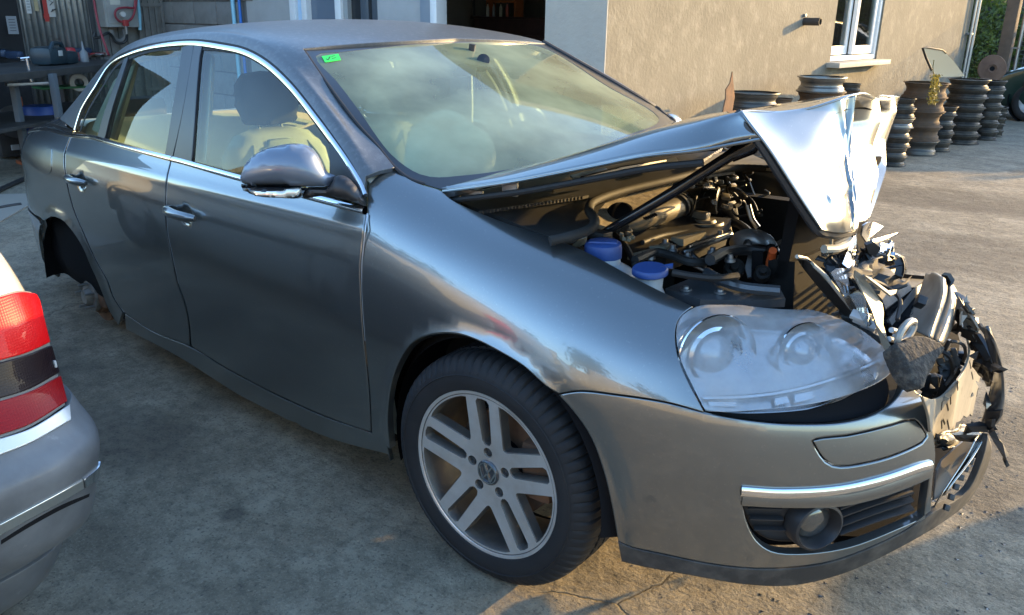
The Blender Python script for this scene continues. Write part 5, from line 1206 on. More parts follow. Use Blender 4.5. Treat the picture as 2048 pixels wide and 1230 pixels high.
    ad=nt.nodes.new('ShaderNodeMath'); ad.operation='MULTIPLY_ADD'; L.new(noise(45,8,.72),ad.inputs[0]); ad.inputs[1].default_value=1.0
    sub=nt.nodes.new('ShaderNodeMath'); sub.operation='MULTIPLY'; L.new(mm.outputs[0],sub.inputs[0]); sub.inputs[1].default_value=-.8; L.new(sub.outputs[0],ad.inputs[2])
    ad2=nt.nodes.new('ShaderNodeMath'); ad2.operation='ADD'; L.new(ad.outputs[0],ad2.inputs[0]); 
    n2=nt.nodes.new('ShaderNodeMath'); n2.operation='MULTIPLY'; L.new(noise(9,6,.6),n2.inputs[0]); n2.inputs[1].default_value=1.5; L.new(n2.outputs[0],ad2.inputs[1])
    bp=nt.nodes.new('ShaderNodeBump'); bp.inputs['Strength'].default_value=.95; bp.inputs['Distance'].default_value=.009; L.new(ad2.outputs[0],bp.inputs['Height']); L.new(bp.outputs[0],b.inputs['Normal'])
    return m
gm=ground_mat()
me=D.meshes.new('ground'); me.from_pydata([(-400,-400,0),(400,-400,0),(400,400,0),(-400,400,0)],[],[(0,1,2,3)]); me.materials.append(gm)
go=link(D.objects.new('ground',me)); go['kind']='structure'
# grit, pebbles and crumbs of broken plastic lying on the concrete
rg=np.random.default_rng(21); V=[];F=[]
def crumb(x,y,s,flat=.6):
    o=len(V); 
    for q in range(3): a=q*2.1+rg.uniform(0,1); V.append((x+s*math.cos(a),y+s*math.sin(a),.0005))
    V.append((x+rg.uniform(-.3,.3)*s,y+rg.uniform(-.3,.3)*s,s*flat)); F.extend([(o,o+1,o+3),(o+1,o+2,o+3),(o+2,o,o+3)])
for k in range(5200):
    x,y=rg.uniform(-4,2.6),rg.uniform(-2.2,6); crumb(x,y,rg.uniform(.0015,.0045)*(1.6 if rg.random()<.06 else 1))
me=D.meshes.new('grit'); me.from_pydata(V,[],F); me.materials.append(mat('grit_stone',(.20,.17,.13),rough=.9,noise=(40,(.07,.06,.05),.4,.6))); go2=link(D.objects.new('grit',me)); go2['kind']='stuff'
V=[];F=[]
for k in range(260):
    x,y=.75+rg.normal()*.35,.15+rg.normal()*.7; crumb(x,y,rg.uniform(.003,.010),.35)
me=D.meshes.new('plastic_debris'); me.from_pydata(V,[],F); me.materials.append(mat('debris_plastic',(.03,.03,.03),rough=.4,noise=(60,(.3,.3,.28),.55,.6))); go3=link(D.objects.new('plastic_debris',me)); go3['kind']='stuff'
# pale flat strip on the ground behind the car
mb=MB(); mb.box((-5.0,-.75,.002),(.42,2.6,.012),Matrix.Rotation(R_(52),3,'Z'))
st_=mb.build('pale_ground_strip',mat('pale_strip',(.27,.24,.19),rough=.9,noise=(6,(.26,.23,.19),.4,.7),bump=(60,.3,.003))); st_['kind']='structure'

# ------------------------------------------------------------------ the garage building
plaster=mat('rough_render',(.200,.180,.138),rough=.95,noise=(1.6,(.150,.134,.102),.32,.68),var=(7,(.245,.222,.172),.5,.75),bump=(30,.5,.012))
plaster_shade=mat('lightened_shade_render',(.42,.385,.325),rough=.95,noise=(1.6,(.36,.33,.28),.35,.65),bump=(34,.5,.008))  # same render, colour lightened for the face turned from the sun
plaster2=mat('grey_render',(.40,.395,.38),rough=.95,noise=(2.0,(.34,.335,.32),.35,.65),bump=(30,.35,.006))
white=mat('white_upvc',(.72,.72,.70),rough=.35,noise=(9,(.62,.62,.59),.5,.8))
FY=2.85; WX=-2.4; ZT=3.4
gar=empty('garage_building',(0,0,0),0,'grey rendered garage building with a white window and dark doorway behind the car','building')
def P_(ax,val):  return lambda px,py: at(px,py,ax,val)
wy0=at(1660,110,0,WX).y+.02; wy1=at(1753,107,0,WX).y+.02; wz0=at(1657,124,0,WX).z; wz1=wz0+1.15; wend=at(1930,100,0,WX).y
# east wall in four pieces round the window opening, .3 thick
def wallbox(name,x0,x1,y0,y1,z0,z1,m=plaster,par=gar):
    return MB().box(((x0+x1)/2,(y0+y1)/2,(z0+z1)/2),(x1-x0,y1-y0,z1-z0)).build(name,m,par)
wallbox('wall',WX-.3,WX,FY,wy0,0,ZT); wallbox('wall',WX-.3,WX,wy1,wend,0,ZT); wallbox('wall',WX-.3,WX,wy0,wy1,0,wz0-.05); wallbox('wall',WX-.3,WX,wy0,wy1,wz1,ZT)
wallbox('wall',-10,WX-.3,wend-.3,wend,0,ZT)
MB().box((-6.2,(FY+wend)/2,ZT+.08),(8.2,wend-FY+.5,.16)).build('roof',mat('roof_slab',(.25,.22,.2),rough=.9),gar)
win=empty('window',parent=gar)
MB().box((WX+.03,(wy0+wy1)/2,wz0-.03),(.22,wy1-wy0+.16,.05),None,.004).build('sill',mat('stone_sill',(.50,.45,.37),rough=.7,noise=(12,(.4,.36,.3),.4,.7)),win)
fx=WX-.10
def fr(name,y0,y1,z0,z1,x=fx,d=.06,m=white): return MB().box((x,(y0+y1)/2,(z0+z1)/2),(d,y1-y0,z1-z0),None,.005).build(name,m,win)
wyp=lambda px:at(px,60,0,fx).y
fr('frame',wy0,wy0+.05,wz0,wz1,fx,.16); fr('frame',wy1-.05,wy1,wz0,wz1,fx,.16); fr('frame',wy0+.05,wy1-.05,wz0,wz0+.05,fx,.16); fr('frame',wy0+.05,wy1-.05,wz1-.05,wz1,fx,.16)
ym=wy0+(wy1-wy0)*.50
for y0,y1,x in ((wy0+.06,ym-.0,fx-.02),(ym+.005,wy1-.06,fx+.035)):
    fr('sash',y0,y0+.065,wz0+.06,wz1-.06,x,.045); fr('sash',y1-.065,y1,wz0+.06,wz1-.06,x,.045); fr('sash',y0+.065,y1-.065,wz0+.06,wz0+.15,x,.045); fr('sash',y0+.065,y1-.065,wz1-.12,wz1-.06,x,.045)
    MB().box((x,(y0+y1)/2,(wz0+wz1)/2),(.008,y1-y0-.13,wz1-wz0-.25)).build('pane',glassmat('window_glass',(.75,.8,.78),film=.02),win)
MB().box((WX-.8,(wy0+wy1)/2,(wz0+wz1)/2),(.02,2.4,2)).build('dim_backdrop',mat('dim_interior',(.05,.048,.045),rough=.9,noise=(3,(.12,.11,.10),.4,.7)),win)  # dark sheet standing in for the unlit room behind the panes
for k in range(9): MB().box((WX-.2,wy0+.12+k*.03,(wz0+wz1)/2),(.015,.016,wz1-wz0-.3)).build('blind_slat',mat('blind',(.18,.175,.165),rough=.7),win)
# vent pipe and downpipes
pv=at(1608,43,0,WX); MB().lathe([(.036,-.02),(.036,.165),(.031,.165),(.031,.0)],(WX,pv.y,pv.z),rotm((1,0,0)),24).build('vent_pipe',mat('dark_pipe',(.05,.042,.035),rough=.6),gar)
MB().box((WX+.01,pv.y-.02,pv.z+.055),(.03,.03,.03),None,.006).build('pipe_clip',steel,gar)
for dy,r in ((.05,.028),(-.10,.02)):
    MB().tube([(WX+.06,wend+dy,0),(WX+.06,wend+dy,ZT)],r,12).build('downpipe',mat('zinc_downpipe',(.36,.36,.36),rough=.35,metal=.9),gar)
for z in (.7,1.25,1.8): MB().box((WX+.03,wend-.02,z),(.08,.18,.03),None,.004).build('pipe_clip',steel,gar)
# south facade: pieces measured along x
fxp=lambda px,py=20: at(px,py,1,FY).x
xs={k:fxp(k) for k in (360,370,510,582,755,845,872,885,1093)}
wallbox('wall',xs[1093],WX-.301,FY,FY+.3,0,ZT,plaster_shade); 
wallbox('corner_render',xs[1093]+.001,WX-.001,FY-.014,FY-.001,0,ZT,plaster_shade)  # thin skin carrying the lightened colour on to the corner
wallbox('wall',xs[755],xs[845],FY,FY+.25,0,ZT,plaster2)
wallbox('wall',xs[510],xs[582],FY,FY+.25,0,ZT,plaster2)
wallbox('lintel',xs[885],xs[1093],FY,FY+.3,2.2,ZT,plaster)
MB().box(((xs[845]+xs[872])/2,FY+.02,1.1),(xs[872]-xs[845],.10,2.2),None,.006).build('door_jamb',mat('grey_blue_jamb',(.22,.25,.28),rough=.5),gar)
MB().box(((xs[872]+xs[885])/2,FY-.01,1.1),(xs[885]-xs[872],.12,2.2),None,.006).build('door_jamb',white,gar)
wallbox('lintel',xs[845],xs[885],FY,FY+.3,2.2,ZT,plaster2)
# room behind the doorway
room=mat('dim_room_wall',(.20,.185,.16),rough=.95,noise=(2,(.15,.14,.12),.4,.7))
wallbox('back_wall',-6.2,-2.72,FY+3.4,FY+3.5,0,2.8,room); wallbox('side_wall',-6.3,-6.2,FY+.3,FY+3.5,0,2.8,room)
wallbox('room_ceiling',-6.2,-2.72,FY+.3,FY+3.4,2.7,2.8,room)
# blockwork, each block a piece
bm_=mat('concrete_block',(.25,.245,.235),rough=.95,noise=(5,(.19,.185,.175),.35,.65),bump=(40,.5,.006))
wallbox('mortar_backing',xs[360]-.6,xs[510]-.01,FY+.012,FY+.25,0,ZT,mat('mortar',(.16,.155,.15),rough=1))
bmesh_=MB().box((0,0,0),(.485,.03,.235),None,.006).mesh('block'); bmesh_.materials.append(bm_)
for r in range(12):
    for k in range(5):
        x=xs[510]-.02-.25-k*.5-(.25 if r%2 else 0)
        if x<xs[360]-.6: continue
        o=link(D.objects.new('block',bmesh_),gar); o.location=(x,FY+random.uniform(-.004,.003),.13+.25*r); o.rotation_euler=(0,0,random.uniform(-.008,.008))
wallbox('wall',xs[510]-.16,xs[510],FY,FY+.02,0,ZT,plaster2)
# white door set
dr=empty('glazed_door',parent=gar); dx0,dx1=xs[582],xs[755]
pxs=[(582,594),(606,616)]
for a,b,m,d in ((582,594,white,.10),(594,606,mat('pale_blue_film',(.45,.60,.75),rough=.4),.04),(606,616,white,.10),(671,683,white,.08)):
    x0,x1=fxp(a),fxp(b); MB().box(((x0+x1)/2,FY+.03,1.1),(x1-x0,d,2.2),None,.006).build('frame',m,dr)
x0,x1=fxp(616),fxp(671); MB().box(((x0+x1)/2,FY+.06,1.1),(x1-x0,.04,2.2)).build('panel',mat('blue_grey_panel',(.13,.16,.20),rough=.35),dr)
x0,x1=fxp(683),fxp(692); MB().box(((x0+x1)/2,FY+.05,1.1),(x1-x0,.06,2.2)).build('frame',mat('grey_frame',(.3,.31,.3),rough=.5),dr)
x0,x1=fxp(692),fxp(755); MB().box(((x0+x1)/2,FY+.08,1.1),(x1-x0,.03,2.2)).build('pane',mat('dark_door_glass',(.03,.033,.035),rough=.12),dr)
for a,b in ((712,728),(735,752)):
    x0,x1=fxp(a),fxp(b); MB().box(((x0+x1)/2,FY+.06,1.2),(x1-x0,.02,1.7),None,.008).build('inner_panel',mat('dark_blue_panel',(.07,.085,.10),rough=.4),dr)
wallbox('lintel',xs[582],xs[755],FY,FY+.3,2.2,ZT,plaster2)
# pipes on the blockwork
for px,m,r in ((474,mat('pale_blue_pipe',(.28,.58,.72),rough=.4),.022),(487,mat('bright_blue_pipe',(.02,.16,.55),rough=.4),.016)):
    x=fxp(px,25); t=tag(MB().tube([(x,FY-.04,0.02),(x,FY-.04,2.6)],r,12).build('water_pipe',m),('pale' if px<480 else 'bright')+' blue pipe running up the grey block wall','pipe')
# dark cabinet and bottle shelf inside the doorway
cab=empty('dresser',(-3.75,5.0,0),0,'dark brown cabinet standing inside the doorway','cabinet')
wood=mat('dark_stained_wood',(.045,.022,.018),rough=.5,noise=(8,(.07,.035,.028),.4,.7))
cx0,cx1=at(948,60,1,5.0).x,at(1092,60,1,5.0).x; cz=at(1000,38,1,5.0).z
cab.location=((cx0+cx1)/2,5.0,0); cw=cx1-cx0
MB().box((0,.25,cz/2),(cw,.5,cz),None,.01).build('carcass',wood,cab); MB().box((0,.24,cz+.012),(cw+.06,.54,.025),None,.005).build('top',wood,cab)
for k in (-1,1):
    MB().box((k*cw/4,-.012,cz*.48),(cw/2-.05,.024,cz*.8),None,.008).build('door',wood,cab)
def bottle(name,loc,h,r,m,label,cat,capm=None,grp=None,lab=None):
    b=tag(MB().lathe([(0,0),(r*.95,0),(r,.01),(r,h*.58),(r*.85,h*.68),(r*.38,h*.80),(r*.36,h*.9),(0,h*.9)],None or (0,0,0),None,14).build(name,m),label,cat,grp); b.location=loc
    MB().lathe([(r*.42,h*.88),(r*.42,h),(0,h)],(0,0,0),None,12).build('cap',capm or black,b)
    if lab: MB().lathe([(r*1.01,h*.2),(r*1.01,h*.5)],(0,0,0),None,14).build('label',lab,b)
    return b
shf=empty('bottle_crate',(0,0,0),0,'small orange wooden rack on the dark cabinet in the doorway','rack')
sx0,sx1=at(975,20,1,5.15).x,at(1030,20,1,5.15).x; orange=mat('orange_wood',(.42,.13,.04),rough=.6,noise=(9,(.3,.10,.04),.4,.7))
shf.location=((sx0+sx1)/2,5.15,cz+.025); sw_=sx1-sx0
for z in (.16,.30): MB().box((0,.06,z),(sw_,.14,.025)).build('shelf',orange,shf)
for k in (-1,1): MB().box((k*sw_/2,.06,.2),(.02,.14,.4)).build('side',orange,shf)
for k,(fx_,c,nm) in enumerate(((-.38,(.5,.5,.45),'white'),(-.15,(.2,.2,.2),'grey'),(.1,(.45,.42,.3),'cream'),(.33,(.4,.08,.05),'red'))):
    bottle('bottle',(shf.location.x+fx_*sw_,5.10,cz+.025),.15,.018,mat(nm+'_bottle',c,rough=.4),nm+' bottle in the orange rack inside the doorway','bottle')
tag(MB().tube([(cx0+.05,4.95,cz+.03),(cx0+.02,4.97,cz+.3),(cx0-.04,5.0,cz+.6)],.015,8).build('hose',black),'black hose standing against the cabinet in the doorway','hose')

# ------------------------------------------------------------------ open workshop on the left
SX=-9.0
shed=empty('workshop_shed',(0,0,0),0,'open workshop with a corrugated metal wall left of the car','shed')
yv=lambda px,py=40: at(px,py,0,SX).y
galv=mat('galvanised_sheet',(.34,.35,.34),rough=.42,metal=.75,noise=(3,(.22,.225,.215),.35,.7),var=(16,(.16,.15,.135),.58,.75))
y0,y1=yv(44),yv(176)
n=int((y1-y0)/.0125); G=[]
for i in range(n*1+1):
    y=y0+(y1-y0)*i/n; xw=SX+.012*math.sin(i*math.pi/2.5); G.append([(xw,y,.1),(xw,y,2.9)])
MB().grid(np.array(G)).build('corrugated_sheet',galv,shed,solid=.002)
greyw=mat('grey_board_wall',(.20,.195,.185),rough=.9,noise=(3,(.15,.145,.135),.35,.65),var=(20,(.24,.235,.22),.5,.75))
yE=FY-.002
wallbox('back_wall',SX-.25,SX-.03,-3,yE,0,3.2,greyw,shed)
wallbox('dark_wall_sheet',SX-.02,SX-.005,-3,y0-.02,0,3.2,mat('mottled_black',(.015,.015,.016),rough=.9,noise=(3,(.05,.05,.05),.5,.8)),shed)  # thin near-black mottled sheet over the left of the back wall
# boards right of the sheet
yy=y1+.01
for k in range(5):
    w=(yv(268)-yy)/ (5-k) if k<5 else .1; MB().box((SX-.01,yy+w/2,1.5),(.03,w-.008,2.9),None,.004).build('board',greyw,shed); yy+=w
MB().box((SX+.0,y1+.045,1.5),(.05,.05,3),None,.004).build('post',mat('dark_post',(.04,.042,.045),rough=.6),shed)
MB().box((-8.35,0.4,3.25),(1.7,4.4,.1)).build('roof',greyw,shed)
# panelled wooden door
pdoor=empty('panelled_door',parent=shed); pw=mat('weathered_wood',(.20,.19,.175),rough=.85,noise=(6,(.14,.132,.12),.4,.7))
a,b=yv(275),yv(372); b=min(b,yE-.03)
MB().box((SX+.01,(a+b)/2,1.25),(.04,b-a,2.4),None,.004).build('door_leaf',pw,pdoor)
for k in range(5): MB().box((SX+.04,a+(b-a)*k/4,1.25),(.03,.035,2.4),None,.006).build('stile',pw,pdoor)
for z in (.5,1.0,1.46,1.95): MB().box((SX+.042,(a+b)/2,z),(.03,b-a,.04),None,.006).build('rail',pw,pdoor)
# electrical box with its red hose, cables
eb=empty('electrical_box',(SX+.1,(yv(196)+yv(262))/2,1.30),0,'grey metal electrical cabinet with a paper note and red hose loop','box')
ew=yv(262)-yv(196); boxm=mat('grey_enamel',(.33,.335,.32),rough=.5,noise=(5,(.26,.26,.25),.4,.7))
ez0=at(230,54,0,SX+.1).z
MB().box((0,0,.35+ez0-1.30),(.2,ew,.70),None,.008).build('case',boxm,eb); MB().box((.105,-ew*.12,.35+ez0-1.30),(.012,ew*.62,.62),None,.004).build('door',boxm,eb)
MB().box((.113,-ew*.16,.40+ez0-1.30),(.003,ew*.30,.32)).build('paper_note',mat('aged_paper',(.55,.53,.46),rough=.9,noise=(9,(.48,.46,.40),.4,.7)),eb)
MB().box((.115,-.02,.06+ez0-1.30),(.012,.05,.015),None,.003).build('latch',black,eb)
redh=mat('red_hose',(.28,.035,.05),rough=.45)
def W_(px,py,x): return at(px,py,0,x)
tag(MB().tube(cr3([W_(270,0,SX+.25),W_(268,15,SX+.25),W_(250,15,SX+.27),W_(235,18,SX+.27),W_(230,28,SX+.27),W_(236,40,SX+.27),W_(250,44,SX+.27),W_(264,36,SX+.26),W_(271,15,SX+.25),W_(274,-6,SX+.25)],6),.012,8).build('air_hose',redh),'red air hose coiled in a loop on the electrical cabinet','hose')
ag=empty('air_gun',W_(251,46,SX+.28),0,'red air connector hanging below the coiled red hose','air tool'); MB().box((0,0,-.0),(.05,.06,.07),None,.012).build('body',mat('red_paint',(.35,.03,.03),rough=.45),ag); MB().lathe([(0,-.05),(.014,-.05),(.018,.05),(0,.06)],(0,0,-.07),None,10).build('nozzle',steel,ag); MB().lathe([(0,-.02),(.03,-.02),(.03,.02),(0,.02)],(0,-.02,.09),rotm((1,0,.2)),14).build('gauge',mat('pale_gauge',(.5,.5,.48),rough=.3),ag)
tag(MB().tube(cr3([W_(187,-5,SX+.3),W_(192,25,SX+.32),W_(200,60,SX+.35),W_(212,95,SX+.4),W_(218,112,SX+.4)],6),.013,8).build('air_hose',redh),'long dark red hose hanging down past the electrical cabinet','hose')
tag(MB().tube(cr3([W_(190,65,SX+.2),W_(188,74,SX+.2),W_(200,74,SX+.22),W_(215,66,SX+.22),W_(224,72,SX+.2),W_(232,84,SX+.2),W_(245,86,SX+.2),W_(253,78,SX+.2),W_(252,60,SX+.15)],6),.016,8).build('cable',black),'thick black cable looping under the electrical cabinet','cable')
tag(MB().tube(cr3([W_(222,60,SX+.15),W_(228,78,SX+.16),W_(240,83,SX+.16),W_(250,74,SX+.16),W_(249,58,SX+.16)],6),.03,8).build('flexible_duct',mat('grey_duct',(.16,.15,.14),rough=.6)),'grey flexible duct curving below the electrical cabinet','duct')
tag(MB().tube([W_(275,-5,SX+.15),W_(279,30,SX+.15),W_(280,60,SX+.15)],.02,10).build('water_pipe',mat('pale_blue_pipe',(.28,.58,.72))),'pale blue pipe beside the electrical cabinet','pipe')
yb=empty('yellow_bracket',W_(364,35,SX+.12),0,'yellow double hook fixed to the wall beside blue cable','hook')
yl=mat('yellow_paint',(.55,.38,.05),rough=.5)
MB().box((0,0,.03),(.03,.10,.05),None,.015).build('hook',yl,yb); MB().box((0,0,-.05),(.03,.09,.06),None,.015).build('hook',yl,yb)
tag(MB().tube([W_(372,40,SX+.15),W_(373,60,SX+.15)],.012,8).build('cable',mat('bright_blue_pipe',(.02,.16,.55))),'short blue cable hanging under the yellow hook','cable')
# papers and posters on the walls
def sheetx(name,px0,py0,px1,py1,m,label,cat,x=SX+.03):
    a=at(px0,py0,0,x);b=at(px1,py1,0,x); o=tag(MB().box(((x),(a.y+b.y)/2,(a.z+b.z)/2),(.004,abs(b.y-a.y),abs(a.z-b.z))).build(name,m),label,cat); return o,a,b
paperm=mat('white_paper',(.55,.55,.53),rough=.9,noise=(8,(.46,.46,.44),.4,.7))
def lines(o,a,b,n,x,m,w=.6):
    for k in range(n):
        z=a.z+(b.z-a.z)*(k+1.2)/(n+1.4); MB().box((x,(a.y+b.y)/2,z),(.002,abs(b.y-a.y)*w,.006)).build('text_line',m,o)
ink=mat('ink',(.05,.05,.055),rough=.8)
o,a,b=sheetx('notice',49,-5,64,27,paperm,'tall white paper notice at the left of the corrugated wall','notice',SX+.04); lines(o,a,b,4,SX+.044,ink)
o,a,b=sheetx('notice',66,-5,78,22,mat('yellowed_paper',(.42,.34,.20),rough=.9),'yellowed paper sheet beside the white notice on corrugated wall','notice',SX+.04)
o,a,b=sheetx('poster',85,-5,112,34,mat('poster_white',(.50,.48,.44),rough=.8),'red and white poster on the corrugated wall','poster',SX+.04)
pr=mat('poster_red',(.40,.04,.03),rough=.8)
c=at(90,10,0,SX+.046); MB().box((SX+.044,c.y,c.z),(.003,.045,.34)).build('red_band',pr,o)
c=at(93,32,0,SX+.046); MB().box((SX+.045,c.y,c.z),(.003,.06,.05)).build('red_band',pr,o)
for k in range(9): MB().box((SX+.045,at(103,10,0,SX).y+random.uniform(-.05,.05),c.z+random.uniform(.05,.35)),(.003,random.uniform(.02,.06),random.uniform(.02,.06)),rotm((1,0,0),(0,random.uniform(-1,1),1))).build('print_patch',ink,o)
o,a,b=sheetx('notice',11,32,38,68,mat('grey_paper',(.24,.25,.26),rough=.9),'grey notice sheet with text lines on the dark wall','notice',SX+.2); lines(o,a,b,5,SX+.204,ink)

# ------------------------------------------------------------------ workbench and the clutter on it
ZB=.90
def B(px,py,z=ZB): return at(px,py,2,z)
bench=empty('workbench',(-7.6,1.3,0),0,'worn steel workbench loaded with tools at the left','workbench')
bdark=mat('bench_steel',(.028,.027,.025),rough=.6,noise=(6,(.06,.056,.05),.4,.7))
p0,p1=B(-40,128),B(97,139); p2=B(210,128)
dirx=(p2-p1); dirx.z=0; dirx.normalize(); dn=Vector((-dirx.y,dirx.x,0))
if dn.x>0: dn=-dn
def bl(o): o.location=o.location-bench.location; o.parent=bench; return o
c=p1+dirx*.3+dn*.45
topc=Vector((c.x,c.y,ZB-.03)); RB=rotm((0,0,1),tuple(dirx))
bl(MB().box((0,0,0),(2.6,.95,.06),RB,.006).build('top',bdark)).location=topc-bench.location
for px,py in ((22,140),(103,140)):
    q=B(px,py); o=bl(MB().box((0,0,-.45),(.06,.05,.84),RB,.004).build('leg',mat('bench_leg_blue',(.10,.12,.135),rough=.6,noise=(9,(.10,.11,.12),.4,.7)))); o.location=q-bench.location
for s_ in (-1.2,1.2): o=bl(MB().box((0,0,-.45),(.06,.05,.84),RB,.004).build('leg',bdark)); o.location=topc+dirx*s_+dn*.4-bench.location
o=bl(MB().box((0,0,0),(2.4,.8,.03),RB,.004).build('lower_shelf',bdark)); o.location=topc+Vector((0,0,-.42))-bench.location
def on(px,py,z=ZB): p=at(px,py,2,z); return p
# power tool case
tc_=on(85,132); tcas=empty('tool_case',(tc_.x-.1,tc_.y+.12,ZB),math.atan2(dirx.y,dirx.x),'dark teal rounded tool case on the front of the workbench','case')
teal=mat('dark_teal_plastic',(.018,.035,.045),rough=.4)
MB().box((-.02,0,.085),(.30,.22,.17),None,.06).build('body',teal,tcas,smooth_all=True); MB().box((.22,0,.06),(.20,.18,.12),None,.04).build('battery',teal,tcas,smooth_all=True)
MB().tube([(-.14,-.08,.12),(-.08,-.09,.20),(.04,-.09,.20),(.10,-.08,.12)],.02,8).build('handle',teal,tcas); MB().box((-.02,-.115,.11),(.07,.01,.05),rotm((0,0,1),(1,.1,0)),.004).build('label',mat('pale_label',(.45,.46,.44),rough=.6),tcas)
# spray and other bottles
sb=on(119,100); b=bottle('spray_bottle',(sb.x,sb.y,ZB),.21,.045,mat('milky_plastic',(.42,.45,.46),rough=.4),'milky spray bottle with orange trigger on the workbench','bottle',mat('orange_trigger',(.60,.16,.03),rough=.45),None,mat('grey_label',(.25,.27,.29),rough=.7))
MB().box((.03,-.0,.225),(.10,.03,.04),None,.008).build('trigger',mat('orange_trigger',(.6,.16,.03)),b)
sb=on(140,104); bottle('cleaner_bottle',(sb.x,sb.y,ZB),.20,.045,mat('white_plastic_bottle',(.55,.55,.54),rough=.4),'white plastic bottle with red label on the workbench','bottle',None,None,mat('red_label',(.45,.05,.05),rough=.6))
sb=on(104,100); bottle('jar',(sb.x,sb.y,ZB),.12,.06,mat('grey_green_jar',(.22,.26,.25),rough=.4),'grey green plastic jar behind the tool case','jar')
rp=on(141,113); o=tag(MB().box((0,0,.05),(.12,.10,.10),None,.03).build('red_bag',mat('red_plastic',(.45,.03,.04),rough=.4),smooth_all=True),'crumpled red plastic packet on the workbench','packet'); o.location=(rp.x,rp.y,ZB)
# papers, yellow box
pb=on(50,82); o=empty('cardboard_box',(pb.x+.2,pb.y-.03,ZB),.5,'yellow flat cardboard box with papers on the bench','box'); cb_=mat('yellow_card',(.42,.33,.14),rough=.9)
MB().box((0,0,.06),(.34,.22,.10),None,.006).build('box',cb_,o); MB().box((.02,.02,.125),(.36,.24,.012),rotm((.1,.05,1))).build('lid',cb_,o)
o=tag(MB().grid(np.array([[(u*.3,v*.2,.02+.05*math.sin(u*4)+.03*v) for v in np.linspace(-.5,.5,5)] for u in np.linspace(-.5,.5,9)])).build('paper_sheet',paperm,solid=.001),'curled white paper lying over the yellow box','paper'); o.location=(pb.x+.2,pb.y-.05,ZB+.14)
# random small tools
tools=[('wrench','red',(.30,.03,.03)),('pliers','black',(.02,.02,.02)),('oil_can','grey',(.2,.2,.2)),('grinder','dark blue',(.02,.04,.08)),('spanner','steel',(.35,.35,.35)),('rag','brown',(.10,.07,.05))]
rt=random.Random(11)
spots=[(8,96),(20,101),(34,99),(10,108),(46,104),(62,94),(76,92),(88,95),(150,100),(163,104),(172,99),(182,108),(192,104),(155,112),(170,116),(30,112),(50,115),(128,116)]
where=['far left end','left end','left part','front left corner','left middle','spot below the papers','middle','middle back','right of the bottles','right part','right back','right end','far right end','front right','front right edge','front left edge','front middle','front centre']
for k,(px,py) in enumerate(spots):
    nm,cn,cc_=tools[k%6]; p=on(px,py+8); o=empty(nm,(p.x,p.y,ZB),rt.uniform(0,6),f'{cn} {nm.replace("_"," ")} at the {where[k]} of the workbench','tool')
    m=mat(cn.replace(' ','_')+'_tool',cc_,rough=.45,metal=.6 if cn=='steel' else 0)
    if nm in('wrench','spanner'):
        MB().tube([(-.13,0,.02),(.13,0,.025)],.014,8).build('shaft',m,o); MB().lathe([(.014,-.01),(.03,-.01),(.03,.01),(.014,.01)],(.15,0,.025),None,10).build('jaw',steel,o)
    elif nm=='pliers':
        for s_ in(-1,1): MB().tube(cr3([(-.12,s_*.04,.015),(-.02,s_*.02,.02),(.05,-s_*.008,.02)],4),.01,6).build('arm',m,o)
    elif nm=='oil_can': MB().lathe([(0,0),(.04,0),(.04,.09),(.015,.12),(.006,.2),(0,.2)],(0,0,0),None,12).build('can',m,o)
    elif nm=='grinder':
        MB().box((0,0,.05),(.24,.07,.08),None,.03).build('body',m,o,smooth_all=True); MB().lathe([(0,-.004),(.055,-.004),(.055,.004),(0,.004)],(.13,0,.03),None,16).build('disc',steel,o)
    else: MB().grid(np.array([[(u*.16,v*.12,.01+.03*abs(math.sin(u*5+v*3))) for v in np.linspace(-1,1,7)] for u in np.linspace(-1,1,7)])).build('cloth',m,o,solid=.003)
# things under and beside the bench
th=empty('jack_handle',(0,0,0),0,'shiny steel T shaped jack handle leaning in front of the bench','tool')
a=at(53,117,0,-6.75); b=at(63,165,0,-6.75); MB().tube([a,b],.011,10).build('shaft',chrome,th); t=at(40,117,0,-6.75); t2=at(58,115,0,-6.75); MB().tube([t,t2],.010,8).build('crossbar',chrome,th)
MB().box(b+Vector((0,0,-.01)),(.06,.40,.025),None,.006).build('foot',steel,th)
drum=empty('blue_drum',(0,0,0),0,'blue plastic drum with a white label under the workbench','drum'); q=at(84,222,0,-7.4); drum.location=(q.x,q.y,0)
bd=mat('blue_drum_plastic',(.008,.045,.22),rough=.45)
MB().lathe([(0,.0),(.16,0),(.17,.02),(.172,.2),(.178,.22),(.172,.24),(.17,.46),(.15,.50),(0,.50)],(0,0,.04),None,28).build('body',bd,drum); MB().box((.172,-.02,.24),(.006,.20,.16),None,.002).build('label',mat('white_label',(.6,.6,.6),rough=.6),drum)
rd_=at(100,232,0,-7.15); o=tag(MB().lathe([(0,0),(.10,0),(.11,.04),(.10,.10),(0,.13)],(0,0,0),None,18).build('clay_pot',mat('red_clay',(.20,.05,.03),rough=.7)),'red rounded tin standing against the blue drum','tin'); o.location=(rd_.x,rd_.y,.16)
o=tag(MB().box((0,0,.08),(.22,.22,.16),None,.01).build('wooden_block',mat('old_wood',(.10,.07,.045),rough=.9)),'brown wooden block under the red tin','block'); o.location=(rd_.x,rd_.y,0)
mo_=empty('engine_block',(0,0,0),0,'black greasy motor part with pulleys on the floor at far left','engine'); q=at(18,235,0,-8.0); mo_.location=(q.x,q.y,0)
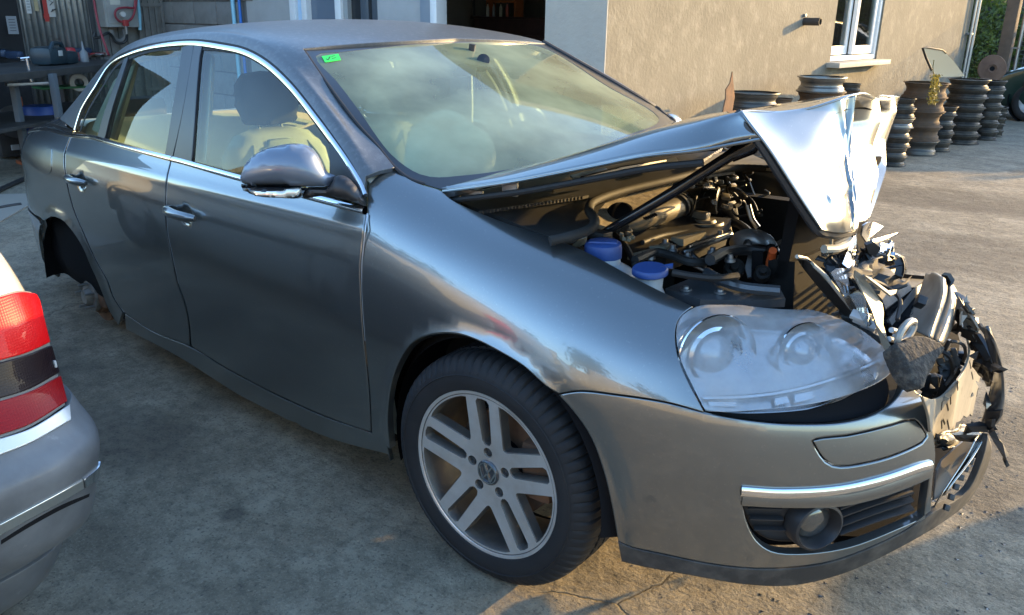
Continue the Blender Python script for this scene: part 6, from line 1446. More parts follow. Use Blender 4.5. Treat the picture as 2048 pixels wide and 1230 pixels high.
MB().box((0,0,.22),(.35,.35,.4),None,.05).build('block',bdark,mo_); MB().lathe([(.0,.02),(.08,.02),(.15,.02),(.16,.0),(.15,-.03)],(.2,-.02,.36),rotm((1,-.3,.2)),24).build('pulley',bdark,mo_); MB().lathe([(.0,.02),(.05,.02),(.07,.0),(.07,-.03)],(.2,.14,.14),rotm((1,-.3,.2)),20).build('pulley',steel,mo_); MB().box((.19,-.05,.12),(.02,.07,.05)).build('tag_plate',mat('pale_label',(.45,.46,.44)),mo_)
og=mat('orange_stand',(.32,.09,.03),rough=.6)
st2=empty('floor_stand',(0,0,0),0,'rusty orange upright stand under the workbench','stand'); q=at(46,232,0,-7.5); st2.location=(q.x,q.y,0)
MB().tube([(0,0,0),(0,0,.62)],.018,8).build('post',og,st2); MB().tube([(0,-.02,.40),(0,.26,.34)],.014,8).build('arm',og,st2); MB().box((0,0,.015),(.2,.2,.03)).build('base',og,st2)
gp_=at(140,173,0,-8.0); o=tag(MB().box((0,0,0),(.3,.62,.02),None,.004).build('green_board',mat('green_board',(.03,.16,.06),rough=.6)),'green board lying on the lower shelf of the bench','board'); o.location=(gp_.x,gp_.y,gp_.z)
wr=at(158,166,0,-7.9); o=tag(MB().lathe([(.045,.0),(.085,.0),(.09,.01),(.085,.02),(.045,.02)],(0,0,0),rotm((1,-.2,.25)),24).build('white_ring',mat('pale_ring',(.5,.5,.48),rough=.5)),'white ring leaning on the lower shelf','ring'); o.location=wr
cbd=at(18,270,2,0); o=tag(MB().box((0,0,.004),(.9,.6,.008),rotm((0,0,1),(.6,.8,0))).build('cardboard_sheet',mat('cardboard',(.26,.20,.13),rough=.95)),'flattened brown cardboard sheet on the floor at the left','cardboard'); o.location=(cbd.x-.1,cbd.y,0)
for k in range(10):
    px,py=rt.uniform(5,45),rt.uniform(228,262); p=at(px,py,2,0); o=tag(MB().box((0,0,.03),(rt.uniform(.08,.2),rt.uniform(.06,.16),.06),None,.012).build('floor_scrap',rt.choice((bdark,bdark,paperm,mat('cardboard',(.2,.2,.1)))),None),'dark scrap lying on the workshop floor among the clutter','scrap','scraps on the workshop floor'); o.location=(p.x,p.y,0); o.rotation_euler=(0,0,rt.uniform(0,6))
tag(MB().tube([tuple(at(a,b,2,.02)) for a,b in ((-30,395),(0,379),(20,370),(38,362),(60,352))],.02,8).build('floor_hose',black),'black hose lying on the ground behind the car','hose')
tag(MB().tube([tuple(at(a,b,2,.012)) for a,b in ((-30,420),(0,415),(22,411),(42,408))],.012,8).build('floor_cable',black),'thin black cable on the ground behind the car boot','cable')

rk=random.Random(23)
cl_=[('toolbox','black toolbox','box'),('paint_tin','dark paint tin','tin'),('coiled_cable','coil of black cable','cable'),('plastic_tray','grey plastic tray of small parts','tray'),('hammer','hammer with brown handle','hammer'),('socket_case','dark socket case','case')]
place_=['behind the teal case','at the back of the bench','beside the spray bottle','near the red packet','at the right end of the bench','below the paper notice','on the shelf by the white ring','on the shelf beside the blue leg','on the shelf at its left end','on the shelf above the blue drum','on the shelf near the green board','on the shelf behind the jack handle']
for k in range(12):
    nm,ds,ct=cl_[k%6]; up_=k<6
    px,py=((96,104),(66,100),(128,106),(152,120),(188,116),(28,103),(150,170),(120,172),(12,160),(80,168),(135,178),(58,172))[k]
    q=on(px,py,ZB if up_ else ZB-.40); o=empty(nm,(q.x,q.y,ZB if up_ else ZB-.405),rk.uniform(0,6),ds+' '+place_[k],ct)
    m=rk.choice((bdark,black,mat('worn_tool_red',(.16,.03,.03),rough=.5),mat('grey_enamel',(.3,.3,.3))))
    if nm in('toolbox','socket_case'):
        MB().box((0,0,.07),(.30,.16,.14),None,.015).build('body',m,o); MB().tube([(-.08,0,.14),(-.06,0,.18),(.06,0,.18),(.08,0,.14)],.01,6).build('handle',steel,o)
    elif nm=='paint_tin':
        MB().lathe([(0,0),(.07,0),(.07,.14),(.073,.145),(.065,.15),(0,.145)],(0,0,0),None,18).build('can',m,o); MB().lathe([(.071,.03),(.0715,.11)],(0,0,0),None,18).build('label',mat('grey_label',(.25,.27,.29)),o)
    elif nm=='coiled_cable':
        MB().tube([((.09+.008*math.sin(t*.7))*math.cos(t),(.09+.008*math.sin(t*.7))*math.sin(t),.012+.006*t/3) for t in np.linspace(0,19,60)],.009,6).build('coil',black,o)
    elif nm=='plastic_tray':
        MB().box((0,0,.01),(.28,.2,.02),None,.004).build('base',m,o)
        for a_,b_,c_,d_ in ((.14,0,.01,.2),(-.14,0,.01,.2),(0,.1,.28,.01),(0,-.1,.28,.01)): MB().box((a_,b_,.04),(c_,d_,.06)).build('side',m,o)
        for j in range(6): MB().box((rk.uniform(-.1,.1),rk.uniform(-.07,.07),.035),(.03,.02,.02),rotm((0,0,1),(rk.uniform(-1,1),1,0)),.004).build('small_part',steel,o)
    else:
        MB().tube([(-.14,0,.02),(.1,0,.02)],.013,8).build('handle',mat('old_wood',(.1,.07,.045)),o); MB().box((.12,0,.025),(.03,.11,.035),None,.006).build('head',steel,o)
# ------------------------------------------------------------------ stacks of steel wheel rims along the wall
def rim_mesh(r,h,name='wheel_rim'):
    k=r/.215
    prof=[(.197*k,h),(.218*k,h),(.2195*k,h-.004),(.2195*k,h-.008),(.213*k,h-.011),(.202*k,h-.013),(.199*k,h-.03),(.197*k,h-.036),(.188*k,h-.046),(.184*k,h-.054),(.182*k,h*.45),(.185*k,h*.38),(.196*k,h*.30),(.199*k,.03),(.202*k,.013),(.213*k,.011),(.2195*k,.008),(.2195*k,.004),(.218*k,0),(.197*k,0)]
    q=MB().lathe(prof,(0,0,0),None,40)
    disc=[(.172*k,h-.05),(.150*k,h-.038),(.125*k,h-.03),(.10*k,h-.045),(.07*k,h-.04),(.035*k,h-.045),(.033*k,h-.055),(.15*k,h-.055),(.172*k,h-.06)]
    q.lathe(disc,(0,0,0),None,40)
    return q.mesh(name)
rmats={'rusty':mat('rusty_rim',(.075,.046,.027),rough=.8,metal=.25,noise=(7,(.13,.078,.042),.35,.65),var=(30,(.06,.05,.045),.5,.75)),
 'dark':mat('dark_rim',(.030,.028,.026),rough=.5,metal=.6,noise=(7,(.085,.075,.06),.4,.7),var=(26,(.12,.085,.055),.6,.8)),
 'grey':mat('grey_rim',(.07,.066,.060),rough=.45,metal=.65,noise=(7,(.10,.095,.085),.4,.7),var=(26,(.15,.10,.06),.6,.8)),
 'silver':mat('silver_rim',(.16,.158,.15),rough=.35,metal=.8,noise=(7,(.22,.21,.19),.4,.7),var=(24,(.18,.12,.07),.62,.8))}
rcol={'rusty':'rusty brown','dark':'dark','grey':'dull grey','silver':'silver'}
RM={}
ordn=['topmost','second from top','third from top','fourth from top','fifth from top','sixth from top','seventh from top','eighth from top','ninth from top','tenth from top','eleventh from top','twelfth from top']
def stack(base,dia,kinds,h,desc,jit=.012,z0=0):
    n=len(kinds); z=z0
    for k in range(n):
        kd=kinds[n-1-k]; key=(round(dia,3),round(h,3))
        if key+(kd,) not in RM: 
            me=rim_mesh(dia/2,h); me.set_sharp_from_angle(angle=R_(28)); me.materials.append(rmats[kd]); RM[key+(kd,)]=me
        o=link(D.objects.new('wheel_rim',RM[key+(kd,)])); o.location=(base[0]+random.uniform(-jit,jit),base[1]+random.uniform(-jit,jit),z)
        o.rotation_euler=(random.uniform(-.012,.012),random.uniform(-.012,.012),random.uniform(0,6))
        idx=n-1-k
        tag(o,f'{rcol[kd]} steel rim, {ordn[idx]} {desc}','wheel rim','stacked steel wheel rims by the wall'); z+=h-.002
def gbase(px,py,dia):
    g_=at(px,py,2,0); v=np.array([g_.x-CAM[0],g_.y-CAM[1]]); v/=np.linalg.norm(v); return (g_.x+v[0]*dia/2,g_.y+v[1]*dia/2)
def dep(p): return float((np.array([p[0],p[1],.4])-CAM)@RC[2])
def pxdia(w,p): return w*dep(p)/FPX
def by_base(pxc,pyb,wpx,ptop,kinds,desc):
    d=.45
    for _ in range(3): b=gbase(pxc,pyb,d); d=pxdia(wpx,b)
    # height of the stack from the picture
    v=wray(pxc,ptop); s=math.hypot(b[0]-CAM[0],b[1]-CAM[1])/math.hypot(v[0],v[1]); H=CAM[2]+v[2]*s
    nk=max(len(kinds),round(H/(.142*d/.44))); kinds=(kinds*3)[:nk]; h=H/len(kinds); stack(b,d,kinds,h,desc); print('stack',desc,'dia',round(d,3),'H',round(H,3),'h',round(h,3),b); return b,d,H
by_base(1779,334,60,192,['dark','dark','silver','grey','dark','grey'],'in short stack nearest the bonnet')
by_base(1826,312,84,162,['rusty','rusty','rusty','rusty','grey'],'in the rusty stack')
by_base(1869,304,54,209,['dark','grey','dark','dark','dark'],'in narrow stack before the tallest')
b5,d5,H5=by_base(1914,290,76,155,['dark','dark','dark','dark','dark','dark','dark'],'in tallest stack carrying the glass')
by_base(1962,281,52,158,['dark','grey','dark','dark','dark','dark','dark'],'in stack right of the tallest')
by_base(1984,274,36,212,['dark','dark','dark'],'in low stack by green car')
def by_top(pxc,pyt,wpx,X_,kinds,desc,h=.19):
    p=at(pxc,pyt,0,X_); d=pxdia(wpx,p); n=max(len(kinds),round(p.z/(.142*d/.44))); kinds=(kinds*3)[:n]; hh=p.z/n; print('topstack',desc,p,d,hh); stack((p.x,p.y),d,kinds,hh,desc); return p,d
by_top(1511,181,98,-1.95,['grey','dark','dark','rusty'],'in leftmost stack behind the bonnet')
by_top(1566,192,44,-2.15,['rusty','dark','rusty','dark'],'in half hidden second stack')
by_top(1645,150,92,-1.95,['silver','rusty','dark','dark'],'in stack below the window sill')
by_top(1702,162,42,-2.1,['dark','rusty','dark','dark'],'in narrow stack right of sill')
# rusty torn sheet by the left stack
p=at(1460,200,0,-1.75); o=tag(MB().prism([(-.10,-.10),(.04,-.12),(.06,.02),(.02,.12),(-.01,.20),(-.03,.12),(-.08,.08),(-.07,.02)],lambda u,v,d:Vector((p.x+d,p.y+u,p.z+v)),-.004,.004).build('rusted_sheet',rust),'jagged rusty metal scrap leaning on the left rim stack','scrap')
# car window glass standing on the tallest stack
gp=[(1847,96),(1856,95),(1885,100),(1892,106),(1908,124),(1927,152),(1918,153),(1868,154),(1862,140),(1853,116)]
gpl=[at(a,b,0,b5[0]+.02) for a,b in gp]
gl_=empty('car_window_glass',(0,0,0),0,'curved car window pane standing upright on the tallest rim stack','glass')
c0=sum(gpl,Vector())/len(gpl)
uu=Vector((0,1,0));vv=Vector((0,0,1))
poly=[((p-c0).dot(uu),(p-c0).dot(vv)) for p in gpl]
MB().prism(poly,lambda u,v,d:c0+uu*u+vv*v+Vector((d-.12*u*u*0-.06*v,0,0)),-.003,.003).build('pane',glassmat('pale_green_pane',(.55,.70,.62),film=.55,filmcol=(.70,.76,.68)),gl_)
MB().tube([c0+uu*u+vv*v+Vector((-.06*v,0,0)) for u,v in [poly[i] for i in (8,9,0,1,2,3)]],.012,8).build('rubber_edge',rubber,gl_)
# leaf helper
def leafcloud(name,pts,sizes,m,label=None,cat=None,kind=None,parent=None,seed=1,asp=.5):
    r=np.random.default_rng(seed); n=len(pts); pts=np.asarray(pts); s=np.asarray(sizes)[:,None]
    a=r.normal(size=(n,3)); a/=np.linalg.norm(a,axis=1,keepdims=True); b=np.cross(a,r.normal(size=(n,3))); b/=np.linalg.norm(b,axis=1,keepdims=True)
    c=np.cross(a,b)*.25
    V=np.stack([pts-a*s,pts+b*s*asp+c*s,pts+a*s,pts-b*s*asp+c*s],1).reshape(-1,3)
    me=D.meshes.new(name); me.from_pydata(V.tolist(),[],[(4*i,4*i+1,4*i+2,4*i+3) for i in range(n)]); me.materials.append(m); me.update()
    return tag(link(D.objects.new(name,me),parent),label,cat,None,kind)
def leafmat(name,c1,c2,c3):
    if name in MATS: return MATS[name]
    m=mat(name,c1,rough=.6,noise=(1.3,c2,.4,.65),var=(9,c3,.5,.75)); b=m.node_tree.nodes['Principled BSDF']; b.inputs['Subsurface Weight'].default_value=0
    nt=m.node_tree; tl=nt.nodes.new('ShaderNodeBsdfTranslucent'); tl.inputs[0].default_value=(c2[0]*1.6,c2[1]*1.6,c2[2],1); mx=nt.nodes.new('ShaderNodeMixShader'); mx.inputs[0].default_value=.35
    nt.links.new(b.outputs[0],mx.inputs[1]); nt.links.new(tl.outputs[0],mx.inputs[2]); nt.links.new(mx.outputs[0],nt.nodes['Material Output'].inputs[0]); return m
weedm=leafmat('dry_weed',(.10,.095,.03),(.13,.115,.035),(.16,.14,.06))
wp=[];r=rng
for k in range(420):
    t=r.random(); px,py=1872-6*t+r.normal()*4.5,150+58*t; p=at(px,py,0,b5[0]-.02+.24+.1*r.random()); wp.append(tuple(p))
weed=empty('weed',(0,0,0),0,'dry green weed hanging down the side of the tallest rim stack','weed')
leafcloud('leaves',wp,r.uniform(.010,.026,len(wp)),weedm,parent=weed)
MB().tube(cr3([at(a,b,0,b5[0]+.26) for a,b in ((1868,120),(1866,140),(1872,160),(1867,185),(1873,206))],5),.004,5).build('stem',weedm,weed)
# ------------------------------------------------------------------ hedge bank, retaining wall, fence and post
hb=leafmat('bank_foliage',(.06,.09,.02),(.11,.14,.03),(.16,.17,.05))
pts=[];r=np.random.default_rng(4)
N=26000
Y0=15.5
xx=r.uniform(-7.5,3.5,N); tt=r.random(N); yy=Y0+tt*1.6+.35*np.sin(xx*2.3)+.2*np.sin(xx*5.1+1)+r.normal(size=N)*.16; zz=tt*1.75+r.normal(size=N)*.07+.18*np.sin(xx*3.7+yy*2)
leafcloud('bank_foliage',np.stack([xx,yy,np.maximum(zz,.02)],1),r.uniform(.03,.075,N),hb,kind='stuff',seed=3)
mb=MB(); mb.grid(np.array([[(x,Y0+.12+t*1.75,t*1.72) for t in np.linspace(0,1,5)] for x in np.linspace(-8,4,9)])); o=mb.build('earth_bank',mat('dark_earth',(.035,.03,.018),rough=1,noise=(4,(.06,.05,.03),.4,.7))); o['kind']='structure'
tag(MB().box((-2,17.5,1.65),(14,.25,.55),None,.01).build('retaining_wall',mat('old_wall',(.10,.085,.075),rough=.95,noise=(3,(.06,.05,.045),.4,.7))),'low dark wall on top of the ivy covered bank','wall')
N=9000; xx=r.uniform(-8,4,N); yy=r.uniform(17.9,19.2,N); zz=r.uniform(1.6,2.5,N)+.15*np.sin(xx*2)
hedge=empty('hedge',(0,18.5,1.6),0,'yellow green sunlit bushes growing above the dark wall','hedge')
o=leafcloud('foliage',np.stack([xx,yy-18.5,zz-1.6],1),r.uniform(.04,.10,N),leafmat('sunlit_foliage',(.07,.09,.02),(.12,.13,.03),(.17,.16,.05)),seed=6,parent=hedge)
q=MB()
for x in np.linspace(-7.5,3.5,10): MB().tube([(x,0,0),(x+.1,.1,.5),(x-.1,0,.9)],[.06,.045,.02],7).build('stem',mat('bark',(.07,.05,.035),rough=.95),hedge)
# post with wire mesh fence
pp=at(2019,60,1,12.75); PX_=pp.x
fence=empty('mesh_fence',(PX_,12.75,0),0,'wooden post and wire mesh fence at the end of the wall','fence')
wpost=mat('weathered_post',(.13,.10,.075),rough=.9,noise=(5,(.08,.062,.048),.4,.7),bump=(30,.5,.006))
MB().box((0,0,1.15),(.17,.17,2.3),None,.012).build('post',wpost,fence)
MB().tube([(.17,0,0),(.17,0,2.3)],.022,10).build('steel_post',mat('zinc_downpipe',(.36,.36,.36)),fence)
wirem=mat('fence_wire',(.22,.21,.20),rough=.5,metal=.7)
mb=MB(); 
for k in range(44):
    x=.2+k*.062
    mb.tube([(x,0,0.02),(x+.0,0,1.8)],.0022,4,cap=False,smooth=False)
for k in range(29): mb.tube([(.2,0,.03+k*.062),(2.9,0,.03+k*.062)],.0022,4,cap=False,smooth=False)
o=mb.build('wire_mesh',wirem,fence); o['kind']='stuff'
for x in (2.9,): MB().tube([(x,0,0),(x,0,1.9)],.022,10).build('steel_post',mat('zinc_downpipe',(.36,.36,.36)),fence)
MB().box((.12,-.02,1.05),(.14,.02,.02)).build('hinge_strap',steel,fence)
# short return of mesh whose shadow falls on the wall
mb=MB()
for k in range(30):
    y=-.05-k*.055; mb.tube([(0,y,.02),(0,y,1.65-.0*k)],.0028,4,cap=False,smooth=False)
for k in range(30): mb.tube([(0,-.05,.03+k*.055),(0,-1.7,.03+k*.055)],.0028,4,cap=False,smooth=False)
# brown cable drum
dp_=at(1990,140,1,12.0); drum2=empty('cable_drum',(dp_.x-.05,12.0,0),0,'brown rusty wheel like drum leaning behind the rim stacks','drum')
zc=at(1990,138,1,12.0).z
Rd=rotm((.55,-.85,.15),(1,0,0)); rb_=mat('brown_rust_paint',(.16,.085,.05),rough=.8,noise=(7,(.10,.05,.03),.4,.7))
MB().lathe([(.035,.03),(.06,.05),(.12,.03),(.19,.03),(.20,.02),(.19,.0),(.06,-.02)],(0,0,zc),Rd,28).build('flange',rb_,drum2); MB().lathe([(0,.02),(.04,.02),(.04,.03),(.0,.03)],(0,0,zc),Rd,16).build('bore',dark,drum2); MB().box((0,.06,zc/2-.08),(.3,.3,max(.1,zc-.16)),None,.02).build('block',mat('old_wood',(.1,.07,.045)),drum2)
# ------------------------------------------------------------------ other cars
def simple_car(name,label,M4,pm,L=4.0,Wd=1.66,H=1.40,hatch=True,belt=.86,skip_rear=0.):
    """front towards +x of its own frame, ground at z=0"""
    root=empty(name,label=label,cat='car'); root.matrix_world=M4
    Mi=np.eye(3)
    hw=Wd/2; xr,xf=-L/2,L/2
    P=lambda x,k,t=0: [(x,-hw*k*.90,.20),(x,-hw*k*.985,.32),(x,-hw*k,.50),(x,-hw*k*.995,.66),(x,-hw*k*.965,.80),(x,-hw*k*.90,belt)]
    rows=[[(xr+.06,-.25*hw,.22),(xr+.0,-.27*hw,.34),(xr-.02,-.28*hw,.5),(xr,-.28*hw,.66),(xr+.03,-.27*hw,.8),(xr+.08,-.25*hw,belt+.02)]]+[[(xr+.16,-.82*hw,.22),(xr+.12,-.88*hw,.34),(xr+.10,-.90*hw,.5),(xr+.12,-.9*hw,.66),(xr+.14,-.87*hw,.8),(xr+.18,-.80*hw,belt+.02)]]+[P(x,k) for x,k in ((xr+.45,.97),(xr+.9,.99),(0,1),(xf-.9,.99))]+[[(xf-.5,-hw*.88,.2),(xf-.48,-hw*.95,.32),(xf-.45,-hw*.965,.5),(xf-.46,-hw*.96,.64),(xf-.5,-hw*.93,.74),(xf-.55,-hw*.84,.80)]]+[[(xf-.12,-.7*hw,.2),(xf-.06,-.76*hw,.32),(xf-.04,-.78*hw,.48),(xf-.07,-.77*hw,.58),(xf-.14,-.72*hw,.66),(xf-.28,-.62*hw,.73)]]+[[(xf-.02,-.25*hw,.2),(xf+.0,-.26*hw,.32),(xf+.0,-.26*hw,.48),(xf-.02,-.26*hw,.58),(xf-.1,-.25*hw,.66),(xf-.25,-.24*hw,.73)]]
    n=Net(rows,90,40,M=np.eye(3),org=np.zeros(3))
    wa=[]
    for mi in (1,-1):
        q=n.P*[1,mi,1]; MB().grid(q).build('body_side',pm,root)
    # ends, bonnet and boot deck
    for e,nm in ((0,'rear_panel'),(-1,'front_panel')):
        a=n.P[e]; MB().grid(np.stack([a,a*[1,0,1]+[(-.02 if e==0 else .02),0,0],a*[1,-1,1]],0)).build(nm,pm,root)
    t=n.P[:,-1]; MB().grid(np.stack([t,t*[1,.5,1]+[0,0,.03],t*[1,0,1]+[0,0,.04],t*[1,-.5,1]+[0,0,.03],t*[1,-1,1]],1)).build('bonnet_deck',pm,root)
    # greenhouse
    b0,b1=(xr+.18,xf-1.15) if hatch else (xr+.75,xf-1.25); r0,r1=(xr+.62,.02) if hatch else (xr+1.35,.0)
    g=lambda x,w,z:(x,w,z)
    secs=[(b0,.84*hw,belt),(b0*.5+r0*.5-.02,.79*hw,belt*.45+H*.55),(r0,.70*hw,H-.05),(r0+.3,.69*hw,H-.01),(r1-.25,.69*hw,H),(r1,.70*hw,H-.05),(b1*.5+r1*.5,.79*hw,belt*.5+H*.5),(b1,.86*hw,belt)]
    line=np.array([(x,z) for x,_,z in secs]); 
    A=[[(x,s*w,z) for s in (-1,-.9,-.5,0,.5,.9,1)] for x,w,z in secs]
    A=[[(x,y,z+(.03*(1-(y/hw)**2*1.6))) for x,y,z in r] for r in A]
    gl=glassmat('other_car_glass',(.18,.22,.21),film=.03)
    roofA=np.array(A)[2:6]; MB().grid(roofA).build('roof',pm,root,sub=1)
    MB().grid(np.array(A)[0:3]).build('rear_screen',gl,root); MB().grid(np.array(A)[5:8]).build('windscreen',gl,root)
    for mi in (-1,1):
        w=[(x,mi*w_,z) for x,w_,z in secs]; c=[(x,mi*hw*.90,belt) for x,_,_ in secs]
        xs_=np.linspace(b0,b1,len(secs)); c=[(xx,mi*hw*.885,belt-.01) for xx in xs_]
        MB().grid(np.array([w,c])).build('side_window',gl,root)
        for i,j,r_ in ((0,2,.03),(5,7,.026)): MB().tube([w[i],w[i+1],w[j]],r_,8).build('pillar',pm,root)
        MB().tube([w[2],w[3],w[4],w[5]],.028,8).build('gutter',pm,root)
        xm=(b0+b1)/2; MB().tube([(xm,mi*hw*.885,belt),(xm-.03,mi*hw*.69,H-.03)],.024,8).build('pillar',black,root)
        MB().box((0,mi*hw*1.0,.56),(L*.7,.03,.07),None,.01).build('rub_strip',black,root)
    for x in (xr+.75,xf-.75):
        for mi in (-1,1):
            Rw=rotm((0,mi,0),(1,0,0)); w=empty('wheel',parent=root)
            MB().lathe([(.19,0),(.22,.02),(.27,.02),(.295,0),(.295,-.16),(.2,-.17)],(x,mi*hw*.96,.295),Rw,36).build('tyre',mat('tyre_rubber',(.02,.02,.02)),w)
            MB().lathe([(0,-.02),(.05,-.01),(.12,-.03),(.17,-.005),(.19,.0)],(x,mi*hw*.96,.295),Rw,28).build('rim',steel,w)
            MB().lathe([(.345,.03),(.345,-.12),(.30,-.12)],(x,mi*hw*.965,.32),Rw,32,a0=-.2,a1=math.pi+.2).build('arch',dark,root)
    return root
gpt=at(2008,240,2,0)
green=mat('dark_green_paint',(.022,.055,.045),rough=.3,metal=.4,coat=1)
gx=at(1990,180,1,12.6)
M4=Matrix.Translation((gx.x+1.85,13.15,0))@Matrix.Rotation(R_(172),4,'Z')
gcar=simple_car('green_hatchback','dark green hatchback parked at the right edge beyond the rim stacks',M4,green,L=3.9,H=1.38)
# ------------------------------------------------------------------ silver car at the left edge, seen from behind
wpaint=mat('pale_silver_paint',(.56,.55,.50),rough=.32,metal=.25,coat=1,coat_rough=.05)
wgrey=mat('grey_bumper_paint',(.075,.079,.082),rough=.55,metal=.0,coat=.1,noise=(5,(.14,.147,.152),.4,.7),var=(30,(.22,.22,.22),.66,.8))
wc_=empty('silver_car',label='pale silver old car with red tail light and scuffed grey bumper at left edge',cat='car'); 
# rows run from the middle of the tail round the right corner; columns from the valance up over the boot edge
def wrow(y,dx):
    X0=[(-.60,.10),(-.50,.17),(-.455,.27),(-.43,.31),(-.345,.36),(-.30,.46),(-.275,.535),(-.275,.575),(-.295,.60),(-.325,.645),(-.36,.70),(-.385,.78),(-.42,.88),(-.455,.95),(-.50,.99),(-.62,1.02)]
    return X0
prof=wrow(0,0)
rows=[]
#  corner plan: (inset from the right side, shift forward)
yin=[.0+.85,.55,.30,.17,.10,.055,.022,.004,.0,.0,.01]
xsh=[.0,-.004,-.014,-.028,-.048,-.075,-.115,-.17,-.30,-.6,-1.1]
def side_y(i):  # right side of the car at each level
    return [-1.69,-1.655,-1.63,-1.62,-1.605,-1.595,-1.588,-1.588,-1.595,-1.61,-1.615,-1.612,-1.628,-1.65,-1.68,-1.78][i]
for a,b in zip(yin,xsh):
    rows.append([(x+b,side_y(i)-a,z) for i,(x,z) in enumerate(prof)])
NWc=Net(rows,150,170,out=(1,0,0),M=np.eye(3),org=CAM)
def prow(zs,ss): pass
S1=lambda z_lo,z_hi: None
tv=[i/ (len(prof)-1) for i in range(len(prof))]
kt=knots(np.array(rows,float),1)
def band(name,i0,i1,m,off=0,parent=wc_,h=.03,d0=.0,d1=.0,s1=.999):
    L=np.array([NWc.st(s,kt[i0]+d0) for s in np.linspace(0.001,s1,60)]+[NWc.st(s,kt[i1]-d1) for s in np.linspace(s1,.001,60)])
    return panel(NWc,name,[L],m,parent,h=h,off=off,inset=.003,depth=.012)
band('valance',0,2,wgrey); band('lower_bumper',2,4,wgrey,off=-.004,d0=.004); band('bumper',4,9,wgrey,d0=.003,d1=.003)
wr_=NWc.path([(-5,1046),(60,1010),(120,978),(170,950),(199,922),(204,905)],False,6)
def wband(pts_top,pts_bot,name,m,off=0,h=.02,depth=.012,parent=wc_,ins=.0025):
    L=NWc.path([(a,b,1 if k in(0,len(pts_top)-1) else 0) for k,(a,b) in enumerate(pts_top)]+[(a,b,1 if k in(0,len(pts_bot)-1) else 0) for k,(a,b) in enumerate(pts_bot[::-1])],True,5)
    return panel(NWc,name,[L],m,parent,h=h,off=off,inset=ins,depth=depth)
print('MISSw',len(MISS))
band('body',9,15,wpaint,off=-.012,d0=.002)
wband([(-8,1050),(60,1014),(120,982),(163,958)],[(-8,1072),(60,1034),(120,1002),(165,976)],'chrome_strip',mat('worn_chrome',(.62,.62,.58),rough=.28,metal=.9,noise=(20,(.45,.45,.42),.5,.8)),off=.005)
wband([(166,957),(190,938),(203,922)],[(168,975),(192,958),(206,938)],'chrome_end',chrome,off=.005)
wband([(0,1080),(60,1043),(120,1010),(180,985)],[(0,1092),(60,1055),(120,1022),(178,995)],'bumper_groove',dark,off=.0005,depth=.002)
ltl=empty('tail_light',parent=wc_)
def lightmat(name,c,rough=.18):
    if name in MATS: return MATS[name]
    m=mat(name,c,rough=.35,coat=.12,coat_rough=.05,spec=.12); nt=m.node_tree; b=nt.nodes['Principled BSDF']
    tc=nt.nodes.new('ShaderNodeTexCoord'); w=nt.nodes.new('ShaderNodeTexWave'); w.wave_type='BANDS'; w.bands_direction='Z'; w.inputs['Scale'].default_value=62; nt.links.new(tc.outputs['Object'],w.inputs['Vector'])
    w2=nt.nodes.new('ShaderNodeTexWave'); w2.bands_direction='Y'; w2.inputs['Scale'].default_value=62; nt.links.new(tc.outputs['Object'],w2.inputs['Vector'])
    ad=nt.nodes.new('ShaderNodeMath'); nt.links.new(w.outputs[1],ad.inputs[0]); nt.links.new(w2.outputs[1],ad.inputs[1])
    bp=nt.nodes.new('ShaderNodeBump'); bp.inputs['Strength'].default_value=.15; bp.inputs['Distance'].default_value=.001; nt.links.new(ad.outputs[0],bp.inputs['Height']); nt.links.new(bp.outputs[0],b.inputs['Normal']); return m
redl=lightmat('red_lens',(.55,.002,.004)); redl2=lightmat('dark_red_lens',(.22,.002,.004)); smok=lightmat('smoked_lens',(.012,.006,.007))
wband([(-8,597),(40,585),(73,589)],[(-8,722),(50,706),(97,685)],'upper_lens',redl,off=.004,parent=ltl)
wband([(-8,727),(50,711),(101,691)],[(-8,799),(60,777),(117,745)],'smoked_lens',smok,off=.003,parent=ltl)
wband([(-8,805),(60,783),(119,752)],[(-8,872),(60,848),(133,803)],'lower_lens',redl2,off=.003,parent=ltl)
wband([(-8,592),(40,580),(70,583),(78,588)],[(-8,878),(60,854),(134,808)],'lamp_gasket',mat('grey_gasket',(.16,.155,.14),rough=.6),off=-.003,parent=ltl,depth=.004)
wband([(-8,881),(60,858),(136,811)],[(-8,913),(60,886),(139,842)],'silver_strip',mat('silver_strip',(.52,.52,.50),rough=.35,metal=.6),off=.006)
MB().box(NWc.ev(NWc.cast(106,728)[None])[0][0],(.006,.016,.020),rotm((1,.3,.2)),.003).build('lens_chip',mat('chip_white',(.3,.3,.29),rough=.5),ltl)
# rest of the silver car
M4=Matrix.Translation((-2.62,-2.42,0.02))@Matrix.Rotation(math.pi,4,'Z')
rest=simple_car('silver_body','x',M4,wpaint,L=3.9,Wd=1.5,H=1.38,hatch=False,belt=.90)
for ch in list(rest.children):
    mwc=M4.copy(); ch.parent=wc_; ch.matrix_local=mwc
D.objects.remove(rest)
te=NWc.P[:,-1]; lid=[]
for f_ in (0,.15,.5,1): lid.append(np.stack([te[:,0]*(1-f_)+np.minimum(te[:,0],-.62)*f_-.02*f_,te[:,1]*(1-f_)-2.63*f_,te[:,2]+.035*math.sin(f_*1.57)-.012*(f_==0)],1))
lid=np.stack(lid,1); MB().grid(lid).build('boot_lid',wpaint,wc_,solid=.004)
MB().grid(np.stack([NWc.P[::6,::10],NWc.P[::6,::10]*[1,-1,1]-[0,5.26,0]],0)[1]).build('left_tail_side',wpaint,wc_)

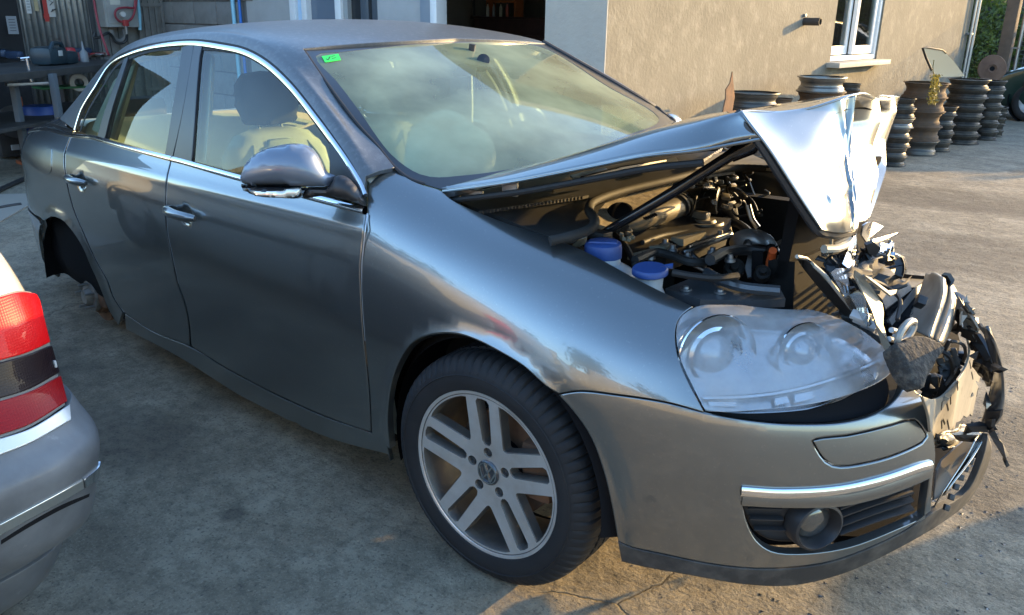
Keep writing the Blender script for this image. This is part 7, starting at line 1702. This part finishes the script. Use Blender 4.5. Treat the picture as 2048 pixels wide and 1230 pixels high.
# ------------------------------------------------------------------ far side of the yard, mirrored in the paint
yw=empty('yard_wall',(0,-11,0),0,'long pale rendered boundary wall on the far side of the yard','wall')
x=-16.0
while x<16:
    w=random.uniform(1.6,3.2); h=random.choice((1.7,1.9,2.2,2.5)); MB().box((x+w/2,0,h/2),(w-.01,.25,h),None,.01).build('wall_panel',mat('yard_render',(.30,.27,.22),rough=.95,noise=(1.2,(.22,.2,.165),.35,.65)),yw); x+=w
tm=leafmat('tree_foliage',(.03,.045,.014),(.05,.065,.02),(.08,.09,.03))
for k,(tx,ty,th_) in enumerate(((-12,-14,5.5),(-7.5,-13.5,4.2),(-2,-15,6.2),(3.5,-14,4.6),(8,-15.5,6.5),(13,-14,5))):
    t=empty('tree',(tx,ty,0),0,'dark leafy tree behind the boundary wall, '+['first from the left','second from the left','third from the left','fourth from the left','fifth from the left','last on the right'][k],'tree','trees behind the boundary wall')
    r_=np.random.default_rng(40+k); n_=1500; cl=r_.normal(size=(9,3))*[th_*.17,th_*.17,th_*.14]+[0,0,th_*.66]; pp_=cl[r_.integers(0,9,n_)]+r_.normal(size=(n_,3))*th_*.075
    leafcloud('crown',pp_,r_.uniform(.10,.22,n_),tm,parent=t,seed=k)
    q=MB(); q.tube([(0,0,0),(.05,.02,th_*.3),(0,.1,th_*.6)],[th_*.035,th_*.028,th_*.012],8); q.build('trunk',mat('bark',(.07,.05,.035)),t)
    for j in range(4):
        a=j*1.6; MB().tube([(.03,.05,th_*.38),(th_*.12*math.cos(a),th_*.12*math.sin(a),th_*.58),(th_*.2*math.cos(a),th_*.2*math.sin(a),th_*.72)],[th_*.014,th_*.01,th_*.004],6).build('limb',mat('bark',(.07,.05,.035)),t)

od=empty('shadow_drum',(2.50,3.62,0),0,'unseen dark steel drum added to shade the ground in front of the car','drum')  # invented drum out of view, added to throw a shadow on the ground
MB().lathe([(0,0),(.28,0),(.285,.01),(.28,.02),(.28,.28),(.288,.295),(.28,.31),(.28,.58),(.288,.595),(.28,.61),(.28,.86),(.286,.87),(.28,.88),(.27,.865),(0,.865)],(0,0,0),None,36).build('body',mat('drum_paint',(.05,.06,.08),rough=.5,metal=.3,noise=(5,(.12,.07,.04),.55,.75)),od)
MB().lathe([(0,.02),(.03,.02),(.03,0)],(.15,.08,.866),None,12).build('bung',steel,od)
print('MISS',len(MISS),MISS[:30])
